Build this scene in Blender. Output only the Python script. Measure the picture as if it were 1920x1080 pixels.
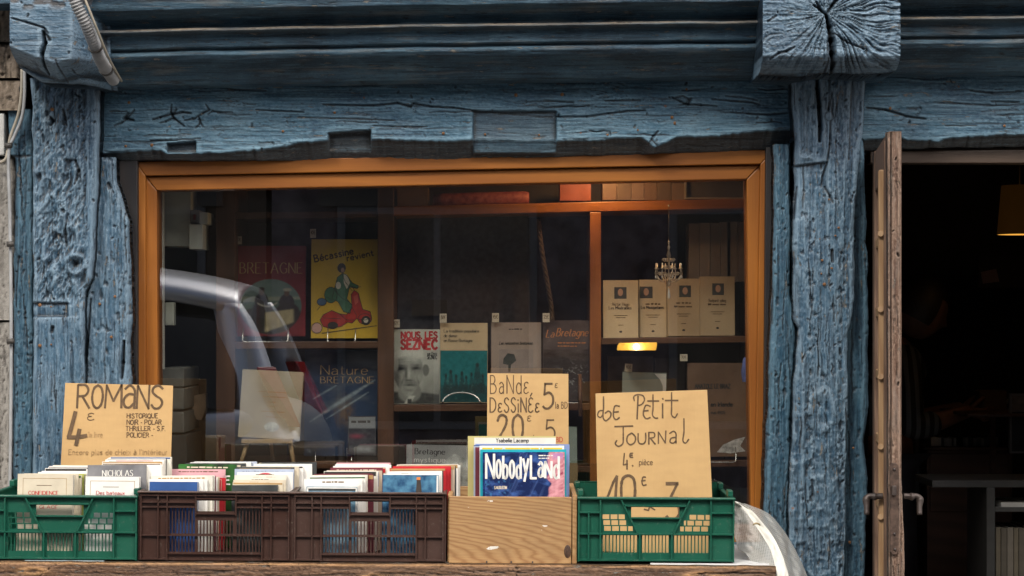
import bpy, bmesh, math, random
import numpy as np
from mathutils import Vector, Matrix, Euler

R = math.radians
scene = bpy.context.scene
for o in list(bpy.data.objects):
    bpy.data.objects.remove(o)
COL = scene.collection

# ------------------------------------------------------------------ camera, sky, sun, exposure
CAMY, EYE, F, HZ = -6.0, 1.43, 4000.0, 600.0
cam_d = bpy.data.cameras.new('camera')
cam = bpy.data.objects.new('camera', cam_d); COL.objects.link(cam)
cam.location = (0, CAMY, EYE); cam.rotation_euler = (R(90), 0, 0)
cam_d.sensor_width = 36; cam_d.lens = 75; cam_d.shift_y = 60 / 1920
cam_d.clip_start = .05; cam_d.clip_end = 400
scene.camera = cam

SUN_EL, SUN_AZ = 46, -28          # elevation; azimuth from straight in front of the shop, minus = from the left
world = bpy.data.worlds.new('World'); scene.world = world; world.use_nodes = True
nt = world.node_tree; nt.nodes.clear()
wo = nt.nodes.new('ShaderNodeOutputWorld'); bg = nt.nodes.new('ShaderNodeBackground')
sky = nt.nodes.new('ShaderNodeTexSky'); sky.sky_type = 'NISHITA'; sky.sun_disc = False
sky.sun_elevation = R(SUN_EL); sky.sun_rotation = R(180 + SUN_AZ)
sky.air_density = 1.0; sky.dust_density = 5.0; sky.ozone_density = 1.0
hs = nt.nodes.new('ShaderNodeHueSaturation'); hs.inputs['Saturation'].default_value = .6
nt.links.new(sky.outputs[0], hs.inputs['Color']); nt.links.new(hs.outputs[0], bg.inputs[0])
bg.inputs[1].default_value = 0.115
nt.links.new(bg.outputs[0], wo.inputs[0])
sun_d = bpy.data.lights.new('sun', 'SUN'); sun_d.energy = 1.5; sun_d.angle = R(13); sun_d.color = (1, .93, .82)
sun = bpy.data.objects.new('sun', sun_d); COL.objects.link(sun)
sv = Vector((math.sin(R(SUN_AZ)) * math.cos(R(SUN_EL)), -math.cos(R(SUN_AZ)) * math.cos(R(SUN_EL)), math.sin(R(SUN_EL))))
sun.rotation_euler = sv.to_track_quat('Z', 'Y').to_euler()
scene.view_settings.view_transform = 'Standard'; scene.view_settings.look = 'None'
scene.view_settings.gamma = 1; scene.view_settings.use_curve_mapping = False
scene.view_settings.exposure = 0.84
scene.cycles.use_denoising = True
scene.cycles.max_bounces = 7; scene.cycles.transparent_max_bounces = 12
scene.cycles.sample_clamp_indirect = 6

# ------------------------------------------------------------------ helpers
def P(px, py, y):
    d = y - CAMY
    return Vector(((px - 960) * d / F, y, EYE - (py - HZ) * d / F))
def S(y): return (y - CAMY) / F

def link(o, parent=None):
    COL.objects.link(o)
    if parent is not None: o.parent = parent
    return o
def tag(o, label=None, cat=None, group=None, kind=None):
    if label: o['label'] = label
    if cat: o['category'] = cat
    if group: o['group'] = group
    if kind: o['kind'] = kind
    return o
def empty(name, loc=(0, 0, 0), rot=(0, 0, 0), parent=None):
    o = bpy.data.objects.new(name, None); o.location = loc; o.rotation_euler = rot; o.empty_display_size = .05
    return link(o, parent)

class MB:
    def __init__(s): s.v = []; s.f = []; s.m = []; s.sm = []
    def poly(s, pts, m=0, smooth=False):
        n = len(s.v); s.v += [tuple(p) for p in pts]; s.f.append(tuple(range(n, n + len(pts)))); s.m.append(m); s.sm.append(smooth)
    def box(s, a, b, m=0):
        x0, x1 = sorted((a[0], b[0])); y0, y1 = sorted((a[1], b[1])); z0, z1 = sorted((a[2], b[2]))
        n = len(s.v)
        s.v += [(x0,y0,z0),(x1,y0,z0),(x1,y1,z0),(x0,y1,z0),(x0,y0,z1),(x1,y0,z1),(x1,y1,z1),(x0,y1,z1)]
        for q in ((0,3,2,1),(4,5,6,7),(0,1,5,4),(1,2,6,5),(2,3,7,6),(3,0,4,7)):
            s.f.append(tuple(n + i for i in q)); s.m.append(m); s.sm.append(False)
        return s
    def prism(s, front, back, m=0):      # two loops of equal length (front counter-clockwise seen from the front)
        n = len(s.v); k = len(front)
        s.v += [tuple(p) for p in front] + [tuple(p) for p in back]
        s.f.append(tuple(range(n, n + k))); s.m.append(m); s.sm.append(False)
        s.f.append(tuple(range(n + 2 * k - 1, n + k - 1, -1))); s.m.append(m); s.sm.append(False)
        for i in range(k):
            j = (i + 1) % k
            s.f.append((n + j, n + i, n + k + i, n + k + j)); s.m.append(m); s.sm.append(False)
        return s
    def tube(s, pts, r, seg=8, m=0, cap=True):
        pts = [Vector(p) for p in pts]; rs = r if isinstance(r, (list, tuple)) else [r] * len(pts)
        n = len(s.v); up = Vector((0.13, .2, .97)); prev = None
        for i, p in enumerate(pts):
            t = (pts[min(i + 1, len(pts) - 1)] - pts[max(i - 1, 0)])
            if t.length < 1e-9: t = Vector((0, 0, 1))
            t.normalize()
            if prev is None:
                a = t.cross(up)
                if a.length < .1: a = t.cross(Vector((1, 0, 0)))
            else: a = prev - t * prev.dot(t)
            a.normalize(); prev = a; b = t.cross(a)
            for k in range(seg):
                an = 2 * math.pi * k / seg
                s.v.append(tuple(p + (a * math.cos(an) + b * math.sin(an)) * rs[i]))
        for i in range(len(pts) - 1):
            for k in range(seg):
                k2 = (k + 1) % seg
                s.f.append((n + i*seg + k, n + i*seg + k2, n + (i+1)*seg + k2, n + (i+1)*seg + k)); s.m.append(m); s.sm.append(True)
        if cap:
            s.f.append(tuple(range(n + seg - 1, n - 1, -1))); s.m.append(m); s.sm.append(False)
            e = n + (len(pts) - 1) * seg
            s.f.append(tuple(range(e, e + seg))); s.m.append(m); s.sm.append(False)
        return s
    def lathe(s, prof, c=(0, 0, 0), seg=20, m=0):   # prof of (r, z)
        n = len(s.v)
        for r, z in prof:
            for k in range(seg):
                a = 2 * math.pi * k / seg
                s.v.append((c[0] + r * math.cos(a), c[1] + r * math.sin(a), c[2] + z))
        for i in range(len(prof) - 1):
            for k in range(seg):
                k2 = (k + 1) % seg
                s.f.append((n+i*seg+k, n+i*seg+k2, n+(i+1)*seg+k2, n+(i+1)*seg+k)); s.m.append(m); s.sm.append(True)
        return s
    def build(s, name, mats, parent=None, bevel=0, loc=None):
        me = bpy.data.meshes.new(name); me.from_pydata(s.v, [], s.f)
        if not isinstance(mats, (list, tuple)): mats = [mats]
        for m in mats: me.materials.append(m)
        me.polygons.foreach_set('material_index', s.m); me.polygons.foreach_set('use_smooth', s.sm); me.update()
        o = bpy.data.objects.new(name, me); link(o, parent)
        if loc is not None: o.location = loc
        if bevel:
            b = o.modifiers.new('bevel', 'BEVEL'); b.width = bevel; b.segments = 2; b.limit_method = 'ANGLE'; b.angle_limit = R(40)
        return o

def slab(poly, y0, y1):                 # polygon in picture units at depth y0, extruded straight back to y1
    fr = [P(x, y, y0) for x, y in poly]
    bk = [Vector((p.x, y1, p.z)) for p in fr]
    area = sum(fr[i].x * fr[(i+1) % len(fr)].z - fr[(i+1) % len(fr)].x * fr[i].z for i in range(len(fr)))
    if area < 0: fr.reverse(); bk.reverse()
    return MB().prism(fr, bk)
def rect(x0, y0, x1, y1): return [(x0, y0), (x1, y0), (x1, y1), (x0, y1)]

def cat_rom(pts, n=6):
    pts = [np.array(p, float) for p in pts]
    if len(pts) < 3: return [tuple(p) for p in pts]
    q = [2 * pts[0] - pts[1]] + pts + [2 * pts[-1] - pts[-2]]; out = []
    for i in range(1, len(q) - 2):
        for k in range(n):
            t = k / n
            out.append(tuple(.5 * ((2*q[i]) + (-q[i-1]+q[i+1])*t + (2*q[i-1]-5*q[i]+4*q[i+1]-q[i+2])*t*t + (-q[i-1]+3*q[i]-3*q[i+1]+q[i+2])*t**3)))
    out.append(tuple(pts[-1]))
    return out

# ------------------------------------------------------------------ numeric noise
_rng = np.random.RandomState(7); _T = _rng.rand(256, 256)
def vn(x, y):
    xi = np.floor(x).astype(int); yi = np.floor(y).astype(int); fx = x - xi; fy = y - yi
    fx = fx*fx*(3-2*fx); fy = fy*fy*(3-2*fy)
    a = _T[xi & 255, yi & 255]; b = _T[(xi+1) & 255, yi & 255]; c = _T[xi & 255, (yi+1) & 255]; d = _T[(xi+1) & 255, (yi+1) & 255]
    return (a*(1-fx) + b*fx)*(1-fy) + (c*(1-fx) + d*fx)*fy
def fbm(x, y, o=4, seed=0):
    r = 0; a = .5; t = 0
    for i in range(o):
        r = r + a * vn(x * 2**i + seed * 17.3 + i * 5.1, y * 2**i + seed * 9.7 + i * 3.3); t += a; a *= .5
    return r / t * 2 - 1
def ridge(x, y, o=4, seed=0):
    r = 0; a = .5; t = 0
    for i in range(o):
        r = r + a * (1 - np.abs(2 * vn(x * 2**i + seed * 11.3 + i * 7, y * 2**i + seed * 3.7 + i * 2) - 1)); t += a; a *= .5
    return r / t

# ------------------------------------------------------------------ materials
def new_mat(name):
    m = bpy.data.materials.new(name); m.use_nodes = True
    nt = m.node_tree; b = nt.nodes['Principled BSDF']
    return m, nt, b
def N(nt, t, **k):
    n = nt.nodes.new(t)
    for a, v in k.items(): setattr(n, a, v)
    return n
def noise(nt, vec, scale, detail=4, rough=.55, dist=0):
    n = N(nt, 'ShaderNodeTexNoise'); n.inputs['Scale'].default_value = scale; n.inputs['Detail'].default_value = detail
    n.inputs['Roughness'].default_value = rough; n.inputs['Distortion'].default_value = dist
    nt.links.new(vec, n.inputs['Vector']); return n.outputs[0]
def mapping(nt, sc=(1, 1, 1), loc=(0, 0, 0), src='Object', rot=(0, 0, 0)):
    tc = N(nt, 'ShaderNodeTexCoord'); mp = N(nt, 'ShaderNodeMapping'); mp.inputs['Scale'].default_value = sc; mp.inputs['Location'].default_value = loc
    mp.inputs['Rotation'].default_value = rot
    nt.links.new(tc.outputs[src], mp.inputs[0]); return mp.outputs[0]
def ramp(nt, fac, stops, interp='LINEAR'):
    r = N(nt, 'ShaderNodeValToRGB'); r.color_ramp.interpolation = interp
    while len(r.color_ramp.elements) < len(stops): r.color_ramp.elements.new(.5)
    for e, (p, c) in zip(r.color_ramp.elements, stops):
        e.position = p; e.color = (*c, 1) if len(c) == 3 else c
    nt.links.new(fac, r.inputs[0]); return r.outputs[0]
def mix(nt, f, a, b, mode='MIX'):
    n = N(nt, 'ShaderNodeMix', data_type='RGBA', blend_type=mode)
    for i, v in ((0, f), (6, a), (7, b)):
        if hasattr(v, 'is_linked') or hasattr(v, 'links'): nt.links.new(v, n.inputs[i])
        elif i == 0: n.inputs[0].default_value = v
        else: n.inputs[i].default_value = (*v, 1)
    return n.outputs[2]
def math_n(nt, op, a, b=0.0, clamp=False):
    n = N(nt, 'ShaderNodeMath', operation=op, use_clamp=clamp)
    for i, v in ((0, a), (1, b)):
        if isinstance(v, (int, float)): n.inputs[i].default_value = v
        else: nt.links.new(v, n.inputs[i])
    return n.outputs[0]
def bump(nt, b, h, strength=.3, dist=.002):
    n = N(nt, 'ShaderNodeBump'); n.inputs['Strength'].default_value = strength; n.inputs['Distance'].default_value = dist
    nt.links.new(h, n.inputs['Height']); nt.links.new(n.outputs[0], b.inputs['Normal'])
_mc = {}
def M(name, col, rough=.6, var=.12, scale=25, bmp=0.15, metal=0, spec=.5, st=(1, 1, 1), col2=None, coat=0, bscale=None, tr=0):
    if name in _mc: return _mc[name]
    m, nt, b = new_mat(name); v = mapping(nt, st)
    n = noise(nt, v, scale)
    c2 = col2 or tuple(min(1, c * (1 + var)) for c in col); c1 = col if col2 else tuple(c * (1 - var) for c in col)
    nt.links.new(ramp(nt, n, [(.35, c1), (.65, c2)]), b.inputs['Base Color'])
    b.inputs['Roughness'].default_value = rough; b.inputs['Metallic'].default_value = metal; b.inputs['Specular IOR Level'].default_value = spec
    b.inputs['Coat Weight'].default_value = coat
    if tr: b.inputs['Transmission Weight'].default_value = tr
    if bmp: bump(nt, b, noise(nt, v, bscale or scale * 6), bmp, .001)
    _mc[name] = m; return m
def wood(name, c1, c2, axis='x', scale=12, rough=.55, dist=3, fine=.35, bmp=.3, coat=0):
    if name in _mc: return _mc[name]
    m, nt, b = new_mat(name)
    st = {'x': (.12, 1, 1), 'z': (1, 1, .12)}[axis]
    v = mapping(nt, st)
    w = N(nt, 'ShaderNodeTexWave', wave_type='BANDS', bands_direction='DIAGONAL')
    w.inputs['Scale'].default_value = scale; w.inputs['Distortion'].default_value = dist; w.inputs['Detail'].default_value = 3; w.inputs['Detail Scale'].default_value = 1.2
    nt.links.new(v, w.inputs['Vector'])
    st2 = {'x': (.03, 1, 1), 'z': (1, 1, .03)}[axis]
    v2 = mapping(nt, st2); n2 = noise(nt, v2, 260, 5)
    big = noise(nt, mapping(nt, (1, 1, 1)), 5, 3)
    base = mix(nt, w.outputs['Fac'], c1, c2)
    base = mix(nt, math_n(nt, 'MULTIPLY', math_n(nt, 'SUBTRACT', n2, .35, True), fine * 2.5, True), base, tuple(c * .5 for c in c1))
    base = mix(nt, math_n(nt, 'MULTIPLY', big, .5), base, tuple((a + b_) / 2 * .75 for a, b_ in zip(c1, c2)))
    nt.links.new(base, b.inputs['Base Color']); b.inputs['Roughness'].default_value = rough; b.inputs['Coat Weight'].default_value = coat
    bump(nt, b, n2, bmp, .0015)
    _mc[name] = m; return m

def painted_timber(name, grain, dark, mid, light, bare=(.075, .055, .042), rust=.5, rough=.5):
    m, nt, b = new_mat(name)
    st = {'h': (.12, 1, 1), 'v': (1, 1, .12), 'i': (1, 1, 1)}[grain]
    st3 = {'h': (.35, 1, 1), 'v': (1, 1, .35), 'i': (1, 1, 1)}[grain]
    big = noise(nt, mapping(nt, (1, 1, 1)), 4.5, 5, .6)
    strk = noise(nt, mapping(nt, st), 55, 6, .65)
    med = noise(nt, mapping(nt, st3), 26, 6, .7, .4)
    c = ramp(nt, big, [(.36, dark), (.52, mid), (.72, light)])
    c = mix(nt, math_n(nt, 'MULTIPLY', math_n(nt, 'SUBTRACT', strk, .48, True), 3.2, True), c, light)
    c = mix(nt, math_n(nt, 'MULTIPLY', math_n(nt, 'SUBTRACT', med, .54, True), 5, True), c, dark)
    lt = noise(nt, mapping(nt, st3, (3, 1, 5)), 70, 5, .75)
    c = mix(nt, math_n(nt, 'MULTIPLY', math_n(nt, 'SUBTRACT', lt, .60, True), 6, True), c, tuple(min(1, x * 1.5 + .04) for x in light))
    tan = noise(nt, mapping(nt, st, (9, 2, 5)), 30, 5, .7)
    c = mix(nt, math_n(nt, 'MULTIPLY', math_n(nt, 'SUBTRACT', tan, .64, True), 5, True), c, (.30, .25, .18))
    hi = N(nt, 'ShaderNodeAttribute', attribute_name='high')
    c = mix(nt, math_n(nt, 'MULTIPLY', hi.outputs['Fac'], .55, True), c, tuple(min(1, x * 1.35 + .03) for x in light))  # ridges coloured lighter: worn paint plus painted-in highlights
    at = N(nt, 'ShaderNodeAttribute', attribute_name='bare')
    bc = mix(nt, strk, tuple(x * .55 for x in bare), tuple(x * 1.5 for x in bare))
    c = mix(nt, at.outputs['Fac'], c, bc)
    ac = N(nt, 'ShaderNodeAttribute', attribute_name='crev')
    c = mix(nt, math_n(nt, 'MULTIPLY', ac.outputs['Fac'], .93, True), c, (.012, .009, .007))  # hollows coloured dark: dirt plus the shade of deep cracks painted in
    sp = noise(nt, mapping(nt, st3, (1.7, .4, 2.2)), 330, 4, .8)
    c = mix(nt, math_n(nt, 'MULTIPLY', math_n(nt, 'SUBTRACT', sp, .57, True), 7, True), c, tuple(x * .35 for x in dark))
    c = mix(nt, math_n(nt, 'MULTIPLY', math_n(nt, 'SUBTRACT', .42, sp, True), 5, True), c, tuple(min(1, x * 1.5 + .05) for x in light))
    if grain != 'i':
        fb = noise(nt, mapping(nt, (.025, 1, 1) if grain == 'h' else (1, 1, .025), (2, 3, 4)), 170, 4, .75)
        c = mix(nt, math_n(nt, 'MULTIPLY', math_n(nt, 'SUBTRACT', fb, .52, True), 5.5, True), c, tuple(x * .3 for x in dark))
        c = mix(nt, math_n(nt, 'MULTIPLY', math_n(nt, 'SUBTRACT', .44, fb, True), 3.5, True), c, tuple(min(1, x * 1.25 + .02) for x in light))
        ch = noise(nt, mapping(nt, (.22, 1, 1) if grain == 'h' else (1, 1, .22), (6, 1, 9)), 62, 5, .72); rim = math_n(nt, 'MULTIPLY', math_n(nt, 'SUBTRACT', ch, .618, True), 60, True)
        c = mix(nt, math_n(nt, 'MULTIPLY', rim, .8), c, tuple(x * .3 for x in dark))
        c = mix(nt, math_n(nt, 'MULTIPLY', math_n(nt, 'MULTIPLY', math_n(nt, 'SUBTRACT', ch, .632, True), 50, True), .75), c, (.215, .195, .165))
    dr = noise(nt, mapping(nt, (1, 1, .3), (5, 2, 1)), 11, 5, .65)
    c = mix(nt, math_n(nt, 'MULTIPLY', math_n(nt, 'SUBTRACT', dr, .55, True), 2.2, True), c, tuple(x * .5 for x in dark))
    # rust specks from old nails
    vo = N(nt, 'ShaderNodeTexVoronoi', feature='F1'); vo.inputs['Scale'].default_value = 13; nt.links.new(mapping(nt, (1, .05, 1), (.3, .1, .7)), vo.inputs['Vector'])
    sep = N(nt, 'ShaderNodeSeparateColor'); nt.links.new(vo.outputs['Color'], sep.inputs[0])
    rn = noise(nt, mapping(nt), 240, 2)
    near = math_n(nt, 'LESS_THAN', math_n(nt, 'ADD', vo.outputs['Distance'], math_n(nt, 'MULTIPLY', rn, .05)), .075)
    pick = math_n(nt, 'GREATER_THAN', sep.outputs[0], 1 - rust * .5)
    c = mix(nt, math_n(nt, 'MULTIPLY', math_n(nt, 'MULTIPLY', near, pick), .75), c, (.16, .065, .025))
    nt.links.new(c, b.inputs['Base Color'])
    rr = ramp(nt, med, [(.3, (rough - .12,) * 3), (.7, (rough + .2,) * 3)]); nt.links.new(rr, b.inputs['Roughness'])
    b.inputs['Specular IOR Level'].default_value = .55
    h = math_n(nt, 'ADD', math_n(nt, 'MULTIPLY', strk, .8), math_n(nt, 'MULTIPLY', noise(nt, mapping(nt, st3), 190, 4, .7), .8))
    if grain != 'i': h = math_n(nt, 'ADD', h, math_n(nt, 'SUBTRACT', math_n(nt, 'MULTIPLY', fb, -1.1), math_n(nt, 'MULTIPLY', rim, .5)))
    bump(nt, b, h, .8, .0028)
    return m

# ------------------------------------------------------------------ carved timber sheets with real relief
def seg_dist(X, Y, a, b):
    ax, ay = a; bx, by = b; dx, dy = bx - ax, by - ay; L = dx*dx + dy*dy + 1e-9
    t = np.clip(((X - ax) * dx + (Y - ay) * dy) / L, 0, 1)
    return np.hypot(X - ax - t * dx, Y - ay - t * dy), t

def timber(name, parent, mat, grain, e0, e1, t0, t1, y, depth, step=2.2, amp=.004, fine=.0012, jit=2.0, rnd=7, rr=.012,
           cracks=(), ncr=0, seed=1, mod=None, rough_amp=0, pits=0, crlen=(40, 160), rough_scale=18, crw=(.5, 1.2), check=1.0, grit=.0017):
    """grain 'h': t is px, e0/e1 give top/bottom py; grain 'v': t is py, e0/e1 give the left/right px."""
    def ev(e, t):
        if callable(e): return e(t)
        xs = [p[0] for p in e]; ys = [p[1] for p in e]; return np.interp(t, xs, ys)
    nt_ = int((t1 - t0) / step) + 2; t = np.linspace(t0, t1, nt_)
    a = ev(e0, t) + fbm(t / 38, t * 0 + seed, 4, seed) * jit; b = ev(e1, t) + fbm(t / 38, t * 0 + seed + 40, 4, seed + 3) * jit
    ns = int(np.max(b - a) / step) + 2; s = np.linspace(0, 1, ns)
    Tm, Sm = np.meshgrid(t, s, indexing='ij'); C = a[:, None] * (1 - Sm) + b[:, None] * Sm
    if grain == 'h': PX, PY = Tm, C
    else: PX, PY = C, Tm
    al, ac = (PX, PY) if grain == 'h' else (PY, PX)
    wob = fbm(al / 120, ac / 60, 3, seed + 5) * 14
    disp = fbm(al / 170, ac / 45, 4, seed) * amp + (ridge((al + wob) / 130, (ac + wob) / 5.5, 4, seed + 2) - .6) * fine * 2.2
    crev = np.zeros_like(disp); bare = np.zeros_like(disp)
    if rough_amp:
        rs = rough_scale
        disp += (ridge(al / (rs * 4.2), ac / rs, 5, seed + 8) - .62) * rough_amp * 2 + fbm(al / 9, ac / 6, 3, seed + 9) * rough_amp * .35
        g = fbm(al / (rs * 1.2), ac / (rs * .6), 4, seed + 14)
        hole = np.clip((g - .38) * 6, 0, 1); disp -= hole * rough_amp * 1.5; crev = np.maximum(crev, hole * .35)
    rnd_ = random.Random(seed * 31 + 5); cr = [(c[0], c[1], c[2]) for c in cracks]
    for i in range(ncr):
        L = rnd_.uniform(*crlen); tc = rnd_.uniform(t0, t1); k = rnd_.random()
        cc = np.interp(tc, t, a) * (1 - k) + np.interp(tc, t, b) * k; pts = []
        n = max(3, int(L / 14)); dv = rnd_.uniform(-.08, .08)
        for j in range(n + 1):
            tt = tc + L * j / n; c2 = cc + dv * L * j / n + rnd_.uniform(-1.6, 1.6)
            pts.append((tt, c2) if grain == 'h' else (c2, tt))
        cr.append((pts, rnd_.uniform(*crw), .0009 + .0045 * rnd_.random() ** 2.2))
    for i in range(pits):
        tc = rnd_.uniform(t0, t1); k = rnd_.uniform(.05, .95); cc = np.interp(tc, t, a) * (1 - k) + np.interp(tc, t, b) * k
        q = (tc, cc) if grain == 'h' else (cc, tc); cr.append(([q, (q[0] + rnd_.uniform(-3, 3), q[1] + rnd_.uniform(-5, 5))], rnd_.uniform(.5, 1.7), rnd_.uniform(.002, .008)))
    for pts, w, dp in cr:
        n = len(pts) - 1; m = 12 + w
        for j in range(n):
            x0, x1 = sorted((pts[j][0], pts[j+1][0])); y0, y1 = sorted((pts[j][1], pts[j+1][1]))
            lo, hi = ((x0, x1) if grain == 'h' else (y0, y1))
            i0 = max(0, int((lo - m - t0) / (t1 - t0) * (nt_ - 1))); i1 = min(nt_, int((hi + m - t0) / (t1 - t0) * (nt_ - 1)) + 2)
            if i1 <= i0: continue
            d, tt = seg_dist(PX[i0:i1], PY[i0:i1], pts[j], pts[j+1])
            u = (j + tt) / n; ww = w * (.35 + .65 * np.sin(np.pi * np.clip(u * .9 + .05, 0, 1))) if n > 1 else w
            g = np.clip(1 - d / (ww + 1.1), 0, 1)
            disp[i0:i1] -= g * dp; crev[i0:i1] = np.maximum(crev[i0:i1], np.clip(g * 1.3 * min(1, dp / .004), 0, 1))
            disp[i0:i1] += np.exp(-((d - ww - 2) / 1.5) ** 2) * .0003
    disp += (fbm(al / 5.5, ac / 3.2, 3, seed + 33)) * grit * (.4 + .9 * np.clip(fbm(al / 90, ac / 40, 3, seed + 34) + .35, 0, 1))
    # drying checks: thin wandering lines in clusters
    for q, (la, lc, th_, dp_) in enumerate(((150, 9, .045, .0035), (75, 5, .05, .0018))):
        v_ = np.abs(2 * vn(al / la + fbm(al / 60, ac / 9, 3, seed + q) * .5 + seed, (ac + wob * 1.2) / lc + seed * 3) - 1)
        msk = np.clip((fbm(al / 160, ac / 26, 3, seed + 21 + q) + .02) * 4, 0, 1) * check
        l_ = np.clip(1 - v_ / th_, 0, 1) * msk; disp -= l_ * dp_; crev = np.maximum(crev, l_ * .75)
    if mod:
        r = mod(PX, PY, disp, bare, crev)
        if r is not None: disp, bare, crev = r
    e = np.minimum(C - a[:, None], b[:, None] - C); u = np.clip(e / rnd, 0, 1); disp = disp - rr * (1 - np.sqrt(np.clip(1 - (1 - u) ** 2, 0, 1)))
    def blur(A_, k_):
        for ax_ in (0, 1):
            B__ = np.concatenate([np.repeat(np.take(A_, [0], ax_), k_, ax_), A_, np.repeat(np.take(A_, [-1], ax_), k_, ax_)], ax_); C_ = np.cumsum(B__, ax_); n_ = A_.shape[ax_]
            hi_ = np.take(C_, range(2 * k_, 2 * k_ + n_), ax_); lo_ = np.concatenate([np.zeros_like(np.take(C_, [0], ax_)), np.take(C_, range(0, n_ - 1), ax_)], ax_); A_ = (hi_ - lo_) / (2 * k_ + 1)
        return A_
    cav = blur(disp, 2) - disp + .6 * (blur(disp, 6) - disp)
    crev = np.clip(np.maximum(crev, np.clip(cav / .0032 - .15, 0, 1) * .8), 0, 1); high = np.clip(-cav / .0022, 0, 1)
    d = y - CAMY
    V = np.stack([(PX - 960) * d / F, y - disp, EYE - (PY - HZ) * d / F], -1).reshape(-1, 3)
    nv = len(V); idx = np.arange(nv).reshape(nt_, ns)
    q = np.stack([idx[:-1, :-1], idx[:-1, 1:], idx[1:, 1:], idx[1:, :-1]], -1).reshape(-1, 4)
    if grain == 'v': q = q[:, ::-1]
    loop = np.concatenate([idx[:-1, 0], idx[-1, :-1], idx[:0:-1, -1], idx[0, :0:-1]])
    VB = V[loop].copy(); VB[:, 1] = y + depth
    k = len(loop); bi = nv + np.arange(k)
    sd = np.stack([loop, np.roll(loop, -1), np.roll(bi, -1), bi], -1)
    if grain == 'h': sd = sd[:, ::-1]
    quads = np.concatenate([q, sd]); allv = np.concatenate([V, VB])
    me = bpy.data.meshes.new(name); me.vertices.add(len(allv)); me.vertices.foreach_set('co', allv.ravel().astype(np.float32))
    me.loops.add(quads.size); me.loops.foreach_set('vertex_index', quads.ravel().astype(np.int32))
    me.polygons.add(len(quads)); me.polygons.foreach_set('loop_start', np.arange(0, quads.size, 4, dtype=np.int32))
    me.update(calc_edges=True); me.validate()
    me.polygons.foreach_set('use_smooth', np.ones(len(me.polygons), bool))
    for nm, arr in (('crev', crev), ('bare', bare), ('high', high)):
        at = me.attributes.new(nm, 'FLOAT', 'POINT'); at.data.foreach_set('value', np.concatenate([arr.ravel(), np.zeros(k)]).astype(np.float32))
    me.materials.append(mat)
    # real origin at the piece's lower middle
    c = V.mean(0); zmin = V[:, 2].min(); off = Vector((c[0], y, zmin))
    me.transform(Matrix.Translation(-off)); o = bpy.data.objects.new(name, me); link(o, parent)
    o.location = off
    return o

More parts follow.
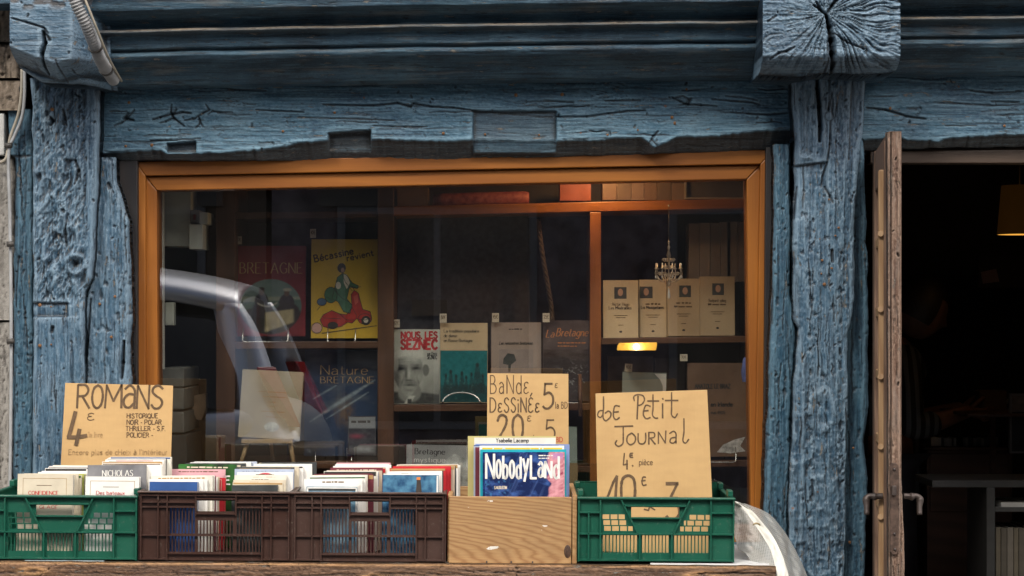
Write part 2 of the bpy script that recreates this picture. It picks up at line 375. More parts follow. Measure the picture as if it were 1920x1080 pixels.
# ------------------------------------------------------------------ lettering
def LN(*p): return (False, [(p[i], p[i+1]) for i in range(0, len(p), 2)])
def CV(*p): return (True, [(p[i], p[i+1]) for i in range(0, len(p), 2)])
_O = CV(.34,1,.1,.86,.0,.5,.1,.14,.34,0,.58,.14,.68,.5,.58,.86,.34,1)
_o = CV(.24,.6,.06,.5,.0,.3,.06,.1,.24,0,.42,.1,.48,.3,.42,.5,.24,.6)
G = {
'A': (.72, [LN(0,0,.36,1), LN(.36,1,.72,0), LN(.13,.36,.59,.36)]),
'B': (.58, [LN(0,0,0,1), CV(0,1,.32,.98,.46,.78,.34,.56,0,.53), CV(0,.53,.4,.5,.57,.27,.42,.04,0,0)]),
'C': (.62, [CV(.62,.84,.4,1,.15,.88,0,.5,.15,.12,.4,0,.62,.16)]),
'D': (.66, [LN(0,0,0,1), CV(0,1,.36,.96,.62,.74,.66,.5,.62,.26,.36,.04,0,0)]),
'E': (.52, [LN(0,0,0,1), LN(0,1,.5,1), LN(0,.52,.4,.52), LN(0,0,.52,0)]),
'F': (.5, [LN(0,0,0,1), LN(0,1,.5,1), LN(0,.52,.4,.52)]),
'G': (.68, [CV(.64,.84,.4,1,.15,.88,0,.5,.15,.12,.4,0,.66,.12), LN(.66,.12,.66,.45), LN(.66,.45,.42,.45)]),
'H': (.62, [LN(0,0,0,1), LN(.62,0,.62,1), LN(0,.52,.62,.52)]),
'I': (.06, [LN(.03,0,.03,1)]),
'J': (.5, [CV(.4,1,.4,.5,.38,.12,.2,0,.03,.08,0,.2), LN(.1,1,.6,1)]),
'L': (.48, [LN(0,1,0,0), LN(0,0,.48,0)]),
'M': (.8, [LN(0,0,.04,1), LN(.04,1,.4,.3), LN(.4,.3,.76,1), LN(.76,1,.8,0)]),
'N': (.64, [LN(0,0,0,1), LN(0,1,.64,0), LN(.64,0,.64,1)]),
'O': (.68, [_O]),
'P': (.55, [LN(0,0,0,1), CV(0,1,.36,.98,.54,.76,.38,.5,0,.46)]),
'Q': (.7, [_O, LN(.4,.25,.7,-.1)]),
'R': (.6, [LN(0,0,0,1), CV(0,1,.36,.98,.5,.76,.36,.54,0,.5), LN(.25,.5,.6,0)]),
'S': (.52, [CV(.5,.86,.3,1,.08,.92,.03,.72,.2,.55,.42,.42,.5,.22,.36,.02,.14,.01,0,.16)]),
'T': (.62, [LN(0,1,.62,1), LN(.31,1,.31,0)]),
'U': (.62, [CV(0,1,0,.4,.08,.08,.31,0,.54,.08,.62,.4,.62,1)]),
'V': (.66, [LN(0,1,.33,0), LN(.33,0,.66,1)]),
'Y': (.6, [LN(0,1,.3,.5), LN(.6,1,.3,.5), LN(.3,.5,.3,0)]),
'Z': (.56, [LN(0,1,.56,1), LN(.56,1,0,0), LN(0,0,.56,0)]),
'a': (.46, [CV(.04,.52,.22,.62,.4,.5,.42,.3,.42,0), CV(.42,.34,.2,.36,.02,.22,.06,.04,.24,0,.42,.12)]),
'b': (.46, [LN(0,0,0,1), CV(0,.42,.2,.6,.42,.5,.46,.3,.4,.08,.2,0,0,.12)]),
'c': (.4, [CV(.4,.5,.24,.6,.06,.5,0,.3,.06,.1,.24,0,.4,.1)]),
'd': (.46, [LN(.46,0,.46,1), CV(.46,.42,.26,.6,.06,.5,0,.3,.06,.08,.26,0,.46,.12)]),
'e': (.44, [CV(.01,.32,.44,.34,.4,.52,.22,.6,.05,.5,0,.3,.06,.08,.24,0,.43,.1)]),
'f': (.3, [CV(.34,.95,.2,1,.12,.85,.12,.5,.12,0), LN(0,.6,.3,.6)]),
'g': (.46, [_o, CV(.46,.6,.46,.1,.42,-.25,.2,-.32,.02,-.22)]),
'i': (.05, [LN(.02,0,.02,.6), LN(.02,.8,.02,.86)]),
'l': (.05, [LN(.02,0,.02,1)]),
'm': (.7, [LN(0,0,0,.6), CV(0,.42,.16,.6,.32,.5,.34,.3,.34,0), CV(.34,.42,.5,.6,.66,.5,.68,.3,.68,0)]),
'n': (.42, [LN(0,0,0,.6), CV(0,.42,.2,.6,.38,.5,.42,.3,.42,0)]),
'o': (.48, [_o]),
'p': (.46, [LN(0,-.32,0,.6), CV(0,.42,.2,.6,.42,.5,.46,.3,.4,.08,.2,0,0,.12)]),
'q': (.46, [LN(.46,-.32,.46,.6), CV(.46,.42,.26,.6,.06,.5,0,.3,.06,.08,.26,0,.46,.12)]),
'r': (.28, [LN(0,0,0,.6), CV(0,.38,.12,.56,.28,.58)]),
's': (.36, [CV(.34,.52,.18,.6,.04,.5,.1,.36,.28,.24,.34,.12,.18,0,.0,.08)]),
't': (.3, [CV(.12,.86,.12,.3,.14,.06,.3,.02), LN(0,.6,.3,.6)]),
'u': (.42, [CV(0,.6,0,.2,.08,.03,.22,0,.42,.18), LN(.42,.6,.42,0)]),
'v': (.42, [LN(0,.6,.21,0), LN(.21,0,.42,.6)]),
'x': (.4, [LN(0,.6,.4,0), LN(.4,.6,0,0)]),
'y': (.42, [LN(0,.6,.21,.05), LN(.42,.6,.1,-.32)]),
'z': (.4, [LN(0,.6,.4,.6), LN(.4,.6,0,0), LN(0,0,.4,0)]),
'0': (.56, [CV(.28,1,.06,.84,0,.5,.06,.16,.28,0,.5,.16,.56,.5,.5,.84,.28,1)]),
'1': (.3, [LN(0,.3,.28,1), LN(.28,1,.28,0)]),
'2': (.55, [CV(.02,.76,.12,.95,.32,1,.5,.88,.48,.64,.3,.36,0,0), LN(0,0,.55,0)]),
'3': (.5, [LN(0,1,.5,1), LN(.5,1,.22,.56), CV(.22,.56,.46,.5,.5,.24,.34,.02,.1,.02,0,.12)]),
'4': (.56, [LN(.24,1,0,.28), LN(0,.28,.56,.28), LN(.32,.5,.32,-.08)]),
'5': (.5, [LN(.46,1,.1,1), LN(.1,1,.06,.56), CV(.06,.56,.3,.64,.48,.48,.48,.2,.3,.01,.1,0,0,.08)]),
'8': (.5, [CV(.25,.55,.06,.7,.08,.92,.25,1,.42,.92,.44,.7,.25,.55,.03,.38,.03,.1,.25,0,.47,.1,.47,.38,.25,.55)]),
'9': (.5, [CV(.46,.7,.3,.5,.08,.55,.02,.78,.14,.98,.34,.98,.46,.8,.44,.4,.2,0)]),
'-': (.3, [LN(0,.4,.3,.4)]), '.': (.05, [LN(0,0,.03,.03)]), ',': (.05, [LN(.03,.05,0,-.12)]), "'": (.05, [LN(.03,1,0,.8)]), '/': (.3, [LN(0,0,.3,1)]),
}
def epsi(): return [CV(.42,.56,.26,.62,.06,.54,.1,.36,.26,.32), CV(.26,.32,.04,.26,.02,.08,.2,0,.44,.08)]
G['ε'] = (.44, epsi()); G['Ɛ'] = (.5, [CV(.5,.9,.28,1,.05,.84,.1,.6,.3,.54), CV(.3,.54,.02,.46,.02,.1,.26,0,.52,.12)])
G['é'] = (.44, G['e'][1] + [LN(.16,.74,.32,.92)]); G['É'] = (.5, G['Ɛ'][1] + [LN(.2,1.12,.4,1.34)]); G['è'] = (.44, G['e'][1] + [LN(.32,.74,.16,.92)])
G['€'] = (.6, [CV(.58,.9,.4,1,.18,.88,.1,.5,.18,.12,.4,0,.58,.1), LN(0,.55,.4,.55)])
G['à'] = (.46, G['a'][1] + [LN(.3,.74,.14,.92)]); G['Œ'] = (1., [_O] + [(f, [(x + .6, y) for x, y in p]) for f, p in G['E'][1]])

def strokes(text, gap=.2):
    x = 0; out = []
    for ch in text:
        if ch == ' ': x += .42; continue
        g = G.get(ch) or G.get(ch.upper()) or G['-']
        for sm, pts in g[1]:
            q = cat_rom(pts, 6) if sm else pts
            out.append([(px + x, pz) for px, pz in q])
        x += g[0] + gap
    return out
def ribbon(mb, pts, w, y, nib=0.0, serif=0.0, rnd=None):
    pts = [Vector((p[0], p[1])) for p in pts]
    def wid(t):
        if nib: return w * (nib + (1 - nib) * abs(t.y))
        return w
    for i in range(len(pts) - 1):
        a, b = pts[i], pts[i+1]; t = b - a
        if t.length < 1e-7: continue
        t.normalize(); n = Vector((-t.y, t.x)); h = wid(t) / 2
        if rnd: h *= rnd.uniform(.85, 1.15)
        e = t * (h * .5 if not nib else 0)
        c = [a - n*h - e, b - n*h + e, b + n*h + e, a + n*h - e]
        yy = y - (i % 2) * 2e-5 - len(mb.f) * 4e-8
        mb.poly([(p.x, yy, p.y) for p in c])
        if nib and i < len(pts) - 2:
            t2 = (pts[i+2] - b)
            if t2.length > 1e-7:
                hh = min(h, wid(t2.normalized()) / 2)
                mb.poly([(b.x + hh*math.cos(k*math.pi/3), yy - 1e-5, b.y + hh*math.sin(k*math.pi/3)) for k in range(6)])
    if serif:
        for e, o in ((pts[0], pts[1]), (pts[-1], pts[-2])):
            t = (e - o)
            if t.length and abs(t.normalized().y) > .75 and (len(pts) == 2):
                mb.poly([(e.x - serif, y - 6e-5, e.y - w*.1), (e.x + serif, y - 6e-5, e.y - w*.1), (e.x + serif, y - 6e-5, e.y + w*.1), (e.x - serif, y - 6e-5, e.y + w*.1)])
def write(parent, mat, text, box, w=.12, y=-.0008, nib=0, serif=0, slant=0, gap=.2, name='lettering', jitter=0, rot=0):
    """box = local (x0, x1, z0, z1): the text's baseline z0, cap height z1-z0, stretched to the width"""
    st = strokes(text, gap); xs = [p[0] for s in st for p in s]; x0, x1, z0, z1 = box
    kx = (x1 - x0) / max(max(xs) - min(xs), 1e-6); kz = z1 - z0; mb = MB(); rj = random.Random(text)
    mx = min(xs); cr_, sr_ = math.cos(rot), math.sin(rot)
    for s in st:
        jx, jz = rj.uniform(-1, 1) * jitter * kz, rj.uniform(-1, 1) * jitter * kz
        q = [((p[0] - mx) * kx + p[1] * kz * slant + jx, p[1] * kz + jz) for p in s]
        q = [(x0 + a * cr_ - b * sr_, z0 + a * sr_ + b * cr_) for a, b in q]
        ribbon(mb, q, w * kz, y, nib, serif * kz, rj if jitter else None)
    return mb.build(name, mat, parent)

def small_print(parent, mat, box, seed=1, y=-.0008):
    """a line of print too small to read: a broken row of short dashes"""
    x0, x1, z0, z1 = box; r = random.Random(seed); x = x0; mb = MB(); h = (z1 - z0); z = z0 + h * .15
    while x < x1:
        w = min(h * r.uniform(.8, 3.2), x1 - x); zt = z + h * r.uniform(.45, .7); mb.poly([(x, y, z), (x + w, y, z), (x + w, y, zt), (x, y, zt)]); x += w + h * r.uniform(.3, .6)
    return mb.build('cover_print', mat, parent)

class Frame:
    """picture box of a flat-faced thing standing at depth y: turns picture units into its local metres"""
    def __init__(s, x0, x1, yt, yb, y): s.x0, s.x1, s.yt, s.yb, s.y = x0, x1, yt, yb, y; s.k = S(y); s.xc = (x0 + x1) / 2
    def loc(s): return P(s.xc, s.yb, s.y)
    @property
    def w(s): return (s.x1 - s.x0) * s.k
    @property
    def h(s): return (s.yb - s.yt) * s.k
    def b(s, x0, x1, yt, yb): return ((x0 - s.xc) * s.k, (x1 - s.xc) * s.k, (s.yb - yb) * s.k, (s.yb - yt) * s.k)
    def p(s, x, y): return ((x - s.xc) * s.k, (s.yb - y) * s.k)
def patch(parent, fr, poly, mat, name='cover_print', y=-.0003):
    q = [fr.p(*p) for p in poly]; a = sum(q[i][0]*q[(i+1) % len(q)][1] - q[(i+1) % len(q)][0]*q[i][1] for i in range(len(q)))
    if a < 0: q.reverse()
    mb = MB(); mb.poly([(x, y, z) for x, z in q]); return mb.build(name, mat, parent)
def ell(cx, cy, rx, ry, n=28): return [(cx + rx*math.cos(2*math.pi*k/n), cy + ry*math.sin(2*math.pi*k/n)) for k in range(n)]

def print_grid(parent, f, box, func, res=1.4, y=-.0005, rough=.35, name='cover_print'):
    """flat printed picture: a fine sheet coloured point by point by func(X, Y) in picture units"""
    x0, x1, yt, yb = box; nx = max(2, int((x1 - x0) / res)); ny = max(2, int((yb - yt) / res))
    X, Y = np.meshgrid(np.linspace(x0, x1, nx + 1), np.linspace(yt, yb, ny + 1), indexing='ij'); C_ = np.clip(func(X, Y), 0, 1); idx = np.arange(X.size).reshape(X.shape)
    V = np.stack([(X - f.xc) * f.k, np.full(X.shape, y), (f.yb - Y) * f.k], -1).reshape(-1, 3); q = np.stack([idx[:-1, :-1], idx[:-1, 1:], idx[1:, 1:], idx[1:, :-1]], -1).reshape(-1, 4)
    me = bpy.data.meshes.new(name); me.from_pydata(V.tolist(), [], q.tolist()); a = me.attributes.new('ink', 'FLOAT_COLOR', 'POINT')
    a.data.foreach_set('color', np.concatenate([C_, np.ones(X.shape + (1,))], -1).reshape(-1).astype(np.float32))
    key = 'print_%d' % int(rough * 100)
    if key not in _mc:
        m, nt, b = new_mat(key); at = N(nt, 'ShaderNodeAttribute', attribute_name='ink'); nt.links.new(at.outputs['Color'], b.inputs['Base Color']); b.inputs['Roughness'].default_value = rough; _mc[key] = m
    me.materials.append(_mc[key]); return link(bpy.data.objects.new(name, me), parent)
def gs(X, Y, cx, cy, sx, sy): return np.exp(-((X - cx) / sx) ** 2 - ((Y - cy) / sy) ** 2)
def sm(v, w=1.0): return np.clip(v / w + .5, 0, 1)
def el(X, Y, cx, cy, rx, ry, w=.08): return np.clip((1 - np.hypot((X - cx) / rx, (Y - cy) / ry)) / w + .5, 0, 1)
def lay(C, m, col): m = np.clip(m, 0, 1)[..., None]; return C * (1 - m) + np.array(col) * m
def flat(X, col): return np.ones(X.shape + (3,)) * np.array(col)

# ================================================================== palette
BLUE_D = (.030, .072, .112); BLUE_M = (.078, .152, .222); BLUE_L = (.19, .27, .33)
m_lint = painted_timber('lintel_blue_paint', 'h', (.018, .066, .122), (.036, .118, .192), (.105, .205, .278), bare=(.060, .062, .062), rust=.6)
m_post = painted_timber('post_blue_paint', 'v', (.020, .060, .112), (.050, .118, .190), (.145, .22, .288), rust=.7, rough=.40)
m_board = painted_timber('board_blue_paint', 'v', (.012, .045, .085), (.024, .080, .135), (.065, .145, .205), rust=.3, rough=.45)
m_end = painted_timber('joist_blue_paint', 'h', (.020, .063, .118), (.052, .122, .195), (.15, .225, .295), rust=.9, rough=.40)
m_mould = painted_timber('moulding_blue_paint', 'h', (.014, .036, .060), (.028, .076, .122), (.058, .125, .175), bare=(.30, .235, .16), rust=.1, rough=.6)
m_frame = wood('window_frame_oak', (.27, .084, .007), (.37, .128, .012), 'z', 7, .5, 3, .35, .15, coat=.05)
m_frame_h = wood('window_rail_oak', (.25, .078, .007), (.35, .120, .012), 'x', 7, .5, 3, .35, .15, coat=.05)
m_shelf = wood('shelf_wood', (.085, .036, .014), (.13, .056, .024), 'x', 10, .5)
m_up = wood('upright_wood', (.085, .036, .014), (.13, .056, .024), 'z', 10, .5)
m_shelf_lit = wood('lamplit_shelf_wood', (.30, .10, .02), (.40, .15, .035), 'x', 10, .4)  # the shelf wood again, with the lamp glow put into its colour
m_up_lit = wood('lamplit_upright_wood', (.28, .095, .02), (.38, .14, .035), 'z', 10, .4)  # upright wood with the lamp's orange glow painted in
m_white = M('white_paper', (.78, .77, .73), .6, .05)
m_cream = M('cream_paper', (.66, .58, .45), .6, .07)
m_pages = M('page_edges', (.70, .66, .57), .8, .1, 60, .4, st=(1, 30, .3))
m_ink = M('black_ink', (.025, .022, .022), .5, .1)
m_pen = M('faded_brown_marker', (.12, .072, .036), .7, .25, 60)
m_pen2 = M('pale_brown_marker', (.40, .25, .11), .7, .2, 60)
m_red = M('red_ink', (.55, .03, .035), .5, .1)
m_card = M('cardboard', (.58, .375, .165), .8, .03, 18, .12, st=(1, 1, 3))
_cm, _cn, _cb = m_card, m_card.node_tree, m_card.node_tree.nodes['Principled BSDF']; _src = _cb.inputs['Base Color'].links[0].from_socket
_st = noise(_cn, mapping(_cn, (1, 1, 1), (3, 3, 3)), 6, 5, .6); _c2 = mix(_cn, math_n(_cn, 'MULTIPLY', math_n(_cn, 'SUBTRACT', _st, .48, True), 2.0, True), _src, (.42, .25, .10))
_cf = noise(_cn, mapping(_cn, (1, 1, .06)), 190, 2); _c2 = mix(_cn, math_n(_cn, 'MULTIPLY', _cf, .16), _c2, (.36, .21, .09)); _cn.links.new(_c2, _cb.inputs['Base Color'])
m_steel = M('steel_wire', (.62, .62, .60), .25, .05, metal=.9)
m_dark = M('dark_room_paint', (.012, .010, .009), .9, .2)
m_black = M('black_paper', (.03, .03, .032), .45, .2)
# ================================================================== the street
def plane(name, x0, x1, y0, y1, z, mat, kind='structure'):
    mb = MB(); mb.poly([(x0, y0, z), (x1, y0, z), (x1, y1, z), (x0, y1, z)]); return tag(mb.build(name, mat), kind=kind)
m_asph = M('road_asphalt', (.05, .05, .052), .85, .3, 60, .5)
m_pave = M('pavement_stone', (.22, .21, .19), .8, .2, 12, .3)
plane('ground', -150, 150, -150, 150, -.15, M('distant_ground', (.09, .085, .075), .9, .3, 1))
plane('road', -60, 60, -10.6, -1.6, -.146, m_asph)
tag(MB().box((-30, -1.6, -.146), (30, .25, 0)).build('pavement', m_pave), kind='structure')
tag(MB().box((-30, -12, -.146), (30, -10.6, 0)).build('pavement', m_pave), kind='structure')

# ================================================================== the half-timbered shop building
B = empty('timber_framed_shop', (0, 0, 0))
tag(B, 'old half-timbered bookshop front with peeling blue beams and an orange window frame', 'shop building')
m_plas = M('upper_plaster', (.30, .27, .22), .9, .15, 8, .3)
def part(o, label=None):
    if label: o['label'] = label
    return o
# unseen shell: upper storey, side walls, sill wall, roof
MB().box((-2.2, -.12, 2.62), (4.2, .12, 4.1)).build('upper_wall', m_plas, B)
MB().box((-2.2, .12, 2.5), (4.2, 3.4, 2.6)).build('ceiling', M('shop_ceiling', (.16, .12, .09), .9), B)
MB().box((-2.2, .12, -.1), (4.2, 3.4, .0)).build('floor', M('shop_floor', (.08, .05, .03), .6), B)
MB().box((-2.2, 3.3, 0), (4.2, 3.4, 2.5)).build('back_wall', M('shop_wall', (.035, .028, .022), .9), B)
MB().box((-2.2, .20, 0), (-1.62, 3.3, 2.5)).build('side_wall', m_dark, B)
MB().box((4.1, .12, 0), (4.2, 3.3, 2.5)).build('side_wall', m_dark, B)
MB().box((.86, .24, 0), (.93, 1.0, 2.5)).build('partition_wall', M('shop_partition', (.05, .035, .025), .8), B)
MB().box((-1.12, -.02, 0), (.76, .14, .80)).build('sill_wall', M('sill_wall_paint', (.05, .10, .14), .7), B)
MB().box((1.62, 0, 0), (4.2, .12, 2.62)).build('front_wall', m_plas, B)
mb = MB(); mb.poly([(-2.4, -.25, 4.1), (4.4, -.25, 4.1), (4.4, 3.6, 5.9), (-2.4, 3.6, 5.9)]); mb.poly([(-2.4, -.25, 4.2), (-2.4, 3.6, 6.0), (4.4, 3.6, 6.0), (4.4, -.25, 4.2)])
mb.build('roof', M('slate_roof', (.06, .065, .075), .6), B)
MB().box((-2.2, .0, 2.30), (-1.6, .14, 2.62)).build('upper_beam', m_plas, B)
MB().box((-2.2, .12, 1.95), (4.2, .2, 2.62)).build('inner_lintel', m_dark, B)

# main lintel
def lint_mod(PX, PY, disp, bare, crev):
    bx = [180, 240, 300, 313, 430, 520, 558, 615, 697, 795, 850, 885, 1043, 1120, 1204, 1227, 1271, 1330, 1415, 1490]
    by = [288, 284, 281, 288, 286, 277, 269, 262, 261, 264, 265, 261, 265, 262, 257, 277, 256, 256, 247, 242]
    line = np.interp(PX, bx, by) + fbm(PX / 9, PX * 0, 3, 4) * 2.5
    under = np.clip((PY - line) / 2.5, 0, 1)
    slope = np.clip(PY - line, 0, 60) * .0016
    disp = disp * (1 - under * .5) - under * (.006 + slope)
    bare = np.maximum(bare, under * .88)
    lip = np.exp(-((PY - line + 3) / 3) ** 2); disp += lip * .0015
    # the notch, the socket and the let-in repair piece
    for x0, x1, y0, y1, dp, br in ((313, 367, 265, 286, .022, .55), (616, 695, 244, 282, .028, .85)):
        m = (np.clip((PX - x0) / 2 + .5, 0, 1) * np.clip((x1 - PX) / 2 + .5, 0, 1) * np.clip((PY - y0 - (x1 - PX) * .07) / 2 + .5, 0, 1) * np.clip((y1 - PY) / 2 + .5, 0, 1))
        disp = disp * (1 - m) + (-dp + disp * .3) * m; bare = bare * (1 - m) + br * m
        ed = np.exp(-((PX - x0) / 2) ** 2) + np.exp(-((PX - x1) / 2) ** 2)
    m = np.clip((PX - 887) / 2 + .5, 0, 1) * np.clip((1043 - PX) / 2 + .5, 0, 1) * np.clip((PY - 208) / 2 + .5, 0, 1) * np.clip((286 - PY) / 2 + .5, 0, 1)
    disp = disp * (1 - m) + (-.012 + disp * .4) * m; bare = bare * (1 - m) + m * .38
    top = np.clip((fbm(PX / 40, PY / 10, 4, 9) - .05) * 3, 0, 1) * np.clip(1 - (PY - 148 + (PX - 800) * .0145) / 16, 0, 1) * np.clip((PX - 560) / 60, 0, 1) * np.clip((1180 - PX) / 60, 0, 1)
    bare = np.maximum(bare, top); crev = np.maximum(crev, top * .6); disp -= top * .004
    return disp, bare, crev
star1 = [([(322, 196), (320, 212), (326, 222), (345, 236)], 2.2, .008), ([(286, 224), (300, 220), (322, 214), (342, 210), (358, 212)], 2.4, .008), ([(326, 220), (310, 228), (300, 230)], 1.6, .006),
         ([(322, 216), (330, 205)], 1.8, .006), ([(240, 212), (233, 222), (250, 225)], 3.2, .01), ([(214, 236), (228, 230), (240, 220), (252, 206)], 1.5, .006), ([(345, 226), (365, 222), (380, 212), (392, 206), (386, 196)], 1.7, .006),
         ([(366, 240), (374, 232), (373, 222), (380, 238)], 1.6, .006), ([(390, 214), (398, 208), (412, 210), (436, 211)], 1.4, .005)]
lc = star1 + [([(605, 196), (650, 197), (700, 198), (745, 193), (770, 200), (775, 194), (810, 200), (850, 202), (885, 207)], 1.7, .009),
      ([(885, 207), (960, 213), (1010, 218), (1050, 219), (1100, 219), (1140, 213), (1180, 208), (1210, 207)], 1.5, .008),
      ([(480, 206), (520, 208), (570, 210)], 1.3, .007), ([(560, 220), (620, 222), (670, 223), (740, 226)], 1.1, .005), ([(700, 236), (760, 238), (800, 238)], 1.1, .005),
      ([(1260, 182), (1275, 190), (1290, 196), (1315, 197), (1345, 199)], 1.8, .007), ([(1290, 196), (1296, 184)], 1.8, .007), ([(1262, 184), (1280, 180), (1292, 186), (1286, 194), (1272, 198)], 1.2, .005),
      ([(1335, 186), (1370, 189), (1410, 192), (1425, 196)], 1.4, .006), ([(1400, 214), (1440, 215), (1478, 212)], 1.2, .006), ([(1360, 180), (1390, 182), (1420, 188)], 1.0, .005),
      ([(1215, 272), (1226, 255), (1234, 246)], 1.6, .006), ([(1222, 262), (1232, 272)], 1.4, .005), ([(1135, 189), (1200, 188)], 1.2, .006), ([(500, 170), (440, 168), (420, 164)], 1.2, .005), ([(1020, 188), (1075, 192)], 1.3, .006)]
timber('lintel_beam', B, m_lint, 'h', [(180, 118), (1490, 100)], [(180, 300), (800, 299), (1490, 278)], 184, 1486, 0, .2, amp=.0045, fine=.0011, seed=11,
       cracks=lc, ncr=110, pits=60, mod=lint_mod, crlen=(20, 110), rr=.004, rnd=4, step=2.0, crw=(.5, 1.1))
# lintel over the door
def lint2_mod(PX, PY, disp, bare, crev):
    line = np.interp(PX, [1620, 1690, 1700, 1760, 1790, 1920, 2300], [262, 256, 262, 264, 256, 252, 250]) + fbm(PX / 9, PX * 0, 3, 8) * 3
    under = np.clip((PY - line) / 2.5, 0, 1); disp = disp - under * (.006 + np.clip(PY - line, 0, 60) * .0016); bare = np.maximum(bare, under * .95)
    return disp, bare, crev
timber('lintel_beam', B, m_lint, 'h', [(1600, 104), (2300, 90)], [(1600, 280), (2300, 262)], 1600, 2300, 0, .2, amp=.0045, seed=23, ncr=70, pits=25, mod=lint2_mod, crlen=(30, 120), rr=.004, rnd=4,
       cracks=[([(1625, 202), (1660, 206), (1700, 218), (1735, 223)], 2, .009), ([(1820, 170), (1860, 174), (1915, 172)], 1.8, .008), ([(1750, 192), (1800, 194), (1860, 198), (1920, 196)], 1.1, .006), ([(1860, 190), (1910, 192)], 1.5, .007)])
# dark head board and architrave over the door
slab([(1632, 255), (2300, 246), (2300, 306), (1632, 306)], .07, .14).build('door_head', wood('door_head_wood', (.045, .028, .018), (.07, .045, .03), 'x', 8), B, .003)
slab([(1632, 283), (2300, 278), (2300, 306), (1632, 306)], .05, .07).build('door_head_moulding', _mc['door_head_wood'], B, .003)

# jettied moulding above, one profile swept along the front
prof = [(-110, -.23), (-60, -.25), (-4, -.25), (4, -.246), (20, -.240), (25, -.21), (36, -.178), (45, -.160), (48, -.166), (51, -.196), (57, -.200), (59, -.176), (62, -.168), (84, -.165), (86.5, -.150), (89, -.150),
        (92, -.158), (98, -.160), (106, -.150), (114, -.128), (126, -.098), (140, -.080), (146, -.070), (150, 0.0)]
def moulding(x0, x1, seed):
    yy = np.array([p[0] for p in prof]); dd = np.array([p[1] for p in prof]); pyf = np.arange(-110, 150.5, 1.6)
    df = np.interp(pyf, yy, dd); xs = np.arange(x0, x1 + 1, 3.0)
    X, Yp = np.meshgrid(xs, pyf, indexing='ij'); D = np.tile(df, (len(xs), 1))
    n = fbm(X / 130, Yp / 14, 4, seed) * .0035 + (ridge(X / 110, Yp / 4.5, 3, seed + 1) - .6) * .0016; D = D - n
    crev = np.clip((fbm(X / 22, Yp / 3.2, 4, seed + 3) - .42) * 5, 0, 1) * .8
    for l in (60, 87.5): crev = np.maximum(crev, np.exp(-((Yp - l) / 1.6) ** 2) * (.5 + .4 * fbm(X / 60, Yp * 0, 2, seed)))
    bare = np.exp(-((Yp - 52.5) / 3.6) ** 2) * (.65 + .5 * fbm(X / 45, Yp / 5, 3, seed + 6)); bare = np.clip(bare, 0, 1)
    bare = np.maximum(bare, np.clip((fbm(X / 90, Yp / 8, 4, seed + 7) - .28) * 3, 0, 1) * .25)
    D = D + crev * .003
    off = -.0160 * (X - 800) + fbm(X / 200, X * 0, 3, seed + 9) * 3
    V = np.zeros(X.shape + (3,)); d0 = -.15 - CAMY
    V[..., 0] = (X - 960) * d0 / F; V[..., 1] = D; V[..., 2] = EYE - (Yp + off - HZ) * d0 / F
    V = V.reshape(-1, 3); idx = np.arange(len(V)).reshape(X.shape)
    q = np.stack([idx[:-1, :-1], idx[:-1, 1:], idx[1:, 1:], idx[1:, :-1]], -1).reshape(-1, 4)
    me = bpy.data.meshes.new('jetty_moulding'); me.from_pydata(V.tolist(), [], q.tolist()); me.polygons.foreach_set('use_smooth', [True] * len(me.polygons))
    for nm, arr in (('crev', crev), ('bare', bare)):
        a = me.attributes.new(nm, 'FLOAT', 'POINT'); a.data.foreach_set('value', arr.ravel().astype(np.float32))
    me.materials.append(m_mould); c = Vector(V.mean(0)); c.y = -.1; me.transform(Matrix.Translation(-c))
    o = bpy.data.objects.new('jetty_moulding', me); link(o, B); o.location = c; return o
moulding(150, 1470, 5); moulding(1650, 2400, 9)
MB().box((-2.2, -.14, 2.30), (4.2, .1, 2.64)).build('jetty_beam', m_mould, B)

# projecting joist end on the post, with its radial drying cracks
def end_mod(PX, PY, disp, bare, crev):
    cx, cy = 1549, 24; X = PX - cx; Y = PY - cy; r = np.hypot(X, Y); th = np.arctan2(Y, X) + fbm(PX / 60, PY / 60, 2, 3) * .12
    rd = .55 * ridge(th * 9 + 40, r / 75, 4, 6) + .45 * ridge(th * 26 + 10, r / 45, 3, 8); soft = np.clip(r / 14, 0, 1) * (0.35 + .65 * np.clip((PX - 1500) / 40, 0, 1))
    disp += (rd - .62) * .024 * soft
    deep = np.clip((.535 - rd) * 9, 0, 1) * soft; crev = np.maximum(crev, deep * .85); disp -= deep * .004
    disp += fbm(r / 7, th * .6, 3, 4) * .002
    bot = np.clip((PY - 103 - fbm(PX / 30, PX * 0, 3, 2) * 3) / 30, 0, 1); disp -= bot ** 1.4 * .07
    return disp, bare, crev
ec = [([(1550, 30), (1556, 50), (1560, 75), (1562, 100), (1566, 118), (1568, 132)], 6.5, .05), ([(1549, 28), (1538, 18), (1530, 4)], 3, .014), ([(1549, 28), (1560, 10), (1572, -6)], 3.4, .014),
      ([(1525, 10), (1540, 20), (1549, 28)], 2.5, .01), ([(1560, 60), (1590, 80), (1620, 92)], 2, .008), ([(1445, 110), (1460, 100), (1475, 96), (1490, 88)], 2.6, .008), ([(1440, 40), (1455, 30)], 1.6, .006)]
JX = timber('joist_end', B, m_end, 'h', [(1430, -70), (1690, -70)], [(1430, 132), (1500, 137), (1560, 130), (1640, 132), (1690, 128)], 1430, 1688, -.32, .34, amp=.006, fine=.0008, seed=31, cracks=ec, ncr=0, pits=18,
       mod=end_mod, rr=.022, rnd=12, step=1.6, jit=3)
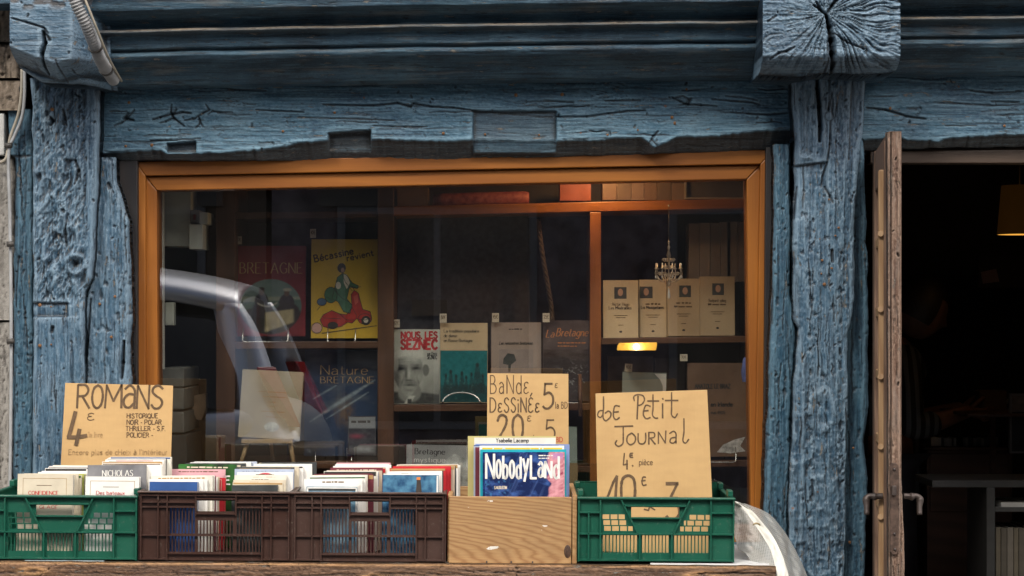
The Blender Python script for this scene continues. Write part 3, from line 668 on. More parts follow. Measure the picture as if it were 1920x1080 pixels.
def end_mod2(PX, PY, disp, bare, crev):
    line = np.interp(PX, [20, 70, 100, 150, 190], [108, 128, 138, 128, 125])
    ch = np.clip((PY - line + 22) / 28, 0, 1); disp -= ch ** 1.5 * .10
    br = np.clip((PX - 134) / 46, 0, 1); disp -= br ** 1.3 * .13 * np.clip((PY + 40) / 60, 0, 1)
    top = np.clip((fbm(PX / 26, PY / 14, 4, 3) + .05) * 4, 0, 1) * np.clip((22 - PY) / 12, 0, 1); bare = np.maximum(bare, top * .8); disp -= top * .004
    return disp, bare, crev
timber('joist_end', B, m_end, 'h', [(18, -60), (200, -60)], [(18, 118), (40, 132), (62, 146), (190, 152)], 18, 190, -.30, .32, amp=.007, fine=.0009, seed=37, ncr=8, pits=10, mod=end_mod2, rr=.018, rnd=9, step=1.8,
       cracks=[([(80, 60), (84, 80), (78, 100), (80, 132)], 4, .03), ([(22, 34), (50, 42), (82, 52), (90, 62)], 1.8, .008), ([(82, 58), (92, 74)], 3, .012), ([(104, 112), (112, 146)], 1.2, .005)])

# right post with its side boards
def rp_mod(PX, PY, disp, bare, crev):
    led = 303 + (1540 - PX) * .12; m = np.clip((PY - led) / 2.5, 0, 1) * np.clip((1552 - PX) / 6, 0, 1) * np.clip((520 - PY) / 160, 0, 1)
    disp -= m * .011
    tear = np.exp(-((PX - 1512) / 12) ** 2 - ((PY - 294) / 7) ** 2); disp += tear * ridge(PX / 6, PY / 5, 3, 2) * .012
    sh = np.clip((PX - np.interp(PY, [130, 400, 520, 1100], [1594, 1580, 1572, 1566])) / 10, 0, 1); disp -= sh * .007
    for x0, x1 in ((1508, 1530), (1565, 1590)):
        g = np.clip(1 - np.abs(PX - (x0 + x1) / 2) / ((x1 - x0) / 2), 0, 1) * np.clip((PY - 380) / 60, 0, 1)
        t = np.clip((fbm(PX / 8, PY / 14, 4, 5 + x0) - .0) * 3.5, 0, 1) * g; disp -= t * .006; crev = np.maximum(crev, t * .25)
    g = np.clip((PY - 700) / 150, 0, 1); disp += (ridge(PX / 16, PY / 30, 4, 41) - .6) * .012 * g
    kn = np.hypot((PX - 1541) / 22, (PY - 770) / 34); disp += np.exp(-(kn - 1) ** 2 * 10) * .006
    peg = np.hypot(PX - 1555, PY - 218); disp += np.clip(1 - np.abs(peg) / 8, 0, 1) ** .5 * .003; crev = np.maximum(crev, np.exp(-((peg - 8.5) / 1.2) ** 2) * .8)
    rl = np.exp(-((PX - np.interp(PY, [700, 1080], [1506, 1500])) / 5) ** 2) * np.clip((PY - 640) / 60, 0, 1); disp += rl * .010
    return disp, bare, crev
rc = [([(1532, 128), (1533, 165), (1536, 200), (1538, 235), (1537, 265)], 4.2, .03), ([(1555, 192), (1553, 206)], 2, .008), ([(1557, 228), (1556, 270), (1551, 305), (1543, 330), (1541, 350)], 1.5, .007),
      ([(1495, 350), (1492, 375), (1490, 410)], 1.6, .006), ([(1547, 350), (1556, 368), (1562, 380)], 2.2, .008), ([(1560, 470), (1561, 490)], 3, .01), ([(1522, 900), (1524, 930)], 2, .008), ([(1600, 130), (1596, 200), (1592, 300)], 1, .004)]
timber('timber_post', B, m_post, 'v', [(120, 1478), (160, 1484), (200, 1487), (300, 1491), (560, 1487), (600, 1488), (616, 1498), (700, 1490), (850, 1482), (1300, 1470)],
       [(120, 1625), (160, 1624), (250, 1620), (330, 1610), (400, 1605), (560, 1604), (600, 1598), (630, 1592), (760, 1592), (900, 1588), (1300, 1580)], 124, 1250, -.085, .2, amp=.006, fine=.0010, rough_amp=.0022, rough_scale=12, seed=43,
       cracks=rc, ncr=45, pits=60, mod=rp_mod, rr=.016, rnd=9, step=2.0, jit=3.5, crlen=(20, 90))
timber('jamb_board', B, m_board, 'v', [(260, 1584), (1300, 1574)], [(260, 1623), (560, 1630), (700, 1629), (780, 1628), (830, 1621), (900, 1630), (1000, 1626), (1300, 1620)], 262, 1250, -.015, .2, amp=.006, fine=.0014, rough_amp=.002, seed=47,
       ncr=14, pits=35, rr=.02, rnd=9, jit=4, step=2.2)
timber('jamb_board', B, m_board, 'v', [(268, 1452), (500, 1450), (700, 1442), (900, 1434), (1300, 1428)], [(268, 1484), (560, 1483), (620, 1493), (760, 1484), (900, 1480), (1300, 1470)], 270, 1250, -.035, .2, amp=.006, fine=.0014, rough_amp=.0025, seed=53,
       ncr=20, pits=30, rr=.016, rnd=7, jit=3, step=2.0)

# left post, its edge board and the board beside the window
def lp_mod(PX, PY, disp, bare, crev):
    core = np.clip((PX - 60) / 8, 0, 1) * np.clip((164 - PX) / 6, 0, 1) * np.clip((575 - PY) / 20, 0, 1)
    amp = .0055 + .0035 * np.clip((PY - 300) / 60, 0, 1)
    disp += ((ridge(PY / 36 + PX / 30, PX / 21 + fbm(PY / 30, PX / 20, 2, 3) * .5, 5, 61) - .60) * amp * 2.5 - .006) * core + (ridge((PY + PX) / 11, PX / 5.5, 4, 62) - .6) * .0065 * core
    hole = np.clip((fbm(PY / 22, PX / 15, 4, 63) - .36) * 6, 0, 1) * core; disp -= hole * .007; crev = np.maximum(crev, hole * .35)
    led = np.clip((PY - 566) / 3, 0, 1) * np.clip((130 - PX) / 6, 0, 1) * np.clip((596 - PY) / 3, 0, 1); disp -= led * .012
    st = np.clip((PY - 297) / 3, 0, 1) * np.clip((150 - PX) / 20, 0, 1) * np.clip((420 - PY) / 90, 0, 1) * np.clip((PX - 116) / 8, 0, 1); disp -= st * .012
    pn = np.clip((PY - 592) / 3, 0, 1); edge = np.exp(-((PX - 66) / 2.2) ** 2) * pn; disp += edge * .002
    disp += fbm(PY / 60, PX / 14, 4, 66) * .006 * pn
    kn = np.hypot(PX - 141, PY - 495); disp += np.exp(-((kn - 17) / 5) ** 2) * .007 - np.exp(-(kn / 6) ** 2) * .02; crev = np.maximum(crev, np.exp(-(kn / 6) ** 2))
    return disp, bare, crev
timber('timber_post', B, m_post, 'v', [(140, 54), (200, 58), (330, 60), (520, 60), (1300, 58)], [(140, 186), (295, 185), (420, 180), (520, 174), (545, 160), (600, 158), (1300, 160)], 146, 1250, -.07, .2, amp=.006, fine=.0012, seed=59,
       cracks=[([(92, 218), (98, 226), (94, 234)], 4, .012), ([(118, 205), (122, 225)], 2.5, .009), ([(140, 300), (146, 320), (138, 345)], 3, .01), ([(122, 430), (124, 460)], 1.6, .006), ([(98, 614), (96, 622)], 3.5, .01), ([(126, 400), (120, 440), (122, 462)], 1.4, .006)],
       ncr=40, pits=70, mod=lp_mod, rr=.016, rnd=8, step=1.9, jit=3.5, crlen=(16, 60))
timber('edge_board', B, m_board, 'v', [(200, 12), (290, 16), (296, 26), (1300, 20)], [(200, 60), (1300, 66)], 204, 1250, -.02, .2, amp=.005, fine=.0014, rough_amp=.0018, seed=67, ncr=16, pits=60, rr=.014, rnd=6, jit=3,
       cracks=[([(12, 293), (36, 293), (56, 292)], 1.6, .006), ([(27, 300), (27, 350), (26, 420)], 1.2, .005)])
timber('window_board', B, m_post, 'v', [(290, 182), (520, 170), (560, 158), (1300, 156)], [(290, 216), (340, 219), (420, 240), (560, 246), (1300, 240)], 294, 1250, -.03, .16, amp=.006, fine=.0013, rough_amp=.0028, seed=71, ncr=25, pits=40, rr=.018, rnd=8, jit=3.5,
       cracks=[([(232, 640), (230, 680), (228, 710)], 3.5, .02), ([(203, 345), (206, 352)], 4, .01), ([(170, 560), (164, 640), (158, 700), (160, 780)], 2.5, .012)])
slab([(212, 292), (258, 300), (258, 1060), (212, 1060)], .035, .19).build('reveal_board', wood('dark_reveal_wood', (.014, .014, .017), (.028, .024, .024), 'z', 10), B, .003)
slab([(1436, 276), (1460, 276), (1458, 1060), (1430, 1060)], .035, .19).build('reveal_board', _mc['dark_reveal_wood'], B, .003)

# nail heads, rusty
m_rust = M('rusty_nail', (.15, .065, .025), .8, .4, 200, .4, col2=(.28, .15, .07))
nb = MB(); nb.lathe([(.0001, .0022), (.0026, .0018), (.0036, .0004), (.0036, -.003)], seg=8); nail0 = None
for px, py, y in ((242, 192, -.004), (285, 272, -.002), (236, 274, -.002), (531, 246, -.002), (628, 211, -.002), (832, 250, -.002), (1107, 152, 0), (1054, 177, 0), (968, 178, 0), (1196, 244, 0), (1140, 253, 0), (1260, 220, 0), (1266, 231, 0),
                  (1288, 167, 0), (1011, 253, .01), (910, 252, .01), (1884, 236, 0), (1670, 203, 0), (1537, 448, -.08), (1573, 427, -.09), (1567, 442, -.09), (1546, 533, -.09), (1542, 488, -.09), (1540, 513, -.09), (1560, 503, -.09), (1555, 374, -.09),
                  (98, 205, -.08), (146, 137 + 100, -.085), (75, 572, -.07), (96, 575, -.07), (187, 570, -.035), (216, 556, -.035), (209, 632, -.035), (96, 646, -.07), (75, 648, -.07), (1600, 840, -.03), (1594, 1017, -.03)):
    if nail0 is None: nail0 = nb.build('nail_head', m_rust, B); o = nail0
    else: o = nail0.copy(); link(o, B)
    o.location = P(px, py, y - .001); o.rotation_euler = (R(90), 0, random.Random(px).random()); s = random.Random(px * 7).uniform(.7, 1.5); o.scale = (s, s, 1)

# stone wall at the corner
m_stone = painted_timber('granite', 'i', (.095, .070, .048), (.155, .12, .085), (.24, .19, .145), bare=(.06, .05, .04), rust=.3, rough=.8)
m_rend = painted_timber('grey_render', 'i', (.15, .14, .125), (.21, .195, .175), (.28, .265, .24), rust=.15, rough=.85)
SW = empty('stone_wall', P(-150, 1600, .02)); SW.parent = B
def stone(poly_l, poly_r, t0, t1, mat, seed, ra=.006, y=.0):
    o = timber('stone', B, mat, 'v', poly_l, poly_r, t0, t1, y, .2, amp=.012, fine=.0002, rough_amp=ra, rough_scale=9, seed=seed, rr=.02, rnd=8, jit=4, step=2.6)
    o.parent = SW; o.location = o.location - SW.location; return o
stone([(-300, -300), (0, -300)], [(-300, 24), (0, 24)], -60, 78, m_stone, 81); stone([(0, -300), (200, -300)], [(0, 26), (200, 40)], 84, 146, m_stone, 83, y=-.01)
stone([(0, -300), (300, -300)], [(0, 46), (300, 40)], 151, 207, m_stone, 85, .003, y=-.03)
stone([(0, -300), (1300, -300)], [(0, 26), (620, 26), (1300, 20)], 298, 600, m_rend, 87, .0016); stone([(0, -300), (1300, -300)], [(0, 26), (1300, 20)], 604, 1250, m_rend, 89, .0022)
stone([(0, -300), (1300, -300)], [(0, 20), (1300, 20)], 210, 294, m_rend, 91, .002, y=.03)
bm_ = slab(rect(-420, -120, 30, 1560), .05, .22); o = bm_.build('mortar_bed', M('mortar', (.11, .10, .085), .95, .3, 40, .6), B); o.parent = SW; o.location = -SW.location

# electric cables, conduit and junction box: things fixed on the wall
m_cab = M('beige_cable', (.40, .36, .29), .55, .1); m_cabg = M('grey_cable', (.36, .37, .38), .5, .1); m_cond = M('grey_conduit', (.26, .265, .27), .5, .12)
def tube_px(name, pts, r, mat, parent=None, smooth=8, seg=10):
    q = cat_rom([(*P(x, y, d),) for x, y, d in pts], smooth); c = Vector(q[-1]); mb = MB().tube([Vector(p) - c for p in q], r, seg)
    return mb.build(name, mat, parent, loc=c)
tag(tube_px('cable', [(41, 130, -.05), (40, 175, -.055), (34, 215, -.05), (20, 255, -.045), (14, 285, -.045), (11, 297, -.045), (4, 303, -.04), (-10, 306, -.03)], .0042, m_cab), 'beige cable curving off towards the white box at the stone corner', 'cable')
tag(tube_px('cable', [(46, 130, -.05), (46, 180, -.055), (41, 220, -.05), (27, 255, -.045), (18, 275, -.045), (16, 310, -.045), (19, 420, -.04), (21, 640, -.035), (19, 900, -.03), (14, 1100, -.03), (14, 1300, -.03)], .0048, m_cabg), 'long grey cable running down beside the blue corner post to the ground', 'cable')
for px, py, lab in ((43, 167, 'small black tie round both cables below the joist'), (16, 273, 'small black tie round both cables beside the white box'), (20, 458, 'cable clip on the grey cable halfway up'), (20, 640, 'cable clip on the grey cable near the price card')):
    o = MB().tube([(-.010, 0, 0), (.010, 0, .001)], .0075, 10).build('cable_clip', M('dark_clip', (.06, .055, .05), .5)); o.location = P(px, py, -.05); tag(o, lab, 'clip', 'clips on the cables')
jb = MB().box((-.05, 0, 0), (.021, .035, .118)).build('junction_box', M('white_plastic_box', (.55, .55, .53), .4), bevel=.004); jb.location = P(-6, 291, -.025); tag(jb, 'white plastic junction box cut by the edge on the stone corner', 'junction box')
cd = [(128, -40, -.44), (142, 5, -.43), (160, 42, -.41), (176, 80, -.36), (190, 115, -.28), (213, 150, -.13)]
q = [Vector(p) for p in cat_rom([(*P(x, y, d),) for x, y, d in cd], 60)]; ac_ = [0]
for i in range(1, len(q)): ac_.append(ac_[-1] + (q[i] - q[i-1]).length)
nq = int(ac_[-1] / .0011); q = [Vector([float(np.interp(t_, ac_, [v_[k_] for v_ in q])) for k_ in range(3)]) for t_ in np.linspace(0, ac_[-1], nq)]; L = 0; rs = []
for i, p in enumerate(q):
    if i: L += (p - q[i-1]).length
    rs.append(.0155 + .0018 * math.sin(L * 2 * math.pi / .0085))
cnd = MB().tube([p - q[-1] for p in q], rs, 18).build('ribbed_conduit', m_cond, loc=q[-1]); tag(cnd, 'thick grey ribbed conduit bent down behind the corner joist end', 'conduit')
for k in (250, 110):
    pass
o = tube_px('cable', [(152, -20, -.44), (168, 20, -.43), (184, 60, -.40), (200, 100, -.34), (214, 128, -.22), (228, 152, -.10)], .0032, m_cab); tag(o, 'thin beige cable strapped along the ribbed conduit', 'cable')
for k, lab in ((int(len(q) * .48), 'black strap round the conduit at its upper bend'), (int(len(q) * .78), 'black strap round the conduit near its lower end')):
    t = (q[k+2] - q[k-2]).normalized(); s = MB().tube([-t * .004, t * .004], .0195, 16).build('cable_clip', _mc['dark_clip']); s.location = q[k]; tag(s, lab, 'clip', 'clips on the cables')

# ------------------------------------------------------------------ the shop window
YW = .055; W = empty('shop_window', P(850, 1010, YW)); W.parent = B
def wpart(o):
    o.parent = W; o.location = o.location - W.location; return o
def topy(x, dy=0): return 310 + (x - 253) * (287 - 310) / (1450 - 253) + dy
wpart(slab([(253, 303), (273, topy(273, 20)), (273, 1004), (248, 1004)], YW, .17).build('window_frame', m_frame, B, .003))
wpart(slab([(273, topy(273, 20)), (1426, topy(1426, 20)), (1450, 281), (253, 303)], YW, .17).build('window_frame', m_frame_h, B, .003))
wpart(slab([(1426, topy(1426, 20)), (1450, 281), (1434, 1004), (1414, 1004)], YW, .17).build('window_frame', m_frame, B, .003))
wpart(slab([(248, 1004), (1434, 1004), (1434, 1035), (248, 1035)], YW, .17).build('window_frame', m_frame_h, B, .003))
wpart(slab([(273, topy(273, 22)), (294, topy(294, 48)), (297, 985), (273, 1002)], YW + .016, .16).build('window_sash', m_frame, B, .003))
wpart(slab([(274, topy(274, 22)), (1425, topy(1425, 22)), (1400, topy(1400, 48)), (294, topy(294, 48))], YW + .014, .16).build('window_sash', m_frame_h, B, .003))
wpart(slab([(1400, topy(1400, 48)), (1426, topy(1426, 22)), (1415, 1002), (1408, 985)], YW + .016, .16).build('window_sash', m_frame, B, .003))
wpart(slab([(273, 985), (1415, 985), (1415, 1003), (273, 1003)], YW + .017, .16).build('window_sash', m_frame_h, B, .003))
def glass_mat(name, refl_ior, tint=(.93, .95, .94)):
    m = bpy.data.materials.new(name); m.use_nodes = True; nt = m.node_tree; nt.nodes.clear()
    out = N(nt, 'ShaderNodeOutputMaterial'); tr = N(nt, 'ShaderNodeBsdfTransparent'); gl = N(nt, 'ShaderNodeBsdfGlossy'); mx = N(nt, 'ShaderNodeMixShader')
    tr.inputs[0].default_value = (*tint, 1); gl.inputs['Roughness'].default_value = .0
    lw = N(nt, 'ShaderNodeFresnel'); lw.inputs[0].default_value = refl_ior; ge = N(nt, 'ShaderNodeNewGeometry')
    f = math_n(nt, 'MULTIPLY', lw.outputs[0], math_n(nt, 'SUBTRACT', 1, ge.outputs['Backfacing']))
    sm = noise(nt, mapping(nt, (1, 1, .4)), 5, 5, .6)   # dusty film on the pane
    di = N(nt, 'ShaderNodeBsdfDiffuse'); di.inputs[0].default_value = (.5, .5, .5, 1); mx2 = N(nt, 'ShaderNodeMixShader')
    nt.links.new(f, mx.inputs[0]); nt.links.new(tr.outputs[0], mx.inputs[1]); nt.links.new(gl.outputs[0], mx.inputs[2])
    nt.links.new(math_n(nt, 'MULTIPLY', math_n(nt, 'SUBTRACT', sm, .3, True), .012), mx2.inputs[0]); nt.links.new(mx.outputs[0], mx2.inputs[1]); nt.links.new(di.outputs[0], mx2.inputs[2])
    nt.links.new(mx2.outputs[0], out.inputs[0]); return m
m_pane = glass_mat('window_glass', 2.65, (.84, .85, .84))
wpart(slab([(290, 350), (1405, 328), (1412, 990), (292, 990)], .098, .104).build('glass_pane', m_pane, B))

# ------------------------------------------------------------------ the open door, seen nearly edge on
m_dw = wood('weathered_door_wood', (.09, .048, .03), (.19, .115, .075), 'z', 22, .7, 3, .5, .6)
m_dwl = wood('light_bead_wood', (.30, .17, .08), (.44, .28, .145), 'z', 22, .65, 3, .4, .4)
m_dws = painted_timber('door_stile_wood', 'v', (.065, .030, .019), (.13, .070, .045), (.25, .17, .12), bare=(.2, .15, .12), rust=0, rough=.7)
yF = -.78                                                   # free edge of the leaf, towards the street
hinge = P(1636, 1600, -.02); zb = .03
Lf = P(1664, 600, yF); Lf.z = 0; Hn = Vector((hinge.x, -.02, 0)); dirv = Vector((Lf.x - Hn.x, Lf.y - Hn.y, 0)); leafL = dirv.length
D = empty('door', (Hn.x, Hn.y, zb), (0, 0, math.atan2(dirv.y, dirv.x))); D.parent = B
D['label'] = 'weathered brown glazed door leaf standing open'
topz = P(1664, 243, yF).z - zb; TH = 27 * S(yF)
# local: x along the leaf from hinge to free edge, +y = away from the camera's left? thickness runs to the right of the picture
def dbox(name, x0, x1, y0, y1, z0, z1, mat, bv=.002, parent=None):
    return MB().box((x0, y0, z0), (x1, y1, z1)).build(name, mat, parent or D, bv)
sgn = 1
dbox('stile', 0, .10, 0, TH, 0, topz, m_dw); dbox('stile', leafL - .10, leafL - .004, .002, TH - .001, 0, topz - .004, m_dw)
dbox('rail', .10, leafL - .10, .002, TH - .002, topz - .11, topz - .003, m_dw); dbox('rail', .10, leafL - .10, .002, TH - .002, 0, .62, m_dw)
for z in [P(1650, v, -.4).z - zb for v in (450, 585, 705, 830, 955)]:
    dbox('glazing_bar', .10, leafL - .10, .004, TH - .006, z - .012, z + .012, m_dwl)
    MB().tube([(leafL - .15, -.009, z - .006), (leafL - .105, -.011, z + .006)], .0075, 10).build('bead_joint', m_dwl, D)
dbox('glazing_bead', leafL - .145, leafL - .112, -.016, .008, .0, topz - .09, m_dwl, .004); dbox('glazing_bead', leafL - .108, leafL - .085, -.004, .008, .0, topz - .02, m_dw, .003)
dbox('glass_pane', .10, leafL - .135, TH * .45, TH * .5, .62, topz - .11, m_pane, 0)
# worn free edge of the stile facing the street
def edge_mod(PX, PY, disp, bare, crev):
    g = np.exp(-((PX - 1669) / 2.6) ** 2); disp = disp + 0; disp -= np.exp(-((PX - 1670.5) / 1.6) ** 2) * .006; crev = np.maximum(crev, np.exp(-((PX - 1670.5) / 1.5) ** 2) * .65)
    disp += np.exp(-((PX - 1685) / 2.5) ** 2) * .003
    w = np.clip((fbm(PY / 40, PX / 5, 4, 91) - .05) * 3, 0, 1); bare = np.maximum(bare, w * .7)
    return disp, bare, crev
eo = timber('stile_edge', B, m_dws, 'v', [(240, 1664), (900, 1666), (1400, 1668)], [(240, 1690), (880, 1690), (1000, 1696), (1400, 1698)], 247, 1400, yF - .004, .03, amp=.0015, fine=.0014, rough_amp=.0008, seed=97, ncr=12, pits=7, mod=edge_mod,
            rr=.005, rnd=3, step=1.4, jit=1.2, crw=(.4, .8))
eo.parent = D; Dm = (Matrix.Translation(D.location) @ D.rotation_euler.to_matrix().to_4x4()).inverted(); eo.matrix_local = Dm @ Matrix.Translation(eo.location)
def into_door(o):
    o.parent = D; o.matrix_local = Dm @ Matrix.Translation(o.location); return o
m_lock = M('rusty_lock_plate', (.085, .055, .042), .55, .4, 80, .4, metal=.3); m_iron = M('worn_iron', (.07, .055, .05), .5, .3, 60, .2, metal=.4)
lp = into_door(slab([(1669, 874), (1673, 868), (1681, 868), (1685, 874), (1685, 1034), (1681, 1040), (1673, 1040), (1669, 1034)], yF - .013, yF).build('lock_plate', m_lock, B, .0012))
into_door(slab(rect(1673, 911, 1681, 929), yF - .024, yF - .013).build('latch_bolt', m_iron, B, .001))
for px, py in ((1677, 1001), (1677, 880), (1678, 1030)):
    o = MB().lathe([(.0001, .003), (.003, .002), (.0036, 0)], seg=10).build('screw', m_iron, B); o.location = P(px, py, yF - .014); o.rotation_euler = (R(90), 0, 0); into_door(o); o.rotation_euler = (R(90), 0, -D.rotation_euler.z)
def handle(side):
    yy = yF + .10; x0 = 1655 if side < 0 else 1694; dx = side
    pts = [(x0, 930, yy), (x0 + 6*dx, 930, yy), (x0 + 14*dx, 931, yy), (x0 + 22*dx, 930, yy), (x0 + 28*dx, 932, yy), (x0 + 31*dx, 938, yy), (x0 + 30*dx, 950, yy - .005), (x0 + 30*dx, 965, yy - .01)]
    q = [Vector(p) for p in cat_rom([(*P(a, b, c),) for a, b, c in pts], 5)]; n = len(q)
    rs = [.0075 + .003 * math.exp(-((i / n - .3) / .05) ** 2) + .0025 * math.exp(-((i / n - .68) / .1) ** 2) - .001 * (i / n) for i in range(n)]
    return into_door(MB().tube([p - q[0] for p in q], rs, 12).build('door_handle', m_iron, B, loc=q[0]))
handle(-1); handle(1)
ORD = 'first second third fourth fifth sixth seventh eighth ninth tenth eleventh twelfth thirteenth fourteenth fifteenth sixteenth seventeenth eighteenth nineteenth twentieth twenty-first twenty-second twenty-third twenty-fourth twenty-fifth twenty-sixth'.split()
# ================================================================== inside the window
YB = .34
BC = empty('bookcase', P(905, 1000, YB)); tag(BC, 'dark wooden bookcase of three bays filling the window display', 'bookcase')
def bc(o): o.location = o.location - BC.location; o.parent = BC; return o
def up(x0, x1, y0=340, y1=1010, mat=None, yf=YB): return bc(slab(rect(x0, y0, x1, y1), yf, yf + .30).build('upright', mat or m_up, None, .002))
def shelf(x0, x1, ya, yb, h=13, mat=None, yf=YB + .004, dep=.29): return bc(slab([(x0, ya), (x1, yb), (x1, yb + h), (x0, ya + h)], yf, yf + dep).build('shelf', mat or m_shelf, None, .002))
up(405, 441); up(708, 738); up(1106, 1127, 398, 1010, m_up_lit); up(1408, 1430)
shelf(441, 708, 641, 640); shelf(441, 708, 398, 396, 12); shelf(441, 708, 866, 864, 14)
shelf(738, 1106, 759, 756); shelf(738, 1408, 387, 372, 18, m_shelf_lit); shelf(738, 1106, 876, 874, 12)
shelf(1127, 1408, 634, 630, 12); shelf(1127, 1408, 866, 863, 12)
bc(slab(rect(405, 338, 1430, 1010), YB + .31, YB + .33).build('back_panel', wood('back_panel_wood', (.035, .020, .015), (.055, .033, .025), 'z', 6), None))
# things seen in the window
def ptag(name, label, px, py, y, w=12, h=16, txt='10€', tilt=0):
    fr = Frame(px - w / 2, px + w / 2, py - h, py, y)
    o = MB().box((-fr.w/2, 0, 0), (fr.w/2, .0006, fr.h)).build(name, m_cream); o.location = fr.loc(); o.rotation_euler = (0, R(tilt), 0)
    write(o, m_pen, txt, (-fr.w*.34, fr.w*.34, fr.h*.4, fr.h*.78), .12); tag(o, label, 'price tag', 'handwritten price tags in the window'); return o
def wstand(label, x0, x1, yb, y, lip=26, dep=.07):
    """bent wire book rest: a front lip, two feet and a back loop"""
    a, b = P(x0, yb, y), P(x1, yb, y); k = S(y); c = (a + b) / 2; w = (b - a).length / 2; h = lip * k
    pts = [(-w, .002, h), (-w, -.012, h * .5), (-w, -.016, .004), (-w * .9, -.018, 0), (w * .9, -.018, 0), (w, -.016, .004), (w, -.012, h * .5), (w, .002, h)]
    mb = MB().tube(pts, .0016, 6); mb.tube([(-w * .6, -.016, .001), (-w * .6, dep, .001), (-w * .4, dep + .02, h * 3), (w * .4, dep + .02, h * 3), (w * .6, dep, .001), (w * .6, -.016, .001)], .0015, 6)
    o = mb.build('wire_book_stand', m_steel); o.location = c; tag(o, label, 'book stand', 'wire book stands in the window'); return o

def book(label, fr, thick, mat, tilt=0, roll=0, cat='book', group=None, hard=.0018, spine=None, name='book', pages=None, inset=.003):
    """standing book: boards and spine in one mesh, page block as its part; origin at the lower middle of the front cover"""
    w, h = fr.w, fr.h; mb = MB()
    mb.box((-w/2, 0, 0), (w/2, hard, h)); mb.box((-w/2, thick - hard, 0), (w/2, thick, h)); mb.box((-w/2, hard, 0), (-w/2 + hard, thick - hard, h), 1)
    o = mb.build(name, [mat, spine or mat]); o.location = fr.loc(); o.rotation_euler = (R(-tilt), R(roll), 0)
    MB().box((-w/2 + hard + .0003, hard + .0002, inset), (w/2 - inset, thick - hard - .0002, h - inset)).build('page_block', pages or m_pages, o)
    tag(o, label, cat, group); return o

m_bred = M('dark_red_cover', (.20, .018, .022), .35, .15, 8); m_byel = M('yellow_cover', (.62, .40, .04), .35, .08, 10)
m_gold = M('gilt_lettering', (.42, .26, .10), .5, .1); m_bgrn = M('print_green', (.06, .16, .085), .5, .2, 40); m_print_red = M('print_red', (.42, .03, .02), .5, .2, 40)
m_scene1 = M('print_sea_green', (.16, .26, .22), .4, .2, 12, 0, col2=(.30, .36, .30), st=(.3, 1, 3)); m_pdark = M('print_dark_brown', (.045, .035, .03), .5, .3, 20, 0)
m_flesh = M('print_flesh', (.42, .25, .17), .5, .1)
f = Frame(440, 572, 460, 630, .39); o = book('dark red art book with gold BRETAGNE title and an oval seaside picture', f, .022, m_bred, 4)
write(o, m_gold, 'BRETAGNE', f.b(449, 566, 492, 512), .11, nib=.35, serif=.06)
def oval_art(X, Y):
    C = flat(X, (.20, .022, .026)); n = fbm(X / 9, Y / 5, 4, 3); A = flat(X, (.17, .25, .23)) + n[..., None] * .04
    A = lay(A, sm(Y - 556, 3) * sm(566 - Y, 4), (.33, .36, .28)); A = lay(A, sm(Y - 563 - (530 - X) * .06, 3), (.10, .17, .14)); A = lay(A, sm(Y - 585 + np.sin(X / 9) * 4 + n * 10, 4), (.035, .032, .028))
    for hx, hy, w in ((490, 547, 1.0), (537, 549, 1.1)):
        A = lay(A, el(X, Y, hx, hy + 18, 13 * w, 16, .15), (.05, .042, .05)); A = lay(A, el(X, Y, hx + 2, hy + 34, 20 * w, 16, .2), (.045, .038, .04)); A = lay(A, el(X, Y, hx, hy, 5, 6.5, .3), (.14, .08, .055))
    A = lay(A, el(X, Y, 490, 541, 5.5, 3, .4), (.05, .04, .035)); A = lay(A, el(X, Y, 538, 543, 8, 3.2, .4), (.45, .42, .32)); A = lay(A, np.exp(-((Y - 571 - ((X - 500) / 15) ** 2 * -4 - 3) / 1.6) ** 2) * sm(X - 482, 2) * sm(520 - X, 2), (.5, .48, .38))
    t = sm(Y - 580 - (545 - X) * .12, 3) * sm(618 - Y - (X - 510) * .35, 4) * sm(X - 497, 4) * sm(550 - X, 5); A = lay(A, t * (.85 + .3 * fbm(X / 4, Y / 12, 3, 5)), (.50, .42, .24))
    m = el(X, Y, 507, 575, 58, 52, .03)[..., None]; return C * (1 - m) + A * m
print_grid(o, f, (448, 566, 520, 628), oval_art)
f = Frame(583, 708, 448, 634, .385); o = book('tall yellow comic album with a red scooter rider on its cover', f, .012, m_byel, 3)
write(o, m_pdark, 'Bécassine', f.b(590, 664, 478, 491), .17, gap=.24, rot=R(12)); write(o, m_pdark, 'revient', f.b(651, 701, 478, 489), .17, gap=.24, rot=R(12))
SC = [([(606, 590), (600, 600), (606, 612), (620, 616), (640, 612), (652, 604), (660, 606), (668, 598), (684, 600), (697, 596), (694, 584), (680, 580), (676, 566), (672, 550), (664, 544), (658, 552), (660, 576), (650, 590), (636, 588), (622, 582)], m_print_red, -.0006),
      (ell(684, 598, 13, 10, 16), m_print_red, -.0007), (ell(686, 601, 9, 9, 16), m_pdark, -.0009), (ell(686, 601, 5, 5, 14), m_cream, -.0011), (ell(624, 610, 10, 7, 14), m_pdark, -.0008),
      ([(622, 560), (626, 545), (632, 520), (642, 512), (650, 516), (660, 530), (672, 536), (670, 541), (655, 538), (650, 560), (660, 572), (656, 588), (644, 584), (634, 566)], m_bgrn, -.0010),
      (ell(620, 553, 12, 15, 14), m_bgrn, -.0009), (ell(640, 502, 8, 9, 14), m_pdark, -.0012), (ell(642, 506, 4, 5, 10), m_flesh, -.0013), (ell(603, 566, 9, 7, 12), M('print_blue', (.07, .13, .22), .5), -.0008), (ell(594, 615, 10, 10, 12), M('print_pink', (.55, .32, .26), .5), -.0005),
      ([(604, 624), (706, 610), (706, 611.5), (604, 626)], m_pdark, -.0006)]
for poly, mt, yy in SC: patch(o, f, poly, mt, y=yy)
ol = MB()
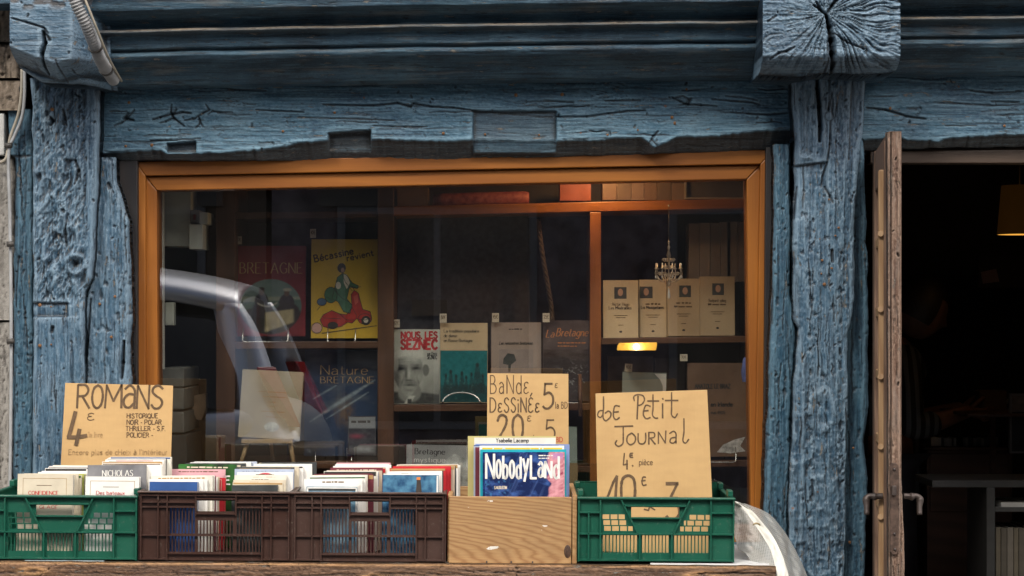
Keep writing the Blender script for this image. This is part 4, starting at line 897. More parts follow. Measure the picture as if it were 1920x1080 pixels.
for poly, mt, yy in SC[:-1]:
    if mt is not m_pdark: ribbon(ol, [f.p(*p) for p in poly + poly[:1]], 1.1 * f.k, -.0015)
for pts in ([(655, 535), (668, 540), (676, 537)], [(664, 544), (660, 536)], [(640, 512), (648, 530), (660, 545)], [(628, 545), (642, 560), (655, 566)], [(636, 588), (650, 600), (664, 600)], [(660, 576), (668, 590), (668, 598)], [(606, 596), (640, 598)], [(612, 556), (626, 566)], [(600, 575), (594, 582)]): ribbon(ol, [f.p(*p) for p in pts], 1.0 * f.k, -.0016)
ol.build('cover_print', m_pdark, o)
patch(o, f, [(644, 514), (650, 514), (656, 530), (650, 542), (644, 530)], m_cream, y=-.0014); patch(o, f, ell(634, 535, 5, 7, 12), m_cream, y=-.0014); patch(o, f, [(662, 556), (670, 552), (672, 566), (666, 572)], M('print_red_light', (.6, .10, .07), .5), y=-.0012)
wstand('wire stand under the dark red art book', 456, 541, 641, .375); wstand('wire stand under the yellow comic album', 615, 667, 641, .37)
ptag('price_tag', 'price tag standing above the dark red art book', 447, 458, .40, 13, 15, '30€'); ptag('price_tag', 'price tag standing above the yellow comic album', 587, 446, .395, 11, 17, '10€')
# lower left bay
m_nav = M('navy_cover', (.030, .045, .085), .22, .5, 10, .0, col2=(.07, .09, .14), coat=.5)
f = Frame(570, 707, 655, 855, .385); o = book('large navy nature album wrapped in glossy plastic', f, .03, m_nav, 6)
def navy_art(X, Y):
    n = fbm(X / 26, Y / 20, 4, 8); C = flat(X, (.022, .032, .062)) + n[..., None] * np.array((.015, .022, .035)); C = lay(C, sm(Y - 720, 90) * .8, (.035, .06, .12))
    r = gs(X, Y, 645, 772, 24, 42) * (.6 + .9 * ridge(X / 9, Y / 9, 4, 2)); C = lay(C, np.clip(r - .45, 0, 1) * 1.3, (.13, .085, .06)); C = lay(C, np.clip((fbm(X / 40, Y / 14, 3, 4) - .2) * 2, 0, 1) * .5, (.12, .14, .16))
    for (x0, y0, x1, y1, w) in ((580, 791, 702, 712, 3.2), (586, 748, 630, 722, 1.8), (610, 786, 690, 735, 1.6), (575, 842, 582, 848, 3)):
        d, t = seg_dist(X, Y, (x0, y0), (x1, y1)); C = lay(C, np.clip(1.2 - d / (w * (.4 + np.sin(np.pi * t))), 0, 1) * (.6 + .5 * fbm(X / 7, Y / 4, 3, 6)), (.36, .43, .46))  # diagonal glints of the plastic wrap painted into the cover picture
    return C
print_grid(o, f, (571, 706, 657, 854), navy_art, 1.6, -.0003, .22)
write(o, m_gold, 'Nature', f.b(600, 688, 684, 702), .1, nib=.4, y=-.0008); write(o, m_gold, 'BRETAGNE', f.b(600, 700, 706, 718), .12, nib=.4, serif=.06, y=-.0009)
f = Frame(652, 704, 780, 852, .345); o = book('small grey magazine with red print propped on the navy album', f, .006, M('grey_photo_cover', (.06, .06, .07), .2, .5, 14, 0, col2=(.20, .20, .22), coat=.4), 6)
print_grid(o, f, (654, 703, 782, 851), lambda X, Y: lay(lay(lay(flat(X, (.05, .05, .06)) + fbm(X / 8, Y / 5, 4, 2)[..., None] * .05, sm(803 - Y, 2), (.26, .27, .28)), gs(X, Y, 668, 818, 12, 4) * .8, (.35, .06, .10)), np.clip(gs(X, Y, 680, 842, 20, 5) * (1 + fbm(X / 5, Y / 3, 3, 3)), 0, 1), (.34, .36, .37)), 1.3)
small_print(o, m_pdark, f.b(658, 694, 787, 794), 3)
wstand('wire stand under the navy nature album', 592, 660, 866, .37, 22)
m_tan = M('tan_cover', (.42, .35, .24), .4, .1, 12)
f = Frame(446, 560, 694, 822, .26); o = book('large cream antique volume standing on a small wooden easel', f, .035, m_tan, 8, 3)
for i, (a, b, y) in enumerate(((478, 536, 735), (486, 530, 744), (498, 512, 754), (500, 512, 762), (486, 530, 772), (496, 518, 782))): patch(o, f, rect(a, y - 1.2, b, y + .3), m_pen2, y=-.0005)
patch(o, f, ell(508, 800, 14, 9), M('plastic_fold', (.5, .49, .42), .2, .3, 60), y=-.0006)
E = empty('easel', P(503, 868, .27)); tag(E, 'small wooden table easel under the cream antique volume', 'easel'); m_pine = wood('pine', (.45, .30, .15), (.55, .38, .20), 'z', 20)
for a, b in (((466, 824), (452, 868)), ((543, 824), (550, 868))):
    A, B_ = P(*a, .27) - E.location, P(*b, .25) - E.location; MB().tube([B_, A], .007, 4).build('leg', m_pine, E)
o = MB().box((-.075, -.03, 0), (.075, .02, .012)).build('ledge', m_pine, E); o.location = P(503, 830, .27) - E.location
MB().tube([(0, .12, 0), (0, .03, .09)], .006, 4).build('leg', m_pine, E)
# electric cupboard and storage at the far left
m_eb = M('meter_white', (.72, .75, .66), .5, .08)
EC = empty('electric_meter_box', P(340, 470, .42)); tag(EC, 'pale electric meter box with breakers high at the window corner', 'meter box')
def ecb(name, x0, x1, y0, y1, ya, yb, mt=m_eb): o = slab(rect(x0, y0, x1, y1), ya, yb).build(name, mt, None, .002); o.location = -EC.location; o.parent = EC
ecb('cabinet', 306, 358, 352, 462, .30, .42); ecb('cover', 354, 380, 420, 467, .27, .40); ecb('breaker_row', 356, 374, 394, 418, .29, .4, M('breaker_beige', (.35, .31, .24), .5)); ecb('breaker', 374, 390, 398, 420, .28, .4); ecb('switch', 362, 367, 402, 412, .285, .29, M('breaker_red', (.25, .03, .03), .4))
tag(slab([(298, 352), (305, 352), (306, 692), (300, 692)], .20, .23).build('white_pole', M('pole_white', (.75, .78, .75), .5)), 'slim white upright pole just behind the glass at the window corner', 'pole')
tag(slab(rect(309, 567, 326, 610), .36, .40).build('wall_socket', m_eb, None, .003), 'small white socket box beside the slim white pole', 'socket box')
SB = empty('storage_bin', P(325, 860, .30)); tag(SB, 'grey plastic storage bins stacked behind the glass by the pole', 'storage bin')
for y0, y1 in ((690, 726), (728, 768), (772, 812)): o = slab(rect(298, y0, 345, y1), .30, .6).build('drawer', M('bin_grey', (.20, .20, .18), .6), None, .004); o.location = -SB.location; o.parent = SB
o = slab(rect(300, 815, 350, 990), .3, .6).build('cupboard', M('bin_dark', (.07, .07, .068), .6), None, .004); o.location = -SB.location; o.parent = SB
o = slab([(362, 742), (384, 738), (386, 765), (378, 788), (368, 786), (360, 764)], .5, .56).build('paper_bag', M('kraft_bag', (.28, .2, .14), .8, .2, 20, .5)); tag(o, 'small brown paper bag hanging in the shadows beside the left bay', 'paper bag')
# middle bay books
mk = lambda n, c, **k: M(n, c, **{**dict(rough=.35, var=.1, scale=10), **k})
f = Frame(732, 824, 617, 757, .365); o = book('white paperback with a grey portrait and bold red NOUS, LES SEZNEC title', f, .024, mk('greenish_white_cover', (.50, .53, .46)), 5)
for b, t in ((f.b(752, 819, 622, 634), 'NOUS, LES'), (f.b(752, 819, 637, 654), 'SEZNEC')): write(o, m_red, t, b, .27, gap=.22)
write(o, m_ink, 'par Denis', f.b(801, 819, 660, 665), .16); write(o, m_ink, 'SEZNEC', f.b(801, 819, 666, 673), .2)
m_g1 = M('print_grey_dark', (.055, .06, .058), .4, .3, 30, 0)

def portrait(X, Y):
    bg_ = .40 + .05 * fbm(X / 14, Y / 14, 3, 1) - .16 * sm(Y - 715, 40) * sm(X - 790, 14); L = bg_
    def put(L, m, v): return L * (1 - m) + v * m
    coat_ = np.clip(sm(Y - 733 - np.abs(X - 768) * .12 - (X < 750) * (750 - X) * -.2, 4), 0, 1); L = put(L, coat_, .075 + .04 * fbm(X / 5, Y / 5, 3, 2))
    L = put(L, el(X, Y, 768, 735, 22, 20, .2), .22); L = put(L, el(X, Y, 798, 694, 6.5, 11, .3), .17)
    face = el(X, Y, 765, 698, 28 - np.clip(Y - 708, 0, 40) * .30, 47, .10)
    F_ = .26 + .16 * gs(X, Y, 775, 670, 16, 9) + .05 * gs(X, Y, 784, 706, 8, 9) - .12 * gs(X, Y, 742, 710, 7, 22) + .04 * fbm(X / 4, Y / 6, 3, 5)
    F_ -= .26 * gs(X, Y, 752, 691, 9, 4.5) + .25 * gs(X, Y, 780, 690, 8.5, 4.2); F_ -= .10 * gs(X, Y, 751, 685, 9, 2) + .10 * gs(X, Y, 781, 684, 9, 2)
    F_ += .07 * gs(X, Y, 752, 695, 4, 1.2) + .07 * gs(X, Y, 780, 694, 4, 1.2); F_ += .14 * gs(X, Y, 767, 700, 3, 11) - .14 * gs(X, Y, 761, 702, 2.5, 9) - .17 * gs(X, Y, 767, 713, 7, 1.8)
    F_ -= .20 * gs(X, Y, 768, 722, 11, 1.6) + .07 * gs(X, Y, 768, 718, 12, 2.5); F_ += .06 * gs(X, Y, 768, 727, 7, 2) - .08 * gs(X, Y, 768, 732, 6, 1.5) + .07 * gs(X, Y, 769, 739, 8, 4)
    for a in ((755, 712, -.35), (783, 712, .35)): F_ -= .09 * np.exp(-((X - a[0] - (Y - 712) * a[2]) / 1.5) ** 2) * gs(X, Y, a[0], 715, 10, 8)
    for yy in (668, 673, 678): F_ -= .035 * np.exp(-((Y - yy - ((X - 767) / 16) ** 2) / .9) ** 2)
    L = put(L, face, F_); hair = el(X, Y, 766, 664, 30, 13, .25) * sm(668 - Y + ((X - 767) / 11) ** 2, 5); L = put(L, hair, .46 + .05 * fbm(X / 2, Y / 5, 2, 9))
    L = put(L, el(X, Y, 742, 680, 5, 16, .4) * .7, .38); L = put(L, sm(Y - 742, 3) * sm(6 - np.abs(X - 768 + (Y - 750) * .6), 3), .45); L = put(L, sm(Y - 748, 2) * sm(4 - np.abs(X - 768), 2), .06)
    return (np.clip(L, 0, 1) ** 1.25 * 1.35)[..., None] * np.array((.97, 1.0, .90))
print_grid(o, f, (733, 823.5, 656, 756.5), portrait, 1.1)
m_teal = M('teal_print', (.02, .13, .14), .35, .5, 14, 0, col2=(.035, .24, .25))
f = Frame(825, 914, 605, 755, .365); o = book('cream and teal book on Breton dance with a wire arch before it', f, .022, mk('beige_cover', (.55, .42, .26)), 5)
patch(o, f, rect(825.5, 657, 913.5, 754), m_teal)
for y, t, x in ((617, 'La tradition populaire', 898), (626, 'de danse', 857), (635, 'en Basse-Bretagne', 886)): write(o, m_ink, t, f.b(832, x, y, y + 6), .15, nib=.5, gap=.16)
def woodcut(X, Y):
    C = flat(X, (.012, .15, .165)) + fbm(X / 6, Y / 6, 4, 4)[..., None] * np.array((.01, .05, .05)); C = lay(C, sm(Y - 722 + 5 * fbm(X / 8, Y * 0, 2, 2), 6) * .8, (.012, .05, .055))
    for x, t, w in ((836, 704, 4), (845, 697, 5), (855, 706, 4), (866, 700, 5), (874, 708, 4), (884, 702, 4), (895, 684, 6), (905, 704, 4)):
        C = lay(C, el(X, Y, x, t, w * .55, 4, .5), (.02, .03, .03)); C = lay(C, sm(w * (.4 + (Y - t) / 34) - np.abs(X - x), 1.6) * sm(Y - t - 2, 2) * sm(738 - Y, 3) * (.7 + .5 * fbm(X / 2, Y / 3, 3, x % 9)), (.018, .03, .032))
    return lay(C, np.clip((fbm(X / 3, Y / 3, 3, 7) - .35) * 3, 0, 1) * sm(Y - 700, 10) * .6, (.10, .24, .22))
print_grid(o, f, (825.5, 913.5, 657, 754), woodcut, 1.2)
f = Frame(921, 1015, 604, 750, .37); o = book('pale mauve book with a small tree print partly behind the price board', f, .022, mk('mauve_cover', (.33, .26, .22)), 5)
write(o, m_ink, 'Les rencontres bretonnes', f.b(936, 998, 640, 646), .15, slant=.3, gap=.16); patch(o, f, rect(936, 655, 1000, 700), M('print_mauve', (.27, .22, .20), .4)); patch(o, f, [(944, 672), (952, 662), (964, 664), (968, 676), (958, 684), (957, 697), (953, 697), (953, 684), (943, 682)], m_g1, y=-.0006); small_print(o, m_ink, f.b(954, 980, 615, 618), 4)
f = Frame(1018, 1110, 600, 752, .36); o = book('brown landscape album titled La Bretagne in orange lettering', f, .03, M('brown_landscape_cover', (.06, .045, .042), .15, .5, 12, 0, col2=(.14, .11, .105), coat=.7), 5)
m_or = M('orange_lettering', (.50, .19, .05), .5, .1); write(o, m_or, 'La', f.b(1024, 1038, 618, 632), .12, nib=.4, slant=.25); write(o, m_or, 'Bretagne', f.b(1043, 1102, 615, 630), .13, nib=.4, slant=.25)
for i, y in enumerate((641, 647)): small_print(o, m_or, f.b(1046, 1100 - 18 * i, y, y + 3), i)
def brown_land(X, Y):
    n = fbm(X / 22, Y / 9, 5, 3); C = flat(X, (.075, .058, .052)) + n[..., None] * .045; C = lay(C, sm(Y - 672 - np.sin(X / 17) * 4, 5) * .6, (.035, .03, .03)); gl = np.clip((ridge(X / 10 + Y / 14, (Y - X * .5) / 8, 4, 5) - .78) * 7, 0, 1) * gs(X, Y, 1080, 705, 26, 24)
    return lay(C, gl, (.42, .43, .43))  # pale glint on the glossy cover painted into its picture
print_grid(o, f, (1019, 1109, 655, 750), brown_land, 1.3, -.0004, .2)
for x, y, d, t, l in ((743, 614, .37, '12€', 'price tag above the white portrait paperback'), (831, 605, .37, '50€', 'price tag above the cream and teal dance book'), (929, 604, .375, '15€', 'price tag above the pale mauve book'), (1024, 604, .365, '25€', 'price tag above the brown landscape album')): ptag('price_tag', l, x, y, d, 13, 17 if x != 743 else 15, t)
q = [P(829 + 36 + 35 * math.cos(a), 755 - 19 * math.sin(a), .33 + .02 * math.sin(a)) for a in [math.pi * k / 16 for k in range(17)]]; c = P(865, 757, .33)
tag(MB().tube([p - c for p in q], .0028, 8).build('wire_arch', m_steel, loc=c), 'curved steel wire arch holding the dance book', 'book stand', 'wire book stands in the window')
wstand('wire stand under the brown landscape album', 1060, 1090, 755, .345, 30)
# bottom middle
f = Frame(760, 880, 834, 940, .30); o = book('grey magazine titled Bretagne mystique low behind the crates', f, .008, M('mist_cover', (.20, .20, .205), .35, .6, 8, 0, col2=(.36, .37, .37)), 8, 1)
write(o, m_ink, 'Bretagne', f.b(776, 832, 841, 852), .16, nib=.4); write(o, m_white, 'mystique', f.b(775, 833, 857, 867), .14, nib=.4)
patch(o, f, [(764, 880), (790, 866), (820, 872), (850, 850), (878, 862), (878, 935), (764, 935)], M('print_pale_rock', (.42, .44, .43), .5, .5, 24), y=-.0004)
tag(MB().tube([(0, 0, 0), (0, .04, .12)], .006, 6).build('pencil', m_up, loc=P(1088, 780, .24)), 'dark wooden stick leaning by the middle bookcase upright', 'stick')
f = Frame(1066, 1082, 800, 868, .28); o = book('thin pale green booklet standing beside the middle bookcase upright', f, .004, M('pale_green_cover', (.22, .27, .24), .5, .1, 12, 0), 5)
f = Frame(1068, 1083, 868, 925, .27); o = book('small mustard pamphlet standing below the pale green booklet', f, .004, M('mustard_cover', (.22, .15, .07), .5, .1, 12, 0), 5)
# bay 2 upper: dark cloth panel, rope, patterned roll
tag(slab([(746, 400), (990, 404), (994, 620), (990, 740), (744, 745)], .52, .53).build('hanging_cloth', M('charcoal_cloth', (.075, .070, .085), .85, .2, 60, .5)), 'dull charcoal cloth panel hung behind the middle shelf books', 'cloth panel')
o = slab(rect(772, 562, 838, 592), .50, .515).build('frame_corner', M('dull_brown_print', (.05, .04, .032), .6, .2, 15)); tag(o, 'dim brown framed print leaning low against the charcoal cloth', 'framed print')
m_rope = M('brown_rope', (.10, .065, .04), .9, .3, 200, .5); pr = [P(1009, 412, .40), P(1016, 470, .40), P(1026, 530, .41), P(1034, 580, .42), P(1036, 640, .43)]
qp = [Vector(p) for p in cat_rom([tuple(p) for p in pr], 24)]; RP = MB()
for k in range(3):
    RP.tube([p - qp[-1] + Vector((math.cos(i * .42 + k * 2.09), math.sin(i * .42 + k * 2.09), 0)) * .0035 for i, p in enumerate(qp)], .0045, 6)
tag(RP.build('rope', m_rope, loc=qp[-1]), 'twisted brown rope hanging from the lamplit orange shelf beside the cloth', 'rope')
m_floral = M('red_floral_cloth', (.20, .03, .03), .6, .4, 60, .3, col2=(.42, .13, .10))
qa, qb = P(812, 376, .40), P(992, 371, .40); tag(MB().tube([(0, 0, 0), (.03, 0, .001), (qb.x - qa.x - .01, 0, qb.z - qa.z), (qb.x - qa.x, 0, qb.z - qa.z)], [.017, .021, .020, .016], 14).build('cloth_roll', m_floral, loc=qa), 'roll of red flowered fabric lying on top of the lamplit orange shelf', 'fabric roll')
tag(slab([(745, 352), (802, 350), (802, 388), (745, 390)], .38, .5).build('cardboard_box', M('dull_carton', (.19, .11, .06), .7)), 'brown carton on the bookcase top beside the flowered roll', 'box')
tag(slab(rect(1050, 340, 1108, 376), .37, .5).build('red_box', M('red_brown_box', (.22, .05, .025), .6)), 'reddish box on the bookcase top behind the lamplit orange shelf', 'box')
# rows of dim spines on the right bay
def spines(x0, x1, yb, yt, y, ws, cols, group, lab, seed=1):
    r = random.Random(seed); x = x0; i = 0
    while x < x1:
        w = r.choice(ws); h = yb - yt - r.uniform(0, 5); c = cols[i % len(cols)]
        fr = Frame(x, x + w - .8, yb - h, yb, y); mt = M('spine_%d_%d' % (int(c[0] * 999), int(c[2] * 999)), c, .5, .12, 18)
        mb = MB(); mb.box((-fr.w/2, 0, 0), (fr.w/2, .0015, fr.h)); mb.box((-fr.w/2, .0015, 0), (-fr.w/2 + .0015, .13, fr.h)); mb.box((fr.w/2 - .0015, .0015, 0), (fr.w/2, .13, fr.h))
        o = mb.build('book', mt); o.location = fr.loc(); MB().box((-fr.w/2 + .0016, .0016, .002), (fr.w/2 - .0016, .127, fr.h - .004)).build('page_block', m_pages, o)
        tag(o, lab.format(ORD[i]), 'book', group); x += w; i += 1
spines(1130, 1284, 375, 339, .37, [27, 24, 30], [(.16, .10, .07), (.13, .09, .065), (.18, .12, .085)], 'old volumes lined up on the bookcase top', 'brown bound volume, {} from the lamplit orange upright, on the bookcase top')
spines(1292, 1352, 528, 416, .44, [20, 22, 19], [(.19, .165, .155), (.22, .19, .18), (.17, .15, .145)], 'tall grey volumes behind the hanging ornament', 'tall grey volume, {} from the hanging thread, behind the middle ivory novels', 3)
spines(1364, 1402, 528, 414, .44, [20, 19], [(.20, .175, .165), (.18, .155, .15)], 'tall grey volumes behind the hanging ornament', 'tall grey volume, {} after the gap, behind the last tan novel', 4)
GF = empty('picture_frame', P(1338, 373, .36)); tag(GF, 'glazed picture frame lying upright on the bookcase top', 'picture frame')
for b_ in (rect(1284, 338, 1287, 373), rect(1287, 370, 1394, 373), rect(1394, 336, 1397, 373), rect(1287, 336, 1394, 339)): o = slab(b_, .36, .375).build('frame', M('silver_frame', (.4, .33, .26), .4, metal=.3)); o.location = -GF.location; o.parent = GF
o = slab(rect(1287, 339, 1394, 370), .368, .373).build('picture', M('dim_picture', (.09, .075, .065), .4)); o.location = -GF.location; o.parent = GF
# four cream novels
m_nov = M('ivory_cover', (.56, .46, .31), .4, .06, 10, 0); m_nov2 = M('tan_ivory_cover', (.46, .35, .22), .4, .06, 10, 0)
NV = [(1131, 1197, 525, 633, .365, m_nov, 'Victor Hugo', 'Les Misérables', 'ivory novel by Victor Hugo standing first beside the lamplit orange upright', 1152, 1175),
      (1199, 1250, 524, 632, .385, m_nov, '', 'Les Mousquetaires', 'ivory novel with a dark portrait, second along the right bay shelf', 1200, 1224),
      (1252, 1312, 522, 630, .365, m_nov2, '', '', 'tan novel behind the crystal drop, third along the right bay shelf', 1274, 1296),
      (1313, 1378, 518, 629, .36, m_nov2, 'Rudyard Kipling', '', 'tan novel standing last in the row near the window frame', 1336, 1358)]
for x0, x1, yt, yb, y, mt, a, t, lab, p0, p1 in NV:
    f = Frame(x0, x1, yt, yb, y); o = book(lab, f, .035, mt, 4); k = (x0 + x1) / 2
    patch(o, f, rect(p0, yt + 13, p1, yt + 35), m_g1); patch(o, f, ell((p0 + p1) / 2, yt + 23, 5, 7, 12), m_flesh, y=-.0005)
    (write(o, m_pen, a, f.b(k - 16 if x1 - x0 > 55 else k - 14, k + 16, yt + 42, yt + 48), .16, nib=.5) if a else small_print(o, m_pen, f.b(k - 14, k + 14, yt + 43, yt + 48), 7)); (write(o, m_ink, t, f.b(k - 22, k + 20, yt + 49, yt + 55), .17, nib=.5) if t else small_print(o, m_pen, f.b(k - 18, k + 16, yt + 50, yt + 55), 8))
    for dy, ww in ((66, 13), (70, 9), (84, 5)): patch(o, f, rect(k - ww, yt + dy, k + ww, yt + dy + 1.2), m_pen, y=-.0004)
    patch(o, f, ell(k, yt + 97, 3, 2, 8), m_ink, y=-.0004)
# hanging ornament
CH = empty('hanging_ornament', P(1254, 560, .24)); tag(CH, 'small filigree chandelier ornament with crystal drops hanging on a thread', 'ornament')
m_sil = M('antique_silver', (.55, .45, .33), .3, .3, 80, .3, metal=.85); m_cry = M('crystal', (.75, .72, .66), .05, .05, metal=.3, bmp=0)
k = S(.24); hp = lambda x, y: ((x - 1254) * k, 0, (560 - y) * k)
MB().tube([hp(1254, 390), hp(1254, 450)], .0006, 5).build('thread', m_steel, CH); o = MB().lathe([(.0001, .004), (.004, 0), (.0001, -.004)], seg=10).build('hook', m_white, CH); o.location = hp(1254, 386)
MB().lathe([(.0005, 0), (.004, -.006), (.002, -.014), (.005, -.02), (.003, -.03), (.007, -.045), (.003, -.055), (.002, -.10), (.006, -.115), (.003, -.125), (.007, -.13), (.001, -.138)], hp(1254, 450), 12).build('stem', m_sil, CH)
for a in range(8):
    an = a * math.pi / 4 + .2; ca, sa = math.cos(an), math.sin(an); tocm = lambda r, z: (r * ca, r * sa, z)
    z0 = hp(0, 520)[2]; Rr = .040
    pts = [(0.002, z0), (.012, z0 - .012), (.026, z0 - .010), (Rr, z0 + .008), (Rr - .002, z0 + .024)]; mb = MB().tube([tocm(*p) for p in cat_rom(pts, 5)], .0016, 6)
    for cr0, cz0, rad in ((.018, z0 + .006, .008), (.028, z0 + .010, .006), (.012, z0 + .028, .007), (.014, z0 + .050, .0065)):
        mb.tube([tocm(cr0 + rad * (1 - t / 14) * math.cos(t * .75), cz0 + rad * (1 - t / 14) * math.sin(t * .75)) for t in range(13)], .0011, 5)
    mb.build('arm', m_sil, CH)
    o = MB().lathe([(.0045, 0), (.0055, .003), (.002, .004), (.0022, .016), (.0003, .018)], tocm(Rr - .002, z0 + .024), 8).build('candle_cup', m_sil, CH)
    MB().lathe([(.0002, .0), (.0022, -.004), (.0002, -.012)], tocm(Rr, z0 + .006), 6).build('crystal_drop', m_cry, CH)
MB().lathe([(.0003, 0), (.004, -.016), (.0055, -.026), (.0003, -.034)], hp(1254, 540), 8).build('crystal_drop', m_cry, CH)
# lamp
LP = empty('tube_lamp', P(1194, 657, .20)); tag(LP, 'lit yellow tube lamp glowing under the right bay shelf', 'lamp')
def emit(name, col, st):
    m = bpy.data.materials.new(name); m.use_nodes = True; b = m.node_tree.nodes['Principled BSDF']; b.inputs['Base Color'].default_value = (*col, 1); b.inputs['Emission Color'].default_value = (*col, 1); b.inputs['Emission Strength'].default_value = st; return m
def lamp_shade_mat():
    m, nt, b = new_mat('glowing_amber_glass'); v = mapping(nt, (1, 1, 1)); g = N(nt, 'ShaderNodeTexGradient', gradient_type='SPHERICAL')
    mp = mapping(nt, (38, 38, 38), (0, 0, -.2)); nt.links.new(mp, g.inputs[0]); c = ramp(nt, g.outputs[0], [(0, (1, .52, .06)), (.9, (1, .85, .45))])
    nt.links.new(c, b.inputs['Emission Color']); st = math_n(nt, 'ADD', math_n(nt, 'MULTIPLY', g.outputs[0], 2.0), .36); nt.links.new(st, b.inputs['Emission Strength']); b.inputs['Base Color'].default_value = (.5, .3, .05, 1); return m
k = S(.20); MB().prism([(-37*k, 0, 0), (36*k, 0, 0), (38*k, 0, 9*k), (38*k, 0, 15*k), (-33*k, 0, 14*k), (-36*k, 0, 8*k)], [(-37*k, .02, 0), (36*k, .02, 0), (38*k, .02, 9*k), (38*k, .02, 15*k), (-33*k, .02, 14*k), (-36*k, .02, 8*k)]).build('lamp_shade', lamp_shade_mat(), LP, .002)
o = MB().lathe([(.0001, .010), (.007, .006), (.010, 0), (.007, -.006), (.0001, -.010)], seg=14).build('bulb', emit('bulb_glow', (1, .8, .45), 9), LP); o.location = (-1*k, -.004, 7*k)
for x in (-24, 12): o = MB().lathe([(.003, 0), (.003, .002)], seg=8).build('screw', m_steel, LP); o.location = (x*k, -.001, 12*k); o.rotation_euler = (R(90), 0, 0)
MB().box((-.05, .02, .006), (.05, .15, .016)).build('bracket', m_up, LP)
def lamp(name, loc, power, col, r, parent=None):
    l = bpy.data.lights.new(name, 'POINT'); l.energy = power; l.color = col; l.shadow_soft_size = r; o = bpy.data.objects.new(name, l); o.location = loc; link(o, parent); return o
lamp('tube_lamp_light', (0, -.03, .02), .28, (1, .62, .25), .02, LP)
# the shop's warm ceiling spot over the display, above the lintel line
SP = empty('ceiling_spot', P(1120, 290, .235)); tag(SP, 'small warm ceiling spotlight over the window display', 'lamp')
MB().lathe([(.02, .05), (.035, .045), (.04, 0), (.036, 0), (.03, .04), (.001, .044)], seg=18).build('housing', m_steel, SP)
lamp('spot_light', (0, -.02, -.005), 2.6, (1, .56, .24), .03, SP)
# lower right bay
f = Frame(1165, 1248, 698, 800, .36); o = book('pale grey cover with rounded corner showing above the newspaper price board', f, .02, M('pale_grey_cover', (.30, .33, .30), .25, .15, 10, 0, coat=.3), 5, 1.5); patch(o, f, [(1225, 700), (1247, 700), (1247, 790), (1242, 790), (1241, 722), (1236, 711)], m_white)
ptag('price_tag', 'price tag above the pale grey cover with rounded corner', 1178, 697, .37, 14, 15, '10€', 4); ptag('price_tag', 'price tag above the large brown folio', 1282, 677, .37, 14, 13, '30€')
f = Frame(1290, 1402, 680, 856, .365); o = book('large brown folio titled Anatole Le Braz wrapped in plastic', f, .04, M('brown_folio_cover', (.16, .095, .06), .25, .15, 6, 0, col2=(.24, .15, .10), coat=.4), 5)
write(o, m_ink, 'ANATOLE LE BRAZ', f.b(1304, 1370, 720, 728), .2); write(o, m_ink, 'en Irlande', f.b(1334, 1374, 754, 762), .2); write(o, m_ink, 'mai 1905', f.b(1334, 1360, 771, 776), .18); small_print(o, m_ink, f.b(1298, 1326, 756, 762), 6)
patch(o, f, [(1344, 848), (1356, 834), (1378, 824), (1398, 819), (1388, 836), (1398, 846), (1370, 850)], M('crumpled_plastic', (.5, .48, .46), .15, .4, 60), y=-.0008)
wstand('wire stand under the large brown folio', 1300, 1379, 866, .345, 28)
f = Frame(1140, 1225, 668, 800, .47); book('dark brown volume standing behind the pale grey cover', f, .03, M('dim_brown_cover', (.09, .06, .045), .5), 2)
f = Frame(1228, 1284, 672, 800, .48); book('narrow dark volume standing beside the large brown folio', f, .03, M('dim_dark_cover', (.07, .05, .042), .5), 2)
f = Frame(1392, 1410, 664, 720, .30); o = MB().lathe([(.001, .08), (.02, .07), (.026, .03), (.022, 0)], seg=14).build('blue_cloth', M('blue_cotton', (.12, .16, .42), .8, .2, 60, .4)); o.location = P(1406, 716, .30); tag(o, 'bit of blue checked cloth showing behind the window frame', 'cloth')
# ================================================================== inside the doorway
m_gm = M('grey_painted_metal', (.10, .10, .098), .5, .08); YS = 1.0
SU = empty('shelf_unit', P(1860, 1200, YS)); tag(SU, 'grey shelf unit with an overhanging top just inside the doorway', 'shelf unit')
def su(name, poly, y0=YS, y1=YS + .3): o = slab(poly, y0, y1).build(name, m_gm, None, .002); o.location = -SU.location; o.parent = SU
su('top', rect(1748, 901, 2300, 914)); su('side_panel', rect(1850, 914, 1866, 1240)); su('shelf', rect(1866, 951, 2300, 960)); su('side_panel', rect(2290, 914, 2304, 1240))
f = Frame(1877, 1945, 942, 951, YS + .01); o = book('white book lying flat on the upper shelf of the grey unit', f, .2, m_white, name='book')
r = random.Random(3); x = 1867
for i, w in enumerate((9, 10, 11, 8, 12, 10, 11, 9)):
    f = Frame(x, x + w, 988 + r.uniform(0, 3), 1110, YS + .02); mt = M('doorway_spine_%d' % (i % 3), [(.22, .19, .14), (.17, .15, .12), (.26, .23, .19)][i % 3], .6)
    book('tall cream spine, %s from the side panel, on the lower shelf of the grey unit' % ORD[i], f, .2, mt, group='cream spines on the lower shelf of the grey unit'); x += w + 1.5
su('shelf', rect(1866, 1111, 2300, 1120))
YC = 1.9; CB = empty('wooden_cabinet', P(1800, 1300, YC)); tag(CB, 'dark brown wooden cabinet deep inside the shop with a row of books on top', 'cabinet')
m_cab = wood('dark_cabinet_wood', (.07, .035, .022), (.11, .055, .035), 'x', 10)
def cbn(name, poly, y0=YC, y1=YC + .4): o = slab(poly, y0, y1).build(name, m_cab, None, .003); o.location = -CB.location; o.parent = CB
cbn('top', rect(1730, 838, 1905, 844), YC - .02); cbn('carcass', rect(1738, 844, 1898, 1280)); cbn('drawer_front', rect(1744, 850, 1892, 898), YC - .01, YC); cbn('drawer_front', rect(1744, 904, 1892, 960), YC - .01, YC)
x = 1746
